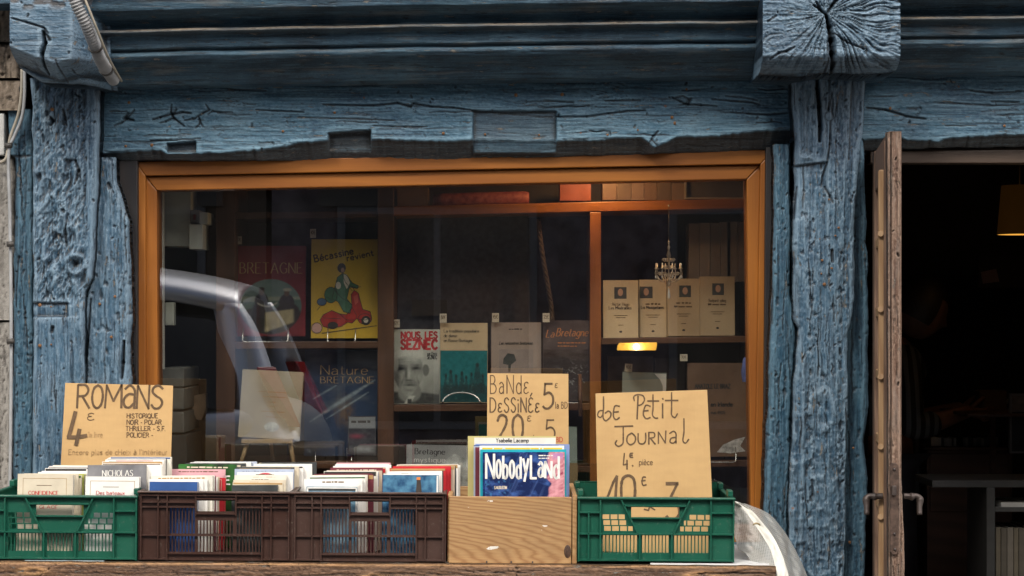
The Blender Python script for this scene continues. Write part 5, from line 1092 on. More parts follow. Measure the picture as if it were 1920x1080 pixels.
for i in range(26):
    w = r.choice([3.5, 4.5, 5]); 
    if 1792 < x < 1806: x = 1806
    f = Frame(x, x + w, 822 - r.uniform(0, 3), 838, YC + .02); b = r.choice([.05, .09, .30]) if x > 1760 else .5; book('thin small book, %s from the door side, on the dark cabinet' % ORD[i], f, .15, M('cab_spine_%d' % int(b * 100), (b, b * .95, b * .85), .6), group='small books in a row on the dark cabinet'); x += w + .4
    if x > 1870: break
YB2 = 2.6; x = 1698; BS = empty('wall_shelf', P(1730, 570, YB2)); tag(BS, 'dark wall shelf of books behind the person deep in the shop', 'shelf'); o = slab(rect(1694, 590, 1762, 597), YB2, YB2 + .2).build('board', m_cab, None, .002); o.location = -BS.location; o.parent = BS
for i, (w, t) in enumerate(((8, 536), (6, 524), (7, 520), (7, 527), (8, 522), (7, 530), (6, 532), (7, 536))):
    f = Frame(x, x + w, t, 590, YB2 + .02); book('dim tall spine, %s from the door leaf, on the wall shelf behind the person' % ORD[i], f, .15, M('wall_spine_%d' % (i % 3), [(.11, .10, .09), (.07, .065, .06), (.15, .14, .12)][i % 3], .6), group='dim spines on the wall shelf behind the person'); x += w + .6
YN = 2.4; NB = slab(rect(1834, 480, 1960, 540), YN, YN + .03).build('notice_board', M('dark_cork', (.035, .025, .018), .8), None, .003); tag(NB, 'dark notice board on the shop wall below the hanging lampshade', 'notice board')
o = slab([(1839, 510), (1868, 504), (1874, 528), (1843, 532)], YN - .006, YN - .004).build('pinned_note', M('pinkish_note', (.30, .17, .13), .7)); tag(o, 'pinkish paper note pinned askew on the dark notice board', 'note')
LS = empty('hanging_lampshade', P(1912, 440, 1.5)); tag(LS, 'amber hanging lampshade glowing at its rim, cut by the picture edge', 'lamp'); k = S(1.5)
m_shade, nt_s, b_s = new_mat('amber_lampshade'); nt_s.links.new(ramp(nt_s, noise(nt_s, mapping(nt_s), 6), [(.3, (.12, .05, .01)), (.7, (.17, .07, .015))]), b_s.inputs['Base Color']); b_s.inputs['Roughness'].default_value = .7
b_s.inputs['Emission Color'].default_value = (.9, .36, .05, 1); b_s.inputs['Emission Strength'].default_value = .006
MB().lathe([(42*k, 0), (34*k, 92*k), (33*k, 92*k), (40*k, .002), (42*k, 0)], seg=32).build('shade', m_shade, LS)
MB().lathe([(41*k, .001), (30*k, .006), (.001, .007)], seg=32).build('diffuser', emit('amber_diffuser', (1, .50, .08), .45), LS)
MB().tube([(0, 0, 92*k), (0, 0, .9)], .003, 6).build('cord', m_ink, LS)
lamp('lampshade_light', (0, 0, -.02), .07, (1, .6, .25), .04, LS)
f = Frame(1893, 1960, 738, 850, 1.6); o = book('pale framed picture standing on a ledge behind the grey shelf unit', f, .02, M('pale_frame_edge', (.18, .17, .16), .5), cat='framed picture', name='framed_picture'); patch(o, f, rect(1897, 772, 1956, 846), M('dim_print', (.03, .03, .03), .5)); patch(o, f, rect(1897, 742, 1956, 768), M('dim_print2', (.17, .14, .12), .5, .3, 40))
o = slab(rect(1836, 732, 1888, 776), 1.9, 1.98).build('carton', M('brown_carton_dark', (.11, .065, .035), .7), None, .003); tag(o, 'small brown carton on the ledge beside the pale framed picture', 'box')
o = slab(rect(1815, 776, 1990, 782), 1.55, 2.05).build('ledge_board', m_cab, None, .002); tag(o, 'dark ledge board carrying the pale framed picture and the brown carton', 'shelf'); MB().box((-.01, -.02, -.74), (.01, .0, 0)).build('bracket', m_cab, o, loc=P(1860, 776, 1.9)) 

# ------------------------------------------------------------------ the reader in the doorway
def person():
    base = Vector((P(1652, 600, 2.0).x, 2.0, .0)); root = empty('person', base); tag(root, 'person in a striped shirt reading a booklet in the dark doorway', 'person')
    m_skin = M('skin', (.20, .10, .065), .55, .08, 30); m_str, nt, b = new_mat('striped_shirt'); w = N(nt, 'ShaderNodeTexWave', wave_type='BANDS', bands_direction='X'); w.inputs['Scale'].default_value = 9
    w.inputs['Distortion'].default_value = .6; nt.links.new(mapping(nt), w.inputs['Vector']); nt.links.new(ramp(nt, w.outputs[0], [(.45, (.012, .012, .014)), (.6, (.10, .11, .12))]), b.inputs['Base Color']); b.inputs['Roughness'].default_value = .8
    m_tr = M('dark_trousers', (.03, .03, .04), .8); m_hair = M('dark_hair', (.018, .013, .010), .5, .3, 200, .5, st=(1, 1, .1))
    def skin(name, vs, es, rad, mat, sub=2):
        me = bpy.data.meshes.new(name); me.from_pydata(vs, es, []); o = bpy.data.objects.new(name, me); link(o)
        o.modifiers.new('s', 'SKIN'); me.skin_vertices[0].data[0].use_root = True
        for i, q in enumerate(rad): me.skin_vertices[0].data[i].radius = (q if isinstance(q, tuple) else (q, q))
        s = o.modifiers.new('u', 'SUBSURF'); s.levels = sub; s.render_levels = sub
        dg = bpy.context.evaluated_depsgraph_get(); m2 = bpy.data.meshes.new_from_object(o.evaluated_get(dg)); bpy.data.objects.remove(o); m2.materials.clear(); m2.materials.append(mat)
        m2.polygons.foreach_set('use_smooth', [True] * len(m2.polygons)); return m2
    H = 1.50                                          # facing +x, head bowed
    body = [(0,0,.86), (.01,0,1.05), (.03,0,1.20), (.06,0,1.29), (.09,0,1.37), (.02,.10,.80), (.03,.11,.45), (.0,.11,.07), (.14,.11,.035), (.02,-.10,.80), (.05,-.11,.45), (.0,-.11,.07), (.14,-.11,.035),
            (.05,-.17,1.25), (.06,-.24,1.02), (.24,-.17,1.08), (.05,.17,1.25), (.08,.24,1.02), (.26,.12,1.08), (.31,-.12,1.10), (.33,.08,1.10)]
    be = [(0,1),(1,2),(2,3),(3,4),(0,5),(5,6),(6,7),(7,8),(0,9),(9,10),(10,11),(11,12),(3,13),(13,14),(14,15),(15,19),(3,16),(16,17),(17,18),(18,20)]
    br = [(.11,.14),(.10,.13),(.11,.15),(.07,.10),.045,.08,.055,.04,.03,.08,.055,.04,.03,.06,.045,.032,.06,.045,.032,.028,.028]
    me = skin('body', body, be, br, m_skin); bmx = bmesh.new(); bmx.from_mesh(me)
    # head
    hc = Vector((.15, 0, 1.475)); tilt = Matrix.Rotation(R(28), 3, 'Y'); hs = bmesh.ops.create_uvsphere(bmx, u_segments=36, v_segments=24, radius=1)
    for v in hs['verts']:
        p = v.co.copy(); q = Vector((p.x * .095, p.y * .075, p.z * .115))
        if p.z < 0: q.y *= 1 + p.z * .28; q.x += .008 * -p.z
        g = lambda y, z, s: math.exp(-(((p.y - y) ** 2 + (p.z - z) ** 2) / s))
        if p.x > 0: q.x += .024 * g(0, -.12, .025) - .008 * (g(.33, .1, .03) + g(-.33, .1, .03)) + .006 * g(0, -.52, .02) + .008 * g(0, -.85, .04) + .005 * g(0, .25, .05)
        v.co = hc + tilt @ q
    for sy in (-1, 1):
        for k in range(5):
            lens = (.05, .068, .075, .07, .055)[k]; hx = (.31 if sy < 0 else .33); hy = sy * .10 if sy > 0 else -.12
            if k == 0: pts = [(hx, hy, 1.10), (hx + .03, hy, 1.13), (hx + .055, hy - sy * .015, 1.145)]
            else: pts = [(hx, hy, 1.10), (hx + .04 + .003 * k, hy - sy * .012 * (k - 2.5) * .6, 1.095 - .012 * (k - 1)), (hx + .04 + lens * .7, hy - sy * .02, 1.105 - .013 * (k - 1)), (hx + .045 + lens * .6, hy - sy * .045, 1.118 - .013 * (k - 1))]
            fm = skin('finger', pts, [(i, i + 1) for i in range(len(pts) - 1)], [.013, .009, .008, .006][:len(pts)], m_skin, 1); bmx.from_mesh(fm); bpy.data.meshes.remove(fm)
    for f_ in bmx.faces: f_.smooth = True
    bmx.to_mesh(me); bmx.free(); o = bpy.data.objects.new('body', me); link(o, root)
    sv_ = [(0,0,.66), (.01,0,1.05), (.03,0,1.20), (.055,0,1.30), (.05,-.17,1.26), (.06,-.245,1.03), (.18,-.20,1.06), (.05,.17,1.26), (.08,.245,1.03), (.18,.19,1.06)]
    sm_ = skin('shirt', sv_, [(0,1),(1,2),(2,3),(3,4),(4,5),(5,6),(3,7),(7,8),(8,9)], [(.13,.165),(.12,.15),(.13,.17),(.085,.11),.075,.06,.05,.075,.06,.05], m_str); link(bpy.data.objects.new('shirt', sm_), root)
    tm = skin('trousers', [(0,0,1.0), (.02,.10,.78), (.03,.11,.45), (.0,.11,.12), (.02,-.10,.78), (.05,-.11,.45), (.0,-.11,.12)], [(0,1),(1,2),(2,3),(0,4),(4,5),(5,6)], [(.12,.155),.098,.075,.06,.098,.075,.06], m_tr); link(bpy.data.objects.new('trousers', tm), root)
    hb = bmesh.new(); s = bmesh.ops.create_uvsphere(hb, u_segments=32, v_segments=20, radius=1)
    for v in s['verts']: p = v.co; v.co = hc + tilt @ Vector((p.x * .104 - .006, p.y * .086, p.z * .124 + .004))
    bmesh.ops.delete(hb, geom=[v for v in hb.verts if (tilt.inverted() @ (v.co - hc)).x > .055 and (tilt.inverted() @ (v.co - hc)).z < .06 or (tilt.inverted() @ (v.co - hc)).z < -.06], context='VERTS')
    for f_ in hb.faces: f_.smooth = True
    hm = bpy.data.meshes.new('hair'); hb.to_mesh(hm); hb.free(); hm.materials.append(m_hair); link(bpy.data.objects.new('hair', hm), root)
    bk = MB().box((-.10, -.09, 0), (.10, .09, .006)).build('booklet', M('booklet_grey', (.30, .29, .28), .5)); bk.location = base + Vector((.385, 0, 1.10)); bk.rotation_euler = (0, R(-16), 0); tag(bk, 'thin grey booklet held open by the person in the doorway', 'booklet')
person()

# ================================================================== the table and its crates
YT = -.62; kF = S(-.60)
zt = P(0, 1055, -.6).z
m_tabe = wood('table_edge_wood', (.13, .07, .035), (.26, .16, .09), 'x', 18, .6, 4, .6, .7); m_tabt = wood('table_top_wood', (.42, .37, .31), (.52, .47, .41), 'x', 8, .7)
TB = empty('table', (-.4, -.36, 0)); tag(TB, 'long rough wooden trestle table carrying the crates along the shop front', 'table')
roll = math.atan(9 / 1455); pivot = P(0, 1053, YT)
x1t = P(1455, 1060, YT).x; x0t = -2.05
def tz(x): return pivot.z - (x - pivot.x) * math.tan(roll)
def tslab(name, xa, xb, y0, y1, dz0, dz1, mat, bv=.002):
    fr = [(xa, y0, tz(xa) + dz0), (xb, y0, tz(xb) + dz0), (xb, y0, tz(xb) + dz1), (xa, y0, tz(xa) + dz1)]; bk = [(a, y1, c) for a, b, c in fr]
    o = MB().prism(fr, bk).build(name, mat, None, bv); o.location = -TB.location; o.parent = TB; return o
ny = 4; ys = [YT + .002 + i * (.485 / ny) for i in range(ny + 1)]
for i in range(ny): tslab('plank', x0t, x1t - .004 * (i % 2), ys[i], ys[i+1] - .003, -.022, 0, m_tabt)
def tab_mod(PX, PY, disp, bare, crev):
    bare = np.maximum(bare, np.clip(1 - (PY - (1054 + PX * .006)) / 4.5, 0, 1) * .9)  # lit top edge of the board painted in as a pale orange band
    for kx, ky, rx in ((62, 1070, 32), (1318, 1079, 42), (700, 1082, 26), (500, 1075, 0)):
        if rx: r2 = np.hypot((PX - kx) / rx, (PY - ky) / 9); g = np.exp(-((r2 - .6) / .35) ** 2); bare = np.maximum(bare, g * .8); disp += g * .002; crev = np.maximum(crev, np.exp(-(r2 / .3) ** 2) * .6)
    return disp, bare, crev
m_apron = painted_timber('rough_apron_wood', 'h', (.06, .028, .014), (.105, .052, .025), (.19, .10, .048), bare=(.50, .27, .11), rust=.1, rough=.6)
ap = timber('apron_board', TB, m_apron, 'h', [(-600, 1049.5), (0, 1053), (1455, 1062)], [(-600, 1128), (0, 1132), (1455, 1141)], -560, 1455, YT - .022, .022, amp=.002, fine=.0012, seed=101, ncr=70, pits=20, mod=tab_mod, rr=.004, rnd=3, jit=1.2)
ap.location = ap.location - TB.location
for xx in (-1.9, .55):
    for yy in (YT + .02, -.18): o = MB().box((xx, yy, 0), (xx + .06, yy + .05, tz(xx) - .024)).build('leg', m_tabe, None, .003); o.location = -TB.location; o.parent = TB
o = MB().box((0, 0, 0), (.20, .12, .0015)).build('paper_sheet', M('pale_blue_paper', (.45, .55, .60), .6)); o.location = (P(45, 1050, YT).x, YT + .0, tz(P(45, 1050, YT).x) + .001); o.rotation_euler = (0, roll, 0); tag(o, 'pale blue paper sheet on the table under the left green crate', 'paper sheet')
o = MB().box((0, 0, 0), (.30, .46, .004)).build('white_board', M('white_melamine', (.66, .67, .68), .5, .04)); o.location = (P(1220, 1050, YT).x, YT + .012, tz(P(1220, 1050, YT).x) + .001); o.rotation_euler = (0, roll, 0); tag(o, 'white board lying on the table under the right green crate', 'board')

def holed(W_, H_, holes, th, mat, name, parent, xs_extra=()):
    """panel in picture units (x right, y down from the top) with rectangular openings; th metres thick, front face at y=0"""
    xs = sorted({0, W_, *[h[0] for h in holes], *[h[2] for h in holes]}); zs = sorted({0, H_, *[h[1] for h in holes], *[h[3] for h in holes]})
    nx, nz = len(xs) - 1, len(zs) - 1; sol = np.ones((nx, nz), bool)
    for a, b, c, d in holes:
        i0, i1, j0, j1 = xs.index(a), xs.index(c), zs.index(b), zs.index(d); sol[i0:i1, j0:j1] = False
    mb = MB(); X = lambda i: (xs[i] - W_ / 2) * kF; Z = lambda j: (H_ - zs[j]) * kF
    done = np.zeros_like(sol)
    for i in range(nx):
        for j in range(nz):
            if not sol[i, j]: continue
            if not done[i, j]:
                j2 = j
                while j2 + 1 < nz and sol[i, j2+1] and not done[i, j2+1]: j2 += 1
                done[i, j:j2+1] = True; mb.poly([(X(i), 0, Z(j2+1)), (X(i+1), 0, Z(j2+1)), (X(i+1), 0, Z(j)), (X(i), 0, Z(j))]); mb.poly([(X(i), th, Z(j)), (X(i+1), th, Z(j)), (X(i+1), th, Z(j2+1)), (X(i), th, Z(j2+1))])
            if i == 0 or not sol[i-1, j]: mb.poly([(X(i), 0, Z(j)), (X(i), th, Z(j)), (X(i), th, Z(j+1)), (X(i), 0, Z(j+1))])
            if i == nx - 1 or not sol[i+1, j]: mb.poly([(X(i+1), 0, Z(j+1)), (X(i+1), th, Z(j+1)), (X(i+1), th, Z(j)), (X(i+1), 0, Z(j))])
            if j == 0 or not sol[i, j-1]: mb.poly([(X(i), 0, Z(j)), (X(i+1), 0, Z(j)), (X(i+1), th, Z(j)), (X(i), th, Z(j))])
            if j == nz - 1 or not sol[i, j+1]: mb.poly([(X(i), th, Z(j+1)), (X(i+1), th, Z(j+1)), (X(i+1), 0, Z(j+1)), (X(i), 0, Z(j+1))])
    return mb.build(name, mat, parent)
def rib(parent, mat, W_, H_, x0, y0, x1, y1, w=2.2, dp=.010, name='rib'):
    a = Vector(((x0 - W_/2) * kF, (H_ - y0) * kF)); b = Vector(((x1 - W_/2) * kF, (H_ - y1) * kF)); t = (b - a).normalized(); n = Vector((-t.y, t.x)) * w * kF / 2
    c = [a - n, b - n, b + n, a + n]; ar = sum(c[i].x * c[(i+1) % 4].y - c[(i+1) % 4].x * c[i].y for i in range(4))
    if ar < 0: c.reverse()
    return MB().prism([(p.x, -dp, p.y) for p in c], [(p.x, .001, p.y) for p in c]).build(name, mat, parent)
def plastic(name, c):
    m, nt, b = new_mat(name); big = noise(nt, mapping(nt), 9, 4, .6); fine_ = noise(nt, mapping(nt, (1, 1, 1)), 90, 5, .75)
    col = mix(nt, big, tuple(x * .8 for x in c), tuple(x * 1.15 for x in c)); col = mix(nt, math_n(nt, 'MULTIPLY', math_n(nt, 'SUBTRACT', fine_, .58, True), 2.2, True), col, (.30, .28, .24)); scr = noise(nt, mapping(nt, (1, 1, .15), (4, 1, 2)), 120, 4, .7); col = mix(nt, math_n(nt, 'MULTIPLY', math_n(nt, 'SUBTRACT', scr, .62, True), 4, True), col, tuple(min(1, x * 2.2 + .06) for x in c)); col = mix(nt, math_n(nt, 'MULTIPLY', math_n(nt, 'SUBTRACT', noise(nt, mapping(nt, (1, 1, 1), (8, 8, 1)), 24, 4, .7), .56, True), 3, True), col, tuple(x * .35 for x in c))
    nt.links.new(col, b.inputs['Base Color']); nt.links.new(ramp(nt, big, [(.3, (.32,)*3), (.7, (.5,)*3)]), b.inputs['Roughness']); bump(nt, b, fine_, .15, .0008); return m
m_green = plastic('green_plastic', (.006, .088, .054)); m_brown = plastic('brown_plastic', (.046, .020, .014)); m_brown2 = plastic('faded_brown_plastic', (.058, .030, .023))
m_wash = M('pale_worn_plastic_edge', (.045, .22, .14), .4, .2, 40); m_brown_e = M('worn_brown_edge', (.075, .042, .032), .4, .25, 60)
DPT = .34
def crate_green():
    W_, H_ = 293, 121; r = empty('plastic_crate', (0, 0, 0)); Hm, Wm = H_ * kF, W_ * kF; holes = [(100, 19, 190, 38)]
    for (xa, n, w, g) in ((47, 10, 4.6, 2.0), (121, 8, 4.6, 1.8), (181, 10, 4.6, 2.0)):
        for i in range(n): x = round(xa + i * (w + g), 2); holes.append((x, 72, round(x + w, 2), 105))
    for j, (ya, yb) in enumerate(((33, 42), (44, 53), (55, 64))):
        for i in range(4):
            x = 46.5 + i * 15 - (2 - j) * 0 + j * 1.5; e = min(x + 12.5, 88 + j * 7.5)
            if e - x > 3: holes.append((round(x, 2), ya, round(e, 2), yb))
            x2 = 186.5 + i * 15 + (2 - j) * 4; s2 = max(x2, 206 - j * 7)
            if min(x2 + 12.5, 247) - s2 > 3: holes.append((round(s2, 2), ya, round(min(x2 + 12.5, 247), 2), yb))
    holed(W_, H_, holes, .003, m_green, 'front_panel', r)
    bk = holed(W_, H_ + 10, [(100, 25, 190, 46)], .003, m_green, 'back_panel', r); bk.location = (0, DPT - .003, 0)
    for s in (-1, 1):
        h2 = [(40 + i * 10, 55, 46 + i * 10, 100) for i in range(18)]; o = holed(252, H_, h2, .003, m_green, 'side_panel', r); o.rotation_euler = (0, 0, R(90)); o.location = (s * (Wm / 2 - (.003 if s > 0 else 0)) + (.003 if s > 0 else .003), DPT / 2, 0)
    MB().box((-Wm/2 + .004, .004, .004), (Wm/2 - .004, DPT - .004, .007)).build('floor_panel', m_green, r)
    for q in ((42, 0, 42, 117), (249, 0, 249, 117), (1.5, 0, 1.5, 121), (291.5, 0, 291.5, 121), (0, 29, 42, 29), (249, 29, 293, 29), (0, 69, 293, 69), (0, 118, 293, 118), (116, 69, 116, 117), (176, 69, 176, 117),
              (79, 1, 113, 69), (211, 1, 179, 69), (86, 16, 205, 16), (100, 39, 194, 39), (20, 29, 20, 117)): rib(r, m_green if q[0] != 20 else m_green, W_, H_, *q, w=2.6 if q[0] != q[2] or True else 2)
    MB().box((-Wm/2 - .002, -.013, Hm - .006), (Wm/2 + .002, .002, Hm)).build('rim', m_green, r, .002)
    for s in (-1, 1): MB().box((s * (Wm/2 + .002), .002, Hm - .006), (s * (Wm/2 - .010), DPT, Hm)).build('rim', m_green, r, .002)
    MB().box((-Wm/2, DPT - .003, Hm + .008), (Wm/2, DPT + .006, Hm + 10*kF)).build('rim', m_green, r, .002)
    for s in (-1, 1):                                    # raised stacking lugs at the corners
        for yy in (.02, DPT - .07): MB().box((s * (Wm/2 - .001), yy, Hm), (s * (Wm/2 - .014), yy + .05, Hm + .016)).build('stacking_lug', m_green, r, .002)
    return r
def crate_brown():
    W_, H_ = 289, 130; r = empty('plastic_crate', (0, 0, 0)); Hm, Wm = H_ * kF, W_ * kF; holes = [(110, 18, 181, 38)]
    for xa, n, y0 in ((59, 8, 32), (112, 11, 55), (185, 8, 32)):
        for i in range(n): x = round(xa + i * 6.2, 2); holes.append((x, y0, round(x + 3.9, 2), 80)); holes.append((x, 84, round(x + 3.9, 2), 114))
    holed(W_, H_, holes, .003, m_brown, 'front_panel', r)
    bk = holed(W_, H_, [(110, 18, 181, 38)], .003, m_brown, 'back_panel', r); bk.location = (0, DPT - .003, 0)
    for s in (-1, 1):
        h2 = [(40 + i * 10, 40, 46 + i * 10, 110) for i in range(18)]; o = holed(252, H_, h2, .003, m_brown, 'side_panel', r); o.rotation_euler = (0, 0, R(90)); o.location = (s * (Wm / 2 - .003) + (.003 if s > 0 else 0), DPT / 2, 0)
    MB().box((-Wm/2 + .004, .004, .004), (Wm/2 - .004, DPT - .004, .007)).build('floor_panel', m_brown, r)
    for q in ((6, 0, 6, 127), (38, 0, 38, 128), (55, 0, 55, 130), (233, 0, 233, 130), (250, 0, 250, 128), (283, 0, 283, 127), (6, 8, 283, 8), (6, 21, 108, 21), (184, 21, 283, 21), (6, 30, 106, 30), (184, 30, 283, 30), (108, 14, 184, 14), (108, 42, 184, 42),
              (6, 83, 55, 83), (56, 83, 233, 83), (233, 83, 283, 83), (56, 117, 233, 117), (108, 0, 108, 46), (184, 0, 184, 46), (6, 127, 55, 127), (233, 127, 283, 127)): rib(r, m_brown, W_, H_, *q, w=2.3, dp=.008)
    MB().box((-Wm/2 - .001, -.012, Hm - .005), (Wm/2 + .001, .003, Hm)).build('rim', m_brown_e, r, .0015)
    for s in (-1, 1): MB().box((s * (Wm/2 + .001), .003, Hm - .005), (s * (Wm/2 - .008), DPT, Hm)).build('rim', m_brown_e, r, .0015)
    MB().box((-Wm/2, DPT - .003, Hm - .005), (Wm/2, DPT + .006, Hm)).build('rim', m_brown_e, r, .0015)
    return r
def copy_tree(o, parent=None):
    c = o.copy(); COL.objects.link(c); c.parent = parent
    for ch in list(o.children): copy_tree(ch, c)
    return c
def place(r, xc, yb, label, rz=0):
    p = P(xc, yb, -.60); r.location = (p.x, -.60 + .0, tz(p.x) + .004 + (.004 if xc > 1200 else 0)); r.rotation_euler = (0, roll, R(rz)); tag(r, label, 'crate', 'plastic crates on the table'); return r
cg = crate_green(); cg2 = copy_tree(cg); cb = crate_brown(); cb2 = copy_tree(cb)
place(cg, 113, 1052, 'green plastic crate of white paperbacks under the ROMANS sign'); cg.scale = (.985, 1, 1.0)
place(cg2, 1229.5, 1058, 'green plastic crate holding the newspaper price board'); place(cb, 403, 1056, 'brown plastic crate with the dark blue and red books', -.5); place(cb2, 691.5, 1059, 'brown plastic crate beside the wooden comic box', .6)
for ch in cb2.children:
    if ch.data.materials[0] is m_brown: ch.data = ch.data.copy(); ch.data.materials[0] = m_brown2
# wooden comic box
WB = empty('wooden_box', (P(960, 1060, -.6).x, -.60, tz(P(960, 1060, -.6).x) + .001)); tag(WB, 'raw pine wooden box with white paint flecks full of comic albums', 'box'); WB.rotation_euler = (0, roll, 0)
m_pb, ntp, bp = new_mat('pine_board'); vv = mapping(ntp, (.9, 1, 4.2), (.35, 0, .0)); wv = N(ntp, 'ShaderNodeTexWave', wave_type='RINGS', rings_direction='Y'); wv.inputs['Scale'].default_value = 9; wv.inputs['Distortion'].default_value = 7; wv.inputs['Detail'].default_value = 3; wv.inputs['Detail Scale'].default_value = .9
ntp.links.new(vv, wv.inputs['Vector']); gr = noise(ntp, mapping(ntp, (.04, 1, 1)), 220, 5); cc = ramp(ntp, wv.outputs['Fac'], [(0, (.29, .15, .06)), (.3, (.36, .205, .085)), (1, (.415, .25, .11))]); cc = mix(ntp, math_n(ntp, 'MULTIPLY', math_n(ntp, 'SUBTRACT', gr, .42, True), 1.3, True), cc, (.22, .12, .05))
fl = noise(ntp, mapping(ntp, (.45, 1, 1.6), (7.1, 0, 2.3)), 34, 4, .6); cc = mix(ntp, math_n(ntp, 'GREATER_THAN', fl, .68), cc, (.75, .72, .66)); dt = noise(ntp, mapping(ntp, (1, 1, 1), (3, 1, 0)), 7, 4); cc = mix(ntp, math_n(ntp, 'MULTIPLY', math_n(ntp, 'SUBTRACT', dt, .5, True), 1.6, True), cc, (.20, .12, .06))
ntp.links.new(cc, bp.inputs['Base Color']); bp.inputs['Roughness'].default_value = .65; bump(ntp, bp, gr, .35, .0012)
Wm, Hm = 243 * kF, 125 * kF
MB().box((-Wm/2 + .004, 0, 0), (Wm/2 - .014, .012, Hm)).build('front_board', m_pb, WB, .002)
for s, lb in ((-1, 0), (1, 0)): MB().prism([(s*Wm/2 - (.012 if s > 0 else 0), -.001 if s > 0 else .012, 0), (s*Wm/2 + (0 if s > 0 else .012), -.001 if s > 0 else .012, 0), (s*Wm/2 + (0 if s > 0 else .012), -.001 if s > 0 else .012, Hm + .004), (s*Wm/2 - (.012 if s > 0 else 0), -.001 if s > 0 else .012, Hm + .004)],
    [(s*Wm/2 - (.012 if s > 0 else 0), DPT, 0), (s*Wm/2 + (0 if s > 0 else .012), DPT, 0), (s*Wm/2 + (0 if s > 0 else .012), DPT, Hm + .010), (s*Wm/2 - (.012 if s > 0 else 0), DPT, Hm + .010)]).build('side_board', m_pb, WB, .002)
MB().box((-Wm/2 + .012, DPT - .012, 0), (Wm/2 - .012, DPT, Hm)).build('back_board', m_pb, WB, .002); MB().box((-Wm/2 + .013, .0125, .003), (Wm/2 - .013, DPT - .013, .012)).build('bottom_board', m_pb, WB)
kn = MB().lathe([(.0002, .0016), (.006, .0014), (.010, .0008), (.012, 0)], seg=16).build('knot', M('dark_knot', (.06, .03, .018), .6, .4, 300, .5), WB); kn.location = ((1064 - 960) * kF, -.0006, (1060 - 1037) * kF); kn.rotation_euler = (R(90), 0, 0); kn.scale = (.75, 1.4, 1)
for x in (911, 957, 997): o = MB().box((0, -.0012, 0), (.004, 0, .005)).build('staple', m_iron, WB); o.location = ((x - 960) * kF, 0, .001)

# ------------------------------------------------------------------ books in the crates
m_navyc = M('royal_blue_cover', (.03, .085, .26), .4, .15, 12, 0); m_redc = M('scarlet_cover', (.50, .02, .03), .4, .1); m_grn = M('black_green_cover', (.012, .015, .012), .3, .4, 20, 0, col2=(.04, .16, .035)); m_lbl = M('pale_blue_cover', (.42, .48, .60), .4, .1)
m_pnk = M('pink_cover', (.62, .34, .38), .5, .1); m_offw = M('offwhite_cover', (.70, .68, .60), .5, .06); m_ivc = M('ivory_paper_cover', (.64, .57, .44), .5, .06); m_lime = M('lime_cover', (.42, .45, .10), .5, .15); m_char = M('charcoal_cover', (.05, .055, .055), .35, .3, 20, 0); m_silver = M('silver_photo_cover', (.09, .09, .10), .3, .4, 10, 0, col2=(.24, .24, .25))
m_sea = M('stormy_blue_cover', (.02, .07, .16), .3, .5, 45, 0, col2=(.10, .26, .40)); m_sky = M('sky_blue_cover', (.06, .20, .34), .3, .3, 30, 0, col2=(.30, .42, .48)); m_bei = M('beige_paper_cover', (.52, .42, .32), .5, .08); m_mar = M('maroon_cover', (.16, .03, .045), .4, .1)
KEY = dict(white=m_white, off=m_offw, ivory=m_ivc, lime=m_lime, blue=m_navyc, red=m_redc, green=m_grn, lblue=m_lbl, pink=m_pnk, char=m_char, silver=m_silver, sea=m_sea, sky=m_sky, beige=m_bei, maroon=m_mar)
def row(items, y0, yend, zb, group, where, tilt=4, seed=1):
    """items front to back: (x0, x1, ytop, colour key, description, thickness in m, filler count, filler keys)"""
    r = random.Random(seed); seq = []
    for i, it in enumerate(items):
        seq.append(it[:6])
        nx = items[i+1] if i + 1 < len(items) else None; nf = it[6] + (1 if it[6] else 0)
        for j in range(nf):
            t = (j + 1) / (nf + 1); a = [it[q] * (1 - t) + (nx[q] if nx else it[q]) * t for q in range(3)]
            seq.append((a[0] + r.uniform(-3, 2), a[1] + r.uniform(-4, 3), a[2] + r.uniform(-1, 3), r.choice(it[7]), None, r.uniform(.007, .014)))
    tot = sum(s[5] for s in seq); sc = min(1, (yend - y0) / tot) if tot else 1; y = y0; out = []
    for i, (x0, x1, yt, key, desc, th) in enumerate(seq):
        th *= sc; zbp = HZ + (EYE - zb((x0 + x1) / 2)) / S(y); fr = Frame(x0, x1, yt, zbp, y)
        nm = {'off': 'off-white', 'lblue': 'pale blue', 'char': 'charcoal', 'sea': 'deep blue', 'sky': 'sky blue', 'silver': 'silver grey', 'green': 'black and green'}.get(key, key)
        lab = (desc or f'thin {nm} paperback') + f', {ORD[i]} from the front, {where}'
        o = book(lab, fr, th - .0006, KEY[key], tilt + r.uniform(-1.2, 1.2), r.uniform(-.5, .5), group=group, hard=.0011, inset=.0016); out.append((o, fr)); y += th + .0006
        w_ = x1 - x0
        if desc is None or i > 2:
            kk = r.random(); ink = r.choice([m_ink, m_redc, m_navyc, m_pen, m_grn, m_char, m_gold]) if key in ('white', 'off', 'ivory', 'beige', 'pink', 'lblue', 'lime') else r.choice([m_white, m_cream, m_gold])
            if kk < .35: patch(o, fr, rect(x0 + 1, yt + 1, x1 - 1, yt + r.uniform(3, 9)), ink)
            elif kk < .75:
                wl = r.uniform(.3, .8) * w_; xs_ = x0 + (w_ - wl) / 2
                small_print(o, ink, fr.b(xs_, xs_ + wl, yt + 3, yt + r.uniform(6, 8)), i, -.0004)
            else: patch(o, fr, rect(x0 + w_ * .06, yt + 3, x1 - w_ * .06, yt + 3.7), ink); patch(o, fr, rect(x0 + w_ * .06, yt + 3, x0 + w_ * .06 + .8, yt + 30), ink); patch(o, fr, rect(x1 - w_ * .06 - .8, yt + 3, x1 - w_ * .06, yt + 30), ink)
    return out
zc = lambda off: (lambda px: tz(P(px, 1050, -.5).x) + .013 + off)
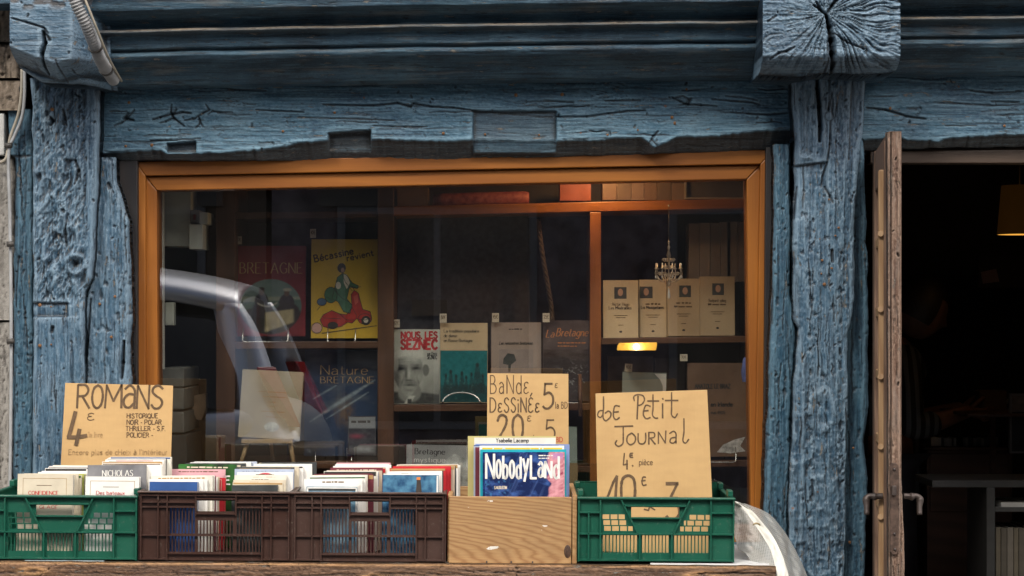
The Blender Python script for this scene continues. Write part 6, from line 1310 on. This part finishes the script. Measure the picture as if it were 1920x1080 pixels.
g1, g2_, g3_, g4_ = ['books in the left green crate', 'books in the brown crate under the easel', 'books in the brown crate next to the comic box', 'comic albums in the wooden box']
A = row([(30, 134, 889, 'ivory', 'cream novel with red CONFIDENCE title', .030, 1, ['ivory']), (62, 156, 889, 'lime', 'lime-spined paperback', .022, 2, ['white']), (88, 163, 876, 'white', 'white paperback', .02, 3, ['white', 'off', 'ivory']), (96, 168, 873, 'off', 'off-white paperback', .02, 2, ['white', 'off'])], -.575, -.28, zc(0), g1, 'left row of leftmost crate', seed=2)
A2 = row([(157, 258, 894, 'white', 'white novel with red Des bateaux title', .022, 0, ['white', 'off']), (163, 274, 872, 'silver', 'silver grey thriller reading NICHOLAS', .024, 0, []), (188, 301, 872, 'white', 'white paperback', .016, 1, ['white']), (196, 306, 862, 'white', 'white paperback with a red stripe', .02, 1, ['white', 'char']), (204, 318, 857, 'off', 'off-white paperback with maroon top', .022, 2, ['white', 'maroon', 'off'])], -.575, -.28, zc(0), g1, 'right row of leftmost crate', seed=4)
o, f = A[0]; write(o, m_red, 'CONFIDENCE', f.b(51, 107, 921, 928), .16, nib=.5, serif=.05); write(o, m_red, 'GLACE', f.b(72, 106, 948, 954), .16, nib=.5, serif=.05); patch(o, f, rect(66, 910, 94, 911), m_pen); 
for q in (rect(40, 897, 122, 897.8), rect(40, 897, 40.8, 930), rect(121.4, 897, 122.2, 930)): patch(o, f, q, m_pen2)
o, f = A2[0]; write(o, m_red, 'Des bateaux', f.b(178, 231, 921, 928), .16, nib=.5); patch(o, f, rect(190, 913, 220, 914), m_pen)
for q in (rect(166, 902, 250, 902.8), rect(166, 902, 166.8, 930), rect(249, 902, 249.8, 930)): patch(o, f, q, m_pen2)
for o, f in A2:
    if 'NICHOLAS' in o['label']: write(o, m_white, 'NICHOLAS', f.b(191, 248, 882, 893), .12, nib=.35, serif=.06); pass
    if 'red stripe' in o['label']: patch(o, f, rect(216, 864, 286, 867.5), M('print_coral', (.5, .07, .06), .5))
B1 = row([(278, 368, 904, 'blue', 'royal blue book', .022, 1, ['white']), (281, 398, 892, 'off', 'thick off-white paperback', .03, 1, ['white']), (290, 404, 893, 'maroon', 'maroon paperback', .010, 1, ['white', 'pink']), (298, 409, 894, 'beige', 'beige paperback', .012, 0, []), (305, 420, 896, 'red', 'scarlet paperback', .018, 1, ['pink']),
          (319, 421, 880, 'pink', 'pink-topped paperback', .012, 0, []), (332, 441, 871, 'green', 'black and green book', .016, 2, ['char', 'blue', 'white']), (362, 480, 866, 'lblue', 'pale blue book', .016, 1, ['off', 'char'])], -.575, -.27, zc(0), g2_, 'left row, crate below the easel', seed=6)
for o, f in B1:
    if 'black and green' in o['label'] and f.x0 == 332: write(o, m_white, 'E', f.b(421, 429, 893, 908), .18, serif=.05)
B2 = row([(434, 520, 910, 'char', 'charcoal book', .020, 3, ['ivory', 'off']), (443, 548, 886, 'white', 'white book with a red disc', .016, 1, ['lblue', 'blue']), (440, 550, 876, 'char', 'charcoal photograph book', .016, 2, ['ivory', 'white']), (489, 592, 867, 'char', 'charcoal book with an ivory edge', .02, 2, ['ivory', 'white', 'beige']), (480, 580, 872, 'beige', 'beige book', .016, 2, ['white', 'ivory', 'char'])], -.575, -.27, zc(0), g2_, 'right row, crate below the easel', seed=8)
for o, f in B2:
    if 'red disc' in o['label']: patch(o, f, [(496 + 24*math.cos(a), 904 - 17*math.sin(a)) for a in [math.pi*k/16 for k in range(17)]], M('print_crimson', (.5, .04, .07), .5))
C1 = row([(573, 668, 913, 'sky', 'sky blue picture book', .012, 1, ['white']), (569, 679, 899, 'white', 'white paperback', .02, 1, ['white']), (584, 689, 891, 'off', 'off-white paperback, dark corner', .016, 2, ['char', 'maroon']), (606, 705, 884, 'off', 'off-white paperback', .022, 3, ['off', 'beige', 'maroon', 'white']), (624, 729, 874, 'white', 'white paperback', .016, 1, ['white']), (630, 731, 868, 'pink', 'pink-topped paperback', .014, 2, ['white', 'off'])], -.575, -.27, zc(0), g3_, 'left row, crate beside the comics', seed=10)
o, f = C1[0]; 
for q in (rect(574, 914, 668, 916.5), rect(574, 914, 576.5, 980), rect(665.5, 914, 668, 980)): patch(o, f, q, m_white)
patch(o, f, rect(576.5, 916.5, 665.5, 920.5), m_char)
C2 = row([(716, 821, 891, 'sea', 'stormy blue lighthouse book', .016, 1, ['white']), (730, 835, 878, 'red', 'red-bordered black book', .016, 2, ['beige', 'red', 'white', 'ivory']), (745, 860, 871, 'white', 'white-edged charcoal book', .016, 2, ['white', 'char', 'pink']), (748, 858, 872, 'maroon', 'maroon book', .016, 3, ['white', 'char', 'beige'])], -.575, -.27, zc(0), g3_, 'right row, crate beside the comics', seed=12)
o, f = C2[0]; patch(o, f, [(778, 935), (780, 906), (780, 898), (787, 898), (788, 906), (791, 935), (790, 985), (776, 985)], m_pdark); patch(o, f, rect(780, 895, 787, 900), M('print_lamp_orange', (.8, .25, .06), .5), y=-.0006); patch(o, f, rect(817.5, 892, 820.5, 985), m_white)
for o, f in C2:
    if 'red-bordered' in o['label']: patch(o, f, rect(734, 883, 831, 985), m_char); patch(o, f, [(745, 892), (760, 888), (800, 890), (826, 893), (826, 896), (745, 895)], M('print_smoke', (.25, .25, .27), .5, .4, 40), y=-.0005)
    if 'white-edged' in o['label']: patch(o, f, rect(748, 875, 856, 985), m_char)
# comic albums
m_nob, ntn, bn = new_mat('blue_pink_comic_art'); n1 = noise(ntn, mapping(ntn, (1, 1, 1), rot=(0, .5, 0)), 22, 6, .7, 1); c1_ = ramp(ntn, n1, [(.38, (.008, .014, .06)), (.52, (.02, .05, .19)), (.66, (.06, .14, .38))])
ps = noise(ntn, mapping(ntn, (.7, 1, 1.8)), 40, 5, .7, 2); c2_ = ramp(ntn, ps, [(.35, (.40, .12, .16)), (.6, (.66, .34, .36))]); sx = N(ntn, 'ShaderNodeSeparateXYZ'); ntn.links.new(mapping(ntn), sx.inputs[0])
cut = math_n(ntn, 'GREATER_THAN', math_n(ntn, 'ADD', sx.outputs[0], math_n(ntn, 'MULTIPLY', n1, .06)), .088); ntn.links.new(mix(ntn, cut, c1_, c2_), bn.inputs['Base Color']); bn.inputs['Roughness'].default_value = .25
m_cy = M('turquoise_cover', (.02, .38, .48), .3, .1); m_ye = M('bright_yellow_cover', (.75, .55, .03), .3, .05); m_ysl = M('straw_yellow_cover', (.55, .48, .20), .35, .05); m_pbl = M('periwinkle_cover', (.22, .30, .55), .35, .08)
zw = zc(.004)
def comic(x0, x1, yt, y, th, mat, label, tilt=3, roll=0, spine=None):
    zbp = HZ + (EYE - zw((x0 + x1) / 2)) / S(y); fr = Frame(x0, x1, yt, zbp, y); return book(label, fr, th, mat, tilt, roll, group=g4_, hard=.002, spine=spine, cat='comic album'), fr
o, f = comic(905, 1059, 848, -.584, .012, m_nob, 'dark blue and pink comic album titled NobodyLand', spine=m_cy)
def nobody_art(X, Y):
    n = fbm(X / 13, Y / 9, 5, 3); C = flat(X, (.012, .022, .085)) + np.clip(n + .1, 0, 1)[..., None] * np.array((.05, .12, .34)); st = np.clip((ridge((X + Y * .45) / 7, Y / 120, 3, 2) - .72) * 4, 0, 1) * sm(X - 950, 30); C = lay(C, st * .5, (.09, .16, .40))
    C = lay(C, np.clip((fbm(X / 5, Y / 5, 4, 6) - .1) * 2, 0, 1) * sm(955 - X, 30) * sm(Y - 898, 10), (.05, .17, .38)); ed = 1031 + fbm(Y / 14, Y * 0, 3, 4) * 9 - np.clip(Y - 890, 0, 60) * .12
    pk = flat(X, (.50, .20, .24)) + (ridge(X / 16, (Y + X * .4) / 7, 4, 7) - .55)[..., None] * np.array((.55, .42, .40)); m = sm(X - ed, 3)[..., None]; C = C * (1 - m) + pk * m
    return lay(C, sm(860 - Y, 8) * sm(X - 1036, 6) * .6, (.42, .22, .52))
print_grid(o, f, (909, 1056, 850, 946), nobody_art, 1.3, -.0003, .22)
lx = 911.5
for ch, w, h, up_ in (('N', 19, 45, 0), ('o', 12, 33, 1), ('b', 12, 41, 0), ('o', 12, 32, 1), ('d', 12, 39, 0), ('y', 14, 27, 1), ('L', 14, 42, 0), ('a', 12, 26, 3), ('N', 16, 30, 1), ('d', 13, 40, 0)):
    H2 = h / .6 if ch in 'oay' else h
    base_y = 897 - up_; write(o, m_white, ch, f.b(lx, lx + w - 4.2, base_y - H2 - (8 if ch == 'y' else 0), base_y - (8 if ch == 'y' else 0)), 4.4 / H2, y=-.0009); lx += w + .5
write(o, m_cream, 'S.AUGUSTIN', f.b(927, 950, 912, 917), .2, y=-.0009); small_print(o, m_white, f.b(1010, 1037, 853, 856), 2, -.0009); small_print(o, m_white, f.b(1010, 1030, 858, 861), 3, -.0009)
comic(900, 1062, 843, -.570, .008, m_cy, 'turquoise-spined comic album second from the front', 3)
o, f = comic(899, 1058, 836, -.560, .010, m_white, 'white-edged comic album with a yellow Le Scrameustache band', spine=m_cy); patch(o, f, rect(904, 840, 1054, 870), m_ye); write(o, m_white, 'Le Scrameustache', f.b(922, 1022, 841, 852), .2, y=-.0009, slant=.25)
patch(o, f, ell(1042, 850, 7, 7), m_ysl, y=-.0006)
comic(902, 1065, 840, -.548, .010, m_pbl, 'periwinkle blue comic album behind the yellow band', 3, .3); comic(891, 1050, 839, -.536, .010, m_mar, 'maroon comic album in the middle of the wooden box', 3); comic(888, 1052, 837, -.524, .010, m_lbl, 'pale blue comic album in the middle of the wooden box', 3); comic(888, 1048, 835, -.512, .010, m_navyc, 'royal blue comic album behind the pale blue one', 3)
comic(890, 1067, 833, -.500, .010, m_pbl, 'broad periwinkle comic album in front of the straw yellow one', 3, .3)
o, f = comic(877, 1043, 818, -.488, .012, m_ysl, 'straw yellow album reading Ysabelle Lacamp at the back of the wooden box', 3); patch(o, f, rect(889, 821, 1042, 850), m_offw); write(o, m_ink, 'Ysabelle Lacamp', f.b(930, 991, 822.5, 829.5), .17)
comic(884, 1040, 830, -.474, .012, m_offw, 'off-white album behind the straw yellow one', 3); comic(886, 1038, 834, -.460, .012, m_cy, 'turquoise album at the very back of the wooden box', 3)

# ------------------------------------------------------------------ cardboard price signs
def sign(label, x0, x1, yt, yb, y, roll_, tilt, th=.004, poly=None):
    f = Frame(x0, x1, yt, yb, y); k = f.k; pl = poly or rect(x0, yt, x1, yb); q = [f.p(*p) for p in pl]
    if sum(q[i][0]*q[(i+1) % 4][1] - q[(i+1) % 4][0]*q[i][1] for i in range(len(q))) < 0: q.reverse()
    o = MB().prism([(a, 0, b) for a, b in q], [(a, th, b) for a, b in q]).build('price_sign', m_card, None, .0006); o.location = f.loc(); o.rotation_euler = (R(-tilt), R(roll_), 0); tag(o, label, 'price sign', 'cardboard price signs'); return o, f
s, f = sign('brown cardboard sign reading ROMANS 4 € above the leftmost crate', 112, 322, 718, 1020, -.24, 0, 3, poly=[(119, 718), (322, 723), (316, 1020), (106, 1020)])
x = 142
for ch, w, yo in (('R', 27, 0), ('O', 24, 0), ('M', 35, 0), ('a', 24, 0), ('N', 26, 1), ('S', 24, 1)):
    h = 43; write(s, m_pen, ch, f.b(x, x + w - 4, 765 + yo - (h if ch != 'a' else h * 1.62), 765 + yo), .10 if ch != 'a' else .062, jitter=.012, slant=.04); x += w + .6
mb = MB()
for pts, w in (([(139, 773), (133, 797), (127, 819)], 6.5), ([(125, 820), (142, 820), (160, 817)], 6), ([(147, 806), (144, 820), (141, 834)], 6.5)): ribbon(mb, [f.p(*p) for p in pts], w * f.k, -.0008 - .0002 * w, rnd=random.Random(2))
mb.build('lettering', m_pen, s)
write(s, m_pen, 'Ɛ', f.b(162, 174, 775, 788), .13); write(s, m_pen2, "'le livre", f.b(163, 190, 810, 820), .12)
for t, x0, x1, y in (('HISTORIQUE', 236, 294, 784), ('NOIR - POLAR', 236, 301, 796), ('THRILLER - S.F.', 234, 308, 808), ('POLICIER -', 236, 285, 820)): write(s, m_pen, t, f.b(x0, x1, y - 8.5, y), .17, jitter=.05)
write(s, m_pen2, "Encore plus de choix à l'intérieur", f.b(127, 312, 843, 853), .17, jitter=.05, gap=.26)
s, f = sign('brown cardboard sign reading Bande dessinée 5 € behind the comic box', 913, 1066, 699, 1040, -.25, 0, 2, poly=[(914, 700), (1066, 701), (1067, 1040), (911, 1040)])
for t, x0, x1, yb_, h, w in (('BaNdε', 919, 991, 738, 34, .055), ('DεSSiNÉε', 919, 1011, 773, 27, .085), ('5', 1018, 1037, 766, 46, .085), ('Ɛ', 1041, 1046, 727, 8, .13), ('20', 932, 980, 826, 48, .09), ('Ɛ', 989, 996, 790, 10, .13), ('5', 1022, 1040, 826, 38, .08), ('la BD', 1042, 1064, 766, 12, .11), ('/', 998, 1001, 822, 6, .2)):
    write(s, m_pen, t, f.b(x0, x1, yb_ - h, yb_), w, jitter=.012, gap=.28)
write(s, m_red, 'BD', f.b(1043, 1055, 820, 829), .13)
s, f = sign('tan cardboard sign reading Le Petit Journal standing in the right green crate', 1117, 1340, 732, 1042, -.45, 0, 2, poly=[(1117, 738), (1327, 731), (1337, 960), (1340, 1040), (1122, 1034)])
for pts in (cat_rom([(1132, 744), (1132, 765), (1131, 782), (1136, 789), (1144, 783), (1146, 775), (1141, 771), (1135, 775)], 5), cat_rom([(1131, 770), (1124, 771), (1121, 779), (1126, 783), (1131, 778)], 5),
            cat_rom([(1162, 762), (1154, 761), (1151, 770), (1151, 782), (1156, 787), (1162, 783)], 5), [(1151, 773), (1160, 772)],
            cat_rom([(1190, 752), (1189, 744), (1196, 740), (1206, 742), (1209, 750), (1204, 758), (1196, 761)], 5), [(1197, 743), (1195, 786)],
            cat_rom([(1220, 762), (1212, 760), (1208, 768), (1207, 778), (1212, 785), (1220, 783)], 5), [(1207, 771), (1216, 770)],
            cat_rom([(1225, 740), (1225, 765), (1224, 778), (1229, 784), (1234, 784)], 5), [(1215, 752), (1236, 752)],
            [(1243, 757), (1243, 784)], [(1243, 747), (1244, 749)], cat_rom([(1260, 736), (1260, 765), (1260, 778), (1266, 783), (1271, 776)], 5), [(1248, 751), (1272, 751)],
            [(1153, 800), (1187, 799)], cat_rom([(1169, 800), (1169, 820), (1168, 832), (1160, 837), (1154, 832), (1157, 826)], 5),
            cat_rom([(1183, 813), (1177, 818), (1176, 828), (1182, 834), (1190, 830), (1192, 820), (1186, 813), (1183, 813)], 5), cat_rom([(1197, 813), (1197, 826), (1200, 832), (1207, 832), (1211, 826), (1211, 812)], 5),
            [(1217, 833), (1217, 811)], cat_rom([(1217, 811), (1227, 812), (1227, 820), (1217, 822)], 5), [(1220, 822), (1229, 833)], [(1235, 832), (1235, 810), (1248, 831), (1249, 808)],
            cat_rom([(1256, 813), (1263, 809), (1268, 813), (1268, 822), (1268, 831)], 5), cat_rom([(1268, 820), (1259, 822), (1257, 829), (1263, 831), (1268, 827)], 5), cat_rom([(1283, 785), (1283, 810), (1281, 826), (1286, 831), (1292, 824)], 5),
            [(1171, 850), (1169, 872), (1177, 870)], [(1176, 863), (1176, 880)], cat_rom([(1187, 850), (1182, 851), (1182, 857), (1187, 858)], 4), [(1181, 854), (1186, 854)], [(1186, 873), (1187, 874)],
            cat_rom([(1211, 895), (1206, 895), (1204, 903), (1206, 910), (1212, 909)], 5), [(1203, 902), (1210, 901)]):
    mb = MB(); ribbon(mb, [f.p(*p) for p in pts], 2.6 * f.k, -.0008, rnd=random.Random(len(pts))); mb.build('lettering', m_pen, s)
write(s, m_pen, 'pièce', f.b(1199, 1224, 861, 872), .11)
for pts, w in (([(1138, 936), (1150, 905), (1157, 893), (1155, 920), (1154, 940)], 5), (cat_rom([(1166, 940), (1165, 915), (1168, 898), (1178, 892), (1188, 898), (1191, 915), (1190, 940)], 5), 5), ([(1250, 907), (1271, 907)], 7), ([(1270, 908), (1262, 924), (1257, 934), (1270, 934)], 5), (cat_rom([(1272, 948), (1274, 962), (1268, 972), (1256, 974), (1250, 968)], 5), 5), ([(1208, 955), (1216, 957), (1218, 950), (1228, 956)], 3)):
    mb = MB(); ribbon(mb, [f.p(*p) for p in pts], w * f.k, -.0008, rnd=random.Random(3)); mb.build('lettering', m_pen, s)

# ------------------------------------------------------------------ mesh sheet draped over the end of the table
def sheet_surface(name, la, lb, n, mat, parent, thick=0):
    """surface between two space curves"""
    A_, B_ = [np.array(cat_rom([tuple(P(*p)) for p in L_], 6)) for L_ in (la, lb)]; m = min(len(A_), len(B_)); V = []; 
    for i in range(m):
        for j in range(n + 1):
            t = j / n; p = A_[i] * (1 - t) + B_[i] * t; p[1] += (.016 * math.sin(t * 9 + i * .35) + .007 * math.sin(t * 23 - i * .6)) * math.sin(math.pi * t); V.append(tuple(p))
    F_ = [(i*(n+1)+j, i*(n+1)+j+1, (i+1)*(n+1)+j+1, (i+1)*(n+1)+j) for i in range(m - 1) for j in range(n)]
    me = bpy.data.meshes.new(name); me.from_pydata(V, [], F_); me.polygons.foreach_set('use_smooth', [True] * len(F_)); me.materials.append(mat); o = bpy.data.objects.new(name, me); link(o); me.transform(Matrix.Translation(-parent.location)); o.parent = parent
    return o
m_net = bpy.data.materials.new('fine_net'); m_net.use_nodes = True; nn = m_net.node_tree; bn_ = nn.nodes['Principled BSDF']; bn_.inputs['Base Color'].default_value = (.42, .42, .40, 1); bn_.inputs['Roughness'].default_value = .7
w1 = N(nn, 'ShaderNodeTexWave', wave_type='BANDS', bands_direction='Z'); w1.inputs['Scale'].default_value = 95; w1.inputs['Distortion'].default_value = 1.5; nn.links.new(mapping(nn), w1.inputs['Vector']); w2 = N(nn, 'ShaderNodeTexWave', wave_type='BANDS', bands_direction='X'); w2.inputs['Scale'].default_value = 80; nn.links.new(mapping(nn), w2.inputs['Vector'])
nn.links.new(math_n(nn, 'ADD', .38, math_n(nn, 'MULTIPLY', math_n(nn, 'MAXIMUM', w1.outputs['Fac'], w2.outputs['Fac']), .45), True), bn_.inputs['Alpha'])
NT = empty('mesh_sheet', P(1440, 1060, -.45)); tag(NT, 'translucent white mesh sheet with eyelets draped over the table end', 'mesh sheet')
m_hem = M('white_hem', (.68, .67, .62), .6, .1, 40, .4)
h0 = [(1372, 938, -.42), (1396, 958, -.44), (1414, 982, -.48), (1430, 1006, -.52), (1444, 1030, -.56), (1452, 1056, -.60), (1458, 1090, -.64), (1462, 1180, -.66)]
h1 = [(1380, 940, -.41), (1408, 956, -.43), (1430, 980, -.47), (1448, 1004, -.51), (1462, 1030, -.55), (1472, 1056, -.59), (1480, 1090, -.63), (1486, 1180, -.65)]
sheet_surface('hem', h0, h1, 4, m_hem, NT)
sheet_surface('net', h1, [(1400, 945, -.30), (1440, 962, -.28), (1466, 990, -.30), (1482, 1014, -.34), (1496, 1040, -.38), (1508, 1066, -.42), (1520, 1100, -.46), (1532, 1180, -.5)], 10, m_net, NT)
sheet_surface('net', [(1366, 946, -.40), (1368, 960, -.42), (1372, 980, -.44), (1376, 1000, -.47), (1380, 1015, -.49), (1384, 1030, -.50), (1392, 1034, -.52), (1400, 1036, -.53)], h0[:8], 8, m_net, NT)
o = MB().tube([Vector((math.cos(a) * .0085, 0, math.sin(a) * .006)) for a in [2 * math.pi * k / 16 for k in range(17)]], .0022, 6, cap=False).build('eyelet', M('brass_eyelet', (.35, .28, .16), .35, .1, metal=.8), NT); o.location = P(1418, 985, -.475) - NT.location - Vector((0, .006, 0))
# ================================================================== the street behind the photographer: parked car and opposite houses (seen mirrored in the pane)
def car():
    root = empty('parked_car', (-2.9, -4.1, -.146)); tag(root, 'silver hatchback parked in the street, mirrored in the shop window', 'car'); Zg = -.146
    m, nt, b = new_mat('silver_car_paint'); b.inputs['Base Color'].default_value = (.62, .64, .70, 1); b.inputs['Metallic'].default_value = .85; b.inputs['Roughness'].default_value = .34; b.inputs['Coat Weight'].default_value = .6; n = noise(nt, mapping(nt), 3, 3); nt.links.new(ramp(nt, n, [(.3, (.80, .85, .96)), (.7, (.90, .94, 1.0))]), b.inputs['Base Color'])
    m_g = M('dark_car_glass', (.010, .012, .014), .05, .1, bmp=0, coat=.3); m_t = M('tyre_rubber', (.02, .02, .02), .8); m_rim = M('alloy_rim', (.5, .5, .52), .3, metal=.8, bmp=0); m_tl = M('red_tail_light', (.55, .015, .02), .1, .1, bmp=0, coat=1); m_hl = M('clear_headlight', (.7, .7, .7), .05, bmp=0, coat=1)
    # stations along x (rear at +), each a half-section; y=0 middle, side +/-; heights above the ground
    xs = [-2.08, -1.95, -1.6, -1.2, -.75, -.3, .2, .7, 1.1, 1.45, 1.75, 1.90, 1.96]
    belt = [.62, .78, .90, .95, .98, 1.0, 1.02, 1.04, 1.06, 1.08, 1.06, .98, .80]; low = [.34, .24, .22, .2, .2, .2, .2, .2, .2, .22, .26, .30, .38]; hw = [.55, .72, .80, .83, .85, .86, .86, .86, .85, .83, .79, .74, .66]
    V = []; nseg = 0
    for i, x in enumerate(xs):
        bl, lo, w = belt[i], low[i], hw[i]; prof_ = [(0, lo), (w * .8, lo), (w * .97, lo + .08), (w, lo + .3), (w * 1.0, (lo + bl) / 2 + .1), (w * .985, bl - .10), (w * .93, bl - .02), (w * .80, bl + .01), (0, bl + .03)]
        full = prof_ + [(-a, c) for a, c in prof_[-2:0:-1]]; nseg = len(full); V += [(x, a, c) for a, c in full]
    F_ = [(i*nseg + j, i*nseg + (j+1) % nseg, (i+1)*nseg + (j+1) % nseg, (i+1)*nseg + j) for i in range(len(xs) - 1) for j in range(nseg)] + [tuple(range(nseg - 1, -1, -1)), tuple(range((len(xs)-1)*nseg, len(xs)*nseg))]
    def mesh(name, V, F_, mat, sub=0):
        me = bpy.data.meshes.new(name); me.from_pydata(V, [], F_); me.materials.append(mat); me.polygons.foreach_set('use_smooth', [True] * len(F_)); o = bpy.data.objects.new(name, me); link(o, root)
        if sub: s = o.modifiers.new('s', 'SUBSURF'); s.levels = sub; s.render_levels = sub
        return o
    mesh('body', V, F_, m, 2)
    # greenhouse: dark glass shell with a silver roof, rails and pillars
    gx = [-.95, -.45, .1, .6, 1.1, 1.45, 1.60]; gz = [1.0, 1.40, 1.56, 1.60, 1.58, 1.53, 1.49]; gb = [.98, 1.0, 1.02, 1.03, 1.05, 1.06, 1.05]; gw = [.66, .60, .57, .56, .55, .53, .49]; bw = [.80, .81, .82, .82, .81, .78, .74]
    V = []; 
    for x, zt_, zb_, tw, bw_ in zip(gx, gz, gb, gw, bw): V += [(x, -bw_, zb_), (x, -tw, zt_ - .05), (x, -tw * .8, zt_), (x, 0, zt_ + .02), (x, tw * .8, zt_), (x, tw, zt_ - .05), (x, bw_, zb_)]
    n = 7; F_ = [(i*n + j, i*n + j + 1, (i+1)*n + j + 1, (i+1)*n + j) for i in range(len(gx) - 1) for j in range(n - 1)] + [tuple(range(n)), tuple(range((len(gx)) * n - 1, (len(gx) - 1) * n - 1, -1))]
    mesh('greenhouse', V, F_, m_g)
    V = []; 
    for x, zt_, tw in zip(gx[1:], gz[1:], gw[1:]):
        V += [(x, -tw - .035, zt_ - .065), (x, -tw - .042, zt_ - .035), (x, -tw - .01, zt_ - .012), (x, -tw * .85, zt_ + .016), (x, -tw * .55, zt_ + .035), (x, 0, zt_ + .045), (x, tw * .55, zt_ + .035), (x, tw * .85, zt_ + .016), (x, tw + .01, zt_ - .012), (x, tw + .042, zt_ - .035), (x, tw + .035, zt_ - .065)]
    n = 11; F_ = [(i*n + j, i*n + j + 1, (i+1)*n + j + 1, (i+1)*n + j) for i in range(len(gx) - 2) for j in range(n - 1)]; ro = mesh('roof', V, F_, m, 2); so = ro.modifiers.new('t', 'SOLIDIFY'); so.thickness = .02
    for s in (-1, 1):
        for (pts, w0, w1) in (([(1.56, .55, 1.475), (1.62, .58, 1.365), (1.68, .64, 1.195), (1.71, .71, 1.05), (1.75, .79, .92)], .085, .20), ([(.35, .60, 1.52), (.38, .72, 1.25), (.40, .83, 1.02)], .035, .05), ([(-.52, .63, 1.36), (-.80, .73, 1.15), (-1.02, .81, .99)], .035, .05)):
            q = cat_rom(pts, 5); V = []; 
            for i, p in enumerate(q): w = w0 + (w1 - w0) * i / (len(q) - 1); V += [(p[0] - w, s * p[1], p[2]), (p[0], s * (p[1] + .018), p[2]), (p[0] + w * .6, s * (p[1] - .005), p[2])]
            F_ = [(i*3 + j, i*3 + j + 1, (i+1)*3 + j + 1, (i+1)*3 + j) for i in range(len(q) - 1) for j in range(2)]; pl = mesh('pillar', V, F_, m); so = pl.modifiers.new('t', 'SOLIDIFY'); so.thickness = .03
        MB().prism([(1.70, s*.74, 1.22), (1.82, s*.72, .98), (1.90, s*.74, .98), (1.78, s*.66, 1.22)], [(1.68, s*.62, 1.22), (1.78, s*.60, .98), (1.88, s*.60, .98), (1.74, s*.58, 1.22)]).build('tail_light', m_tl, root, .01); MB().box((-2.05, s * .5, .62), (-1.85, s * .74, .76)).build('headlight', m_hl, root, .03)
        MB().box((-.72, s * .86, .98), (-.58, s * 1.0, 1.10)).build('mirror', m, root, .03)
        for x in (-1.30, 1.25):
            c = (x, s * .76, .31); wh = empty('wheel', c, (R(90), 0, 0), root); MB().lathe([(.19, -.10), (.29, -.10), (.31, -.06), (.31, .06), (.29, .10), (.19, .10)], seg=28).build('tyre', m_t, wh)
            MB().lathe([(.001, -.07), (.05, -.075), (.10, -.05), (.19, -.085), (.20, .085), (.10, .05), (.05, .075), (.001, .07)], seg=20).build('rim', m_rim, wh)
        for a, bq in ((-.6, .34), (.40, 1.25)): MB().box((a + .8 * .7, s * .862, .86), (a + .8 * .7 + .14, s * .885, .885)).build('door_handle', m, root, .005)
    MB().box((1.90, -.25, .48), (1.975, .25, .60)).build('number_plate', m_white, root, .004)
    return root
c = car(); c.location = (-2.84, -4.05, -.146); c.scale = (1, 1, 1.12)
m_st = M('opposite_granite', (.09, .08, .07), .9, .35, 6, .5); m_gl = M('opposite_window_glass', (.03, .035, .04), .08, bmp=0); m_fr = M('opposite_white_frame', (.16, .16, .17), .6); m_lin = M('opposite_lintel', (.10, .09, .08), .8); m_rf = M('opposite_slate', (.05, .055, .065), .6)
def house(x0, x1, h, mat, label, seed, shop):
    r = random.Random(seed); H_ = empty('terrace_house', ((x0 + x1) / 2, -12, 0)); tag(H_, label, 'house', 'houses across the street'); cx = (x0 + x1) / 2
    def hb(name, a, b_, mt, par=None): o = MB().box((a[0] - cx, a[1] + 12, a[2]), (b_[0] - cx, b_[1] + 12, b_[2])).build(name, mt, par or H_); return o
    hb('wall', (x0, -18, 0), (x1, -12, h), mat); w = x1 - x0; MB().prism([(-w/2, .4, h - .1), (w/2, .4, h - .1), (w/2, .4, h), (-w/2, .4, h)], [(-w/2, -3, h + 2.2), (w/2, -3, h + 2.2), (w/2, -3, h + 2.4), (-w/2, -3, h + 2.4)]).build('roof', m_rf, H_)
    n = 2 if w < 6 else 3
    for fl in range(int(h // 2.7)):
        for i in range(n):
            xc = x0 + w * (i + .5) / n; z0 = fl * 2.7 + (.9 if fl else .5); ww, hh = (1.0, 1.4) if fl or not shop else (1.7, 1.9)
            win = hb('window', (xc - ww/2, -12, z0), (xc + ww/2, -11.96, z0 + hh), m_fr); hb('pane', (xc - ww/2 + .07, -11.96, z0 + .07), (xc - .03, -11.95, z0 + hh - .07), m_gl, win); hb('pane', (xc + .03, -11.96, z0 + .07), (xc + ww/2 - .07, -11.95, z0 + hh - .07), m_gl, win); hb('lintel', (xc - ww/2 - .15, -12, z0 + hh), (xc + ww/2 + .15, -11.94, z0 + hh + .22), m_lin)
house(-14, -7.6, 6.2, m_st, 'granite terrace house across the street, farthest along towards the car', 1, False); house(-7.55, -2.1, 6.6, M('ochre_render', (.085, .062, .045), .9, .2, 4), 'ochre rendered terrace house across the street facing the parked car', 2, True)
house(-2.05, 3.6, 6.0, M('dark_timber_render', (.13, .105, .115), .9, .5, 5), 'dark fronted terrace house straight across from the shop window', 3, True); house(3.65, 10.5, 6.8, m_st, 'granite terrace house across the street facing the shop door', 4, False)
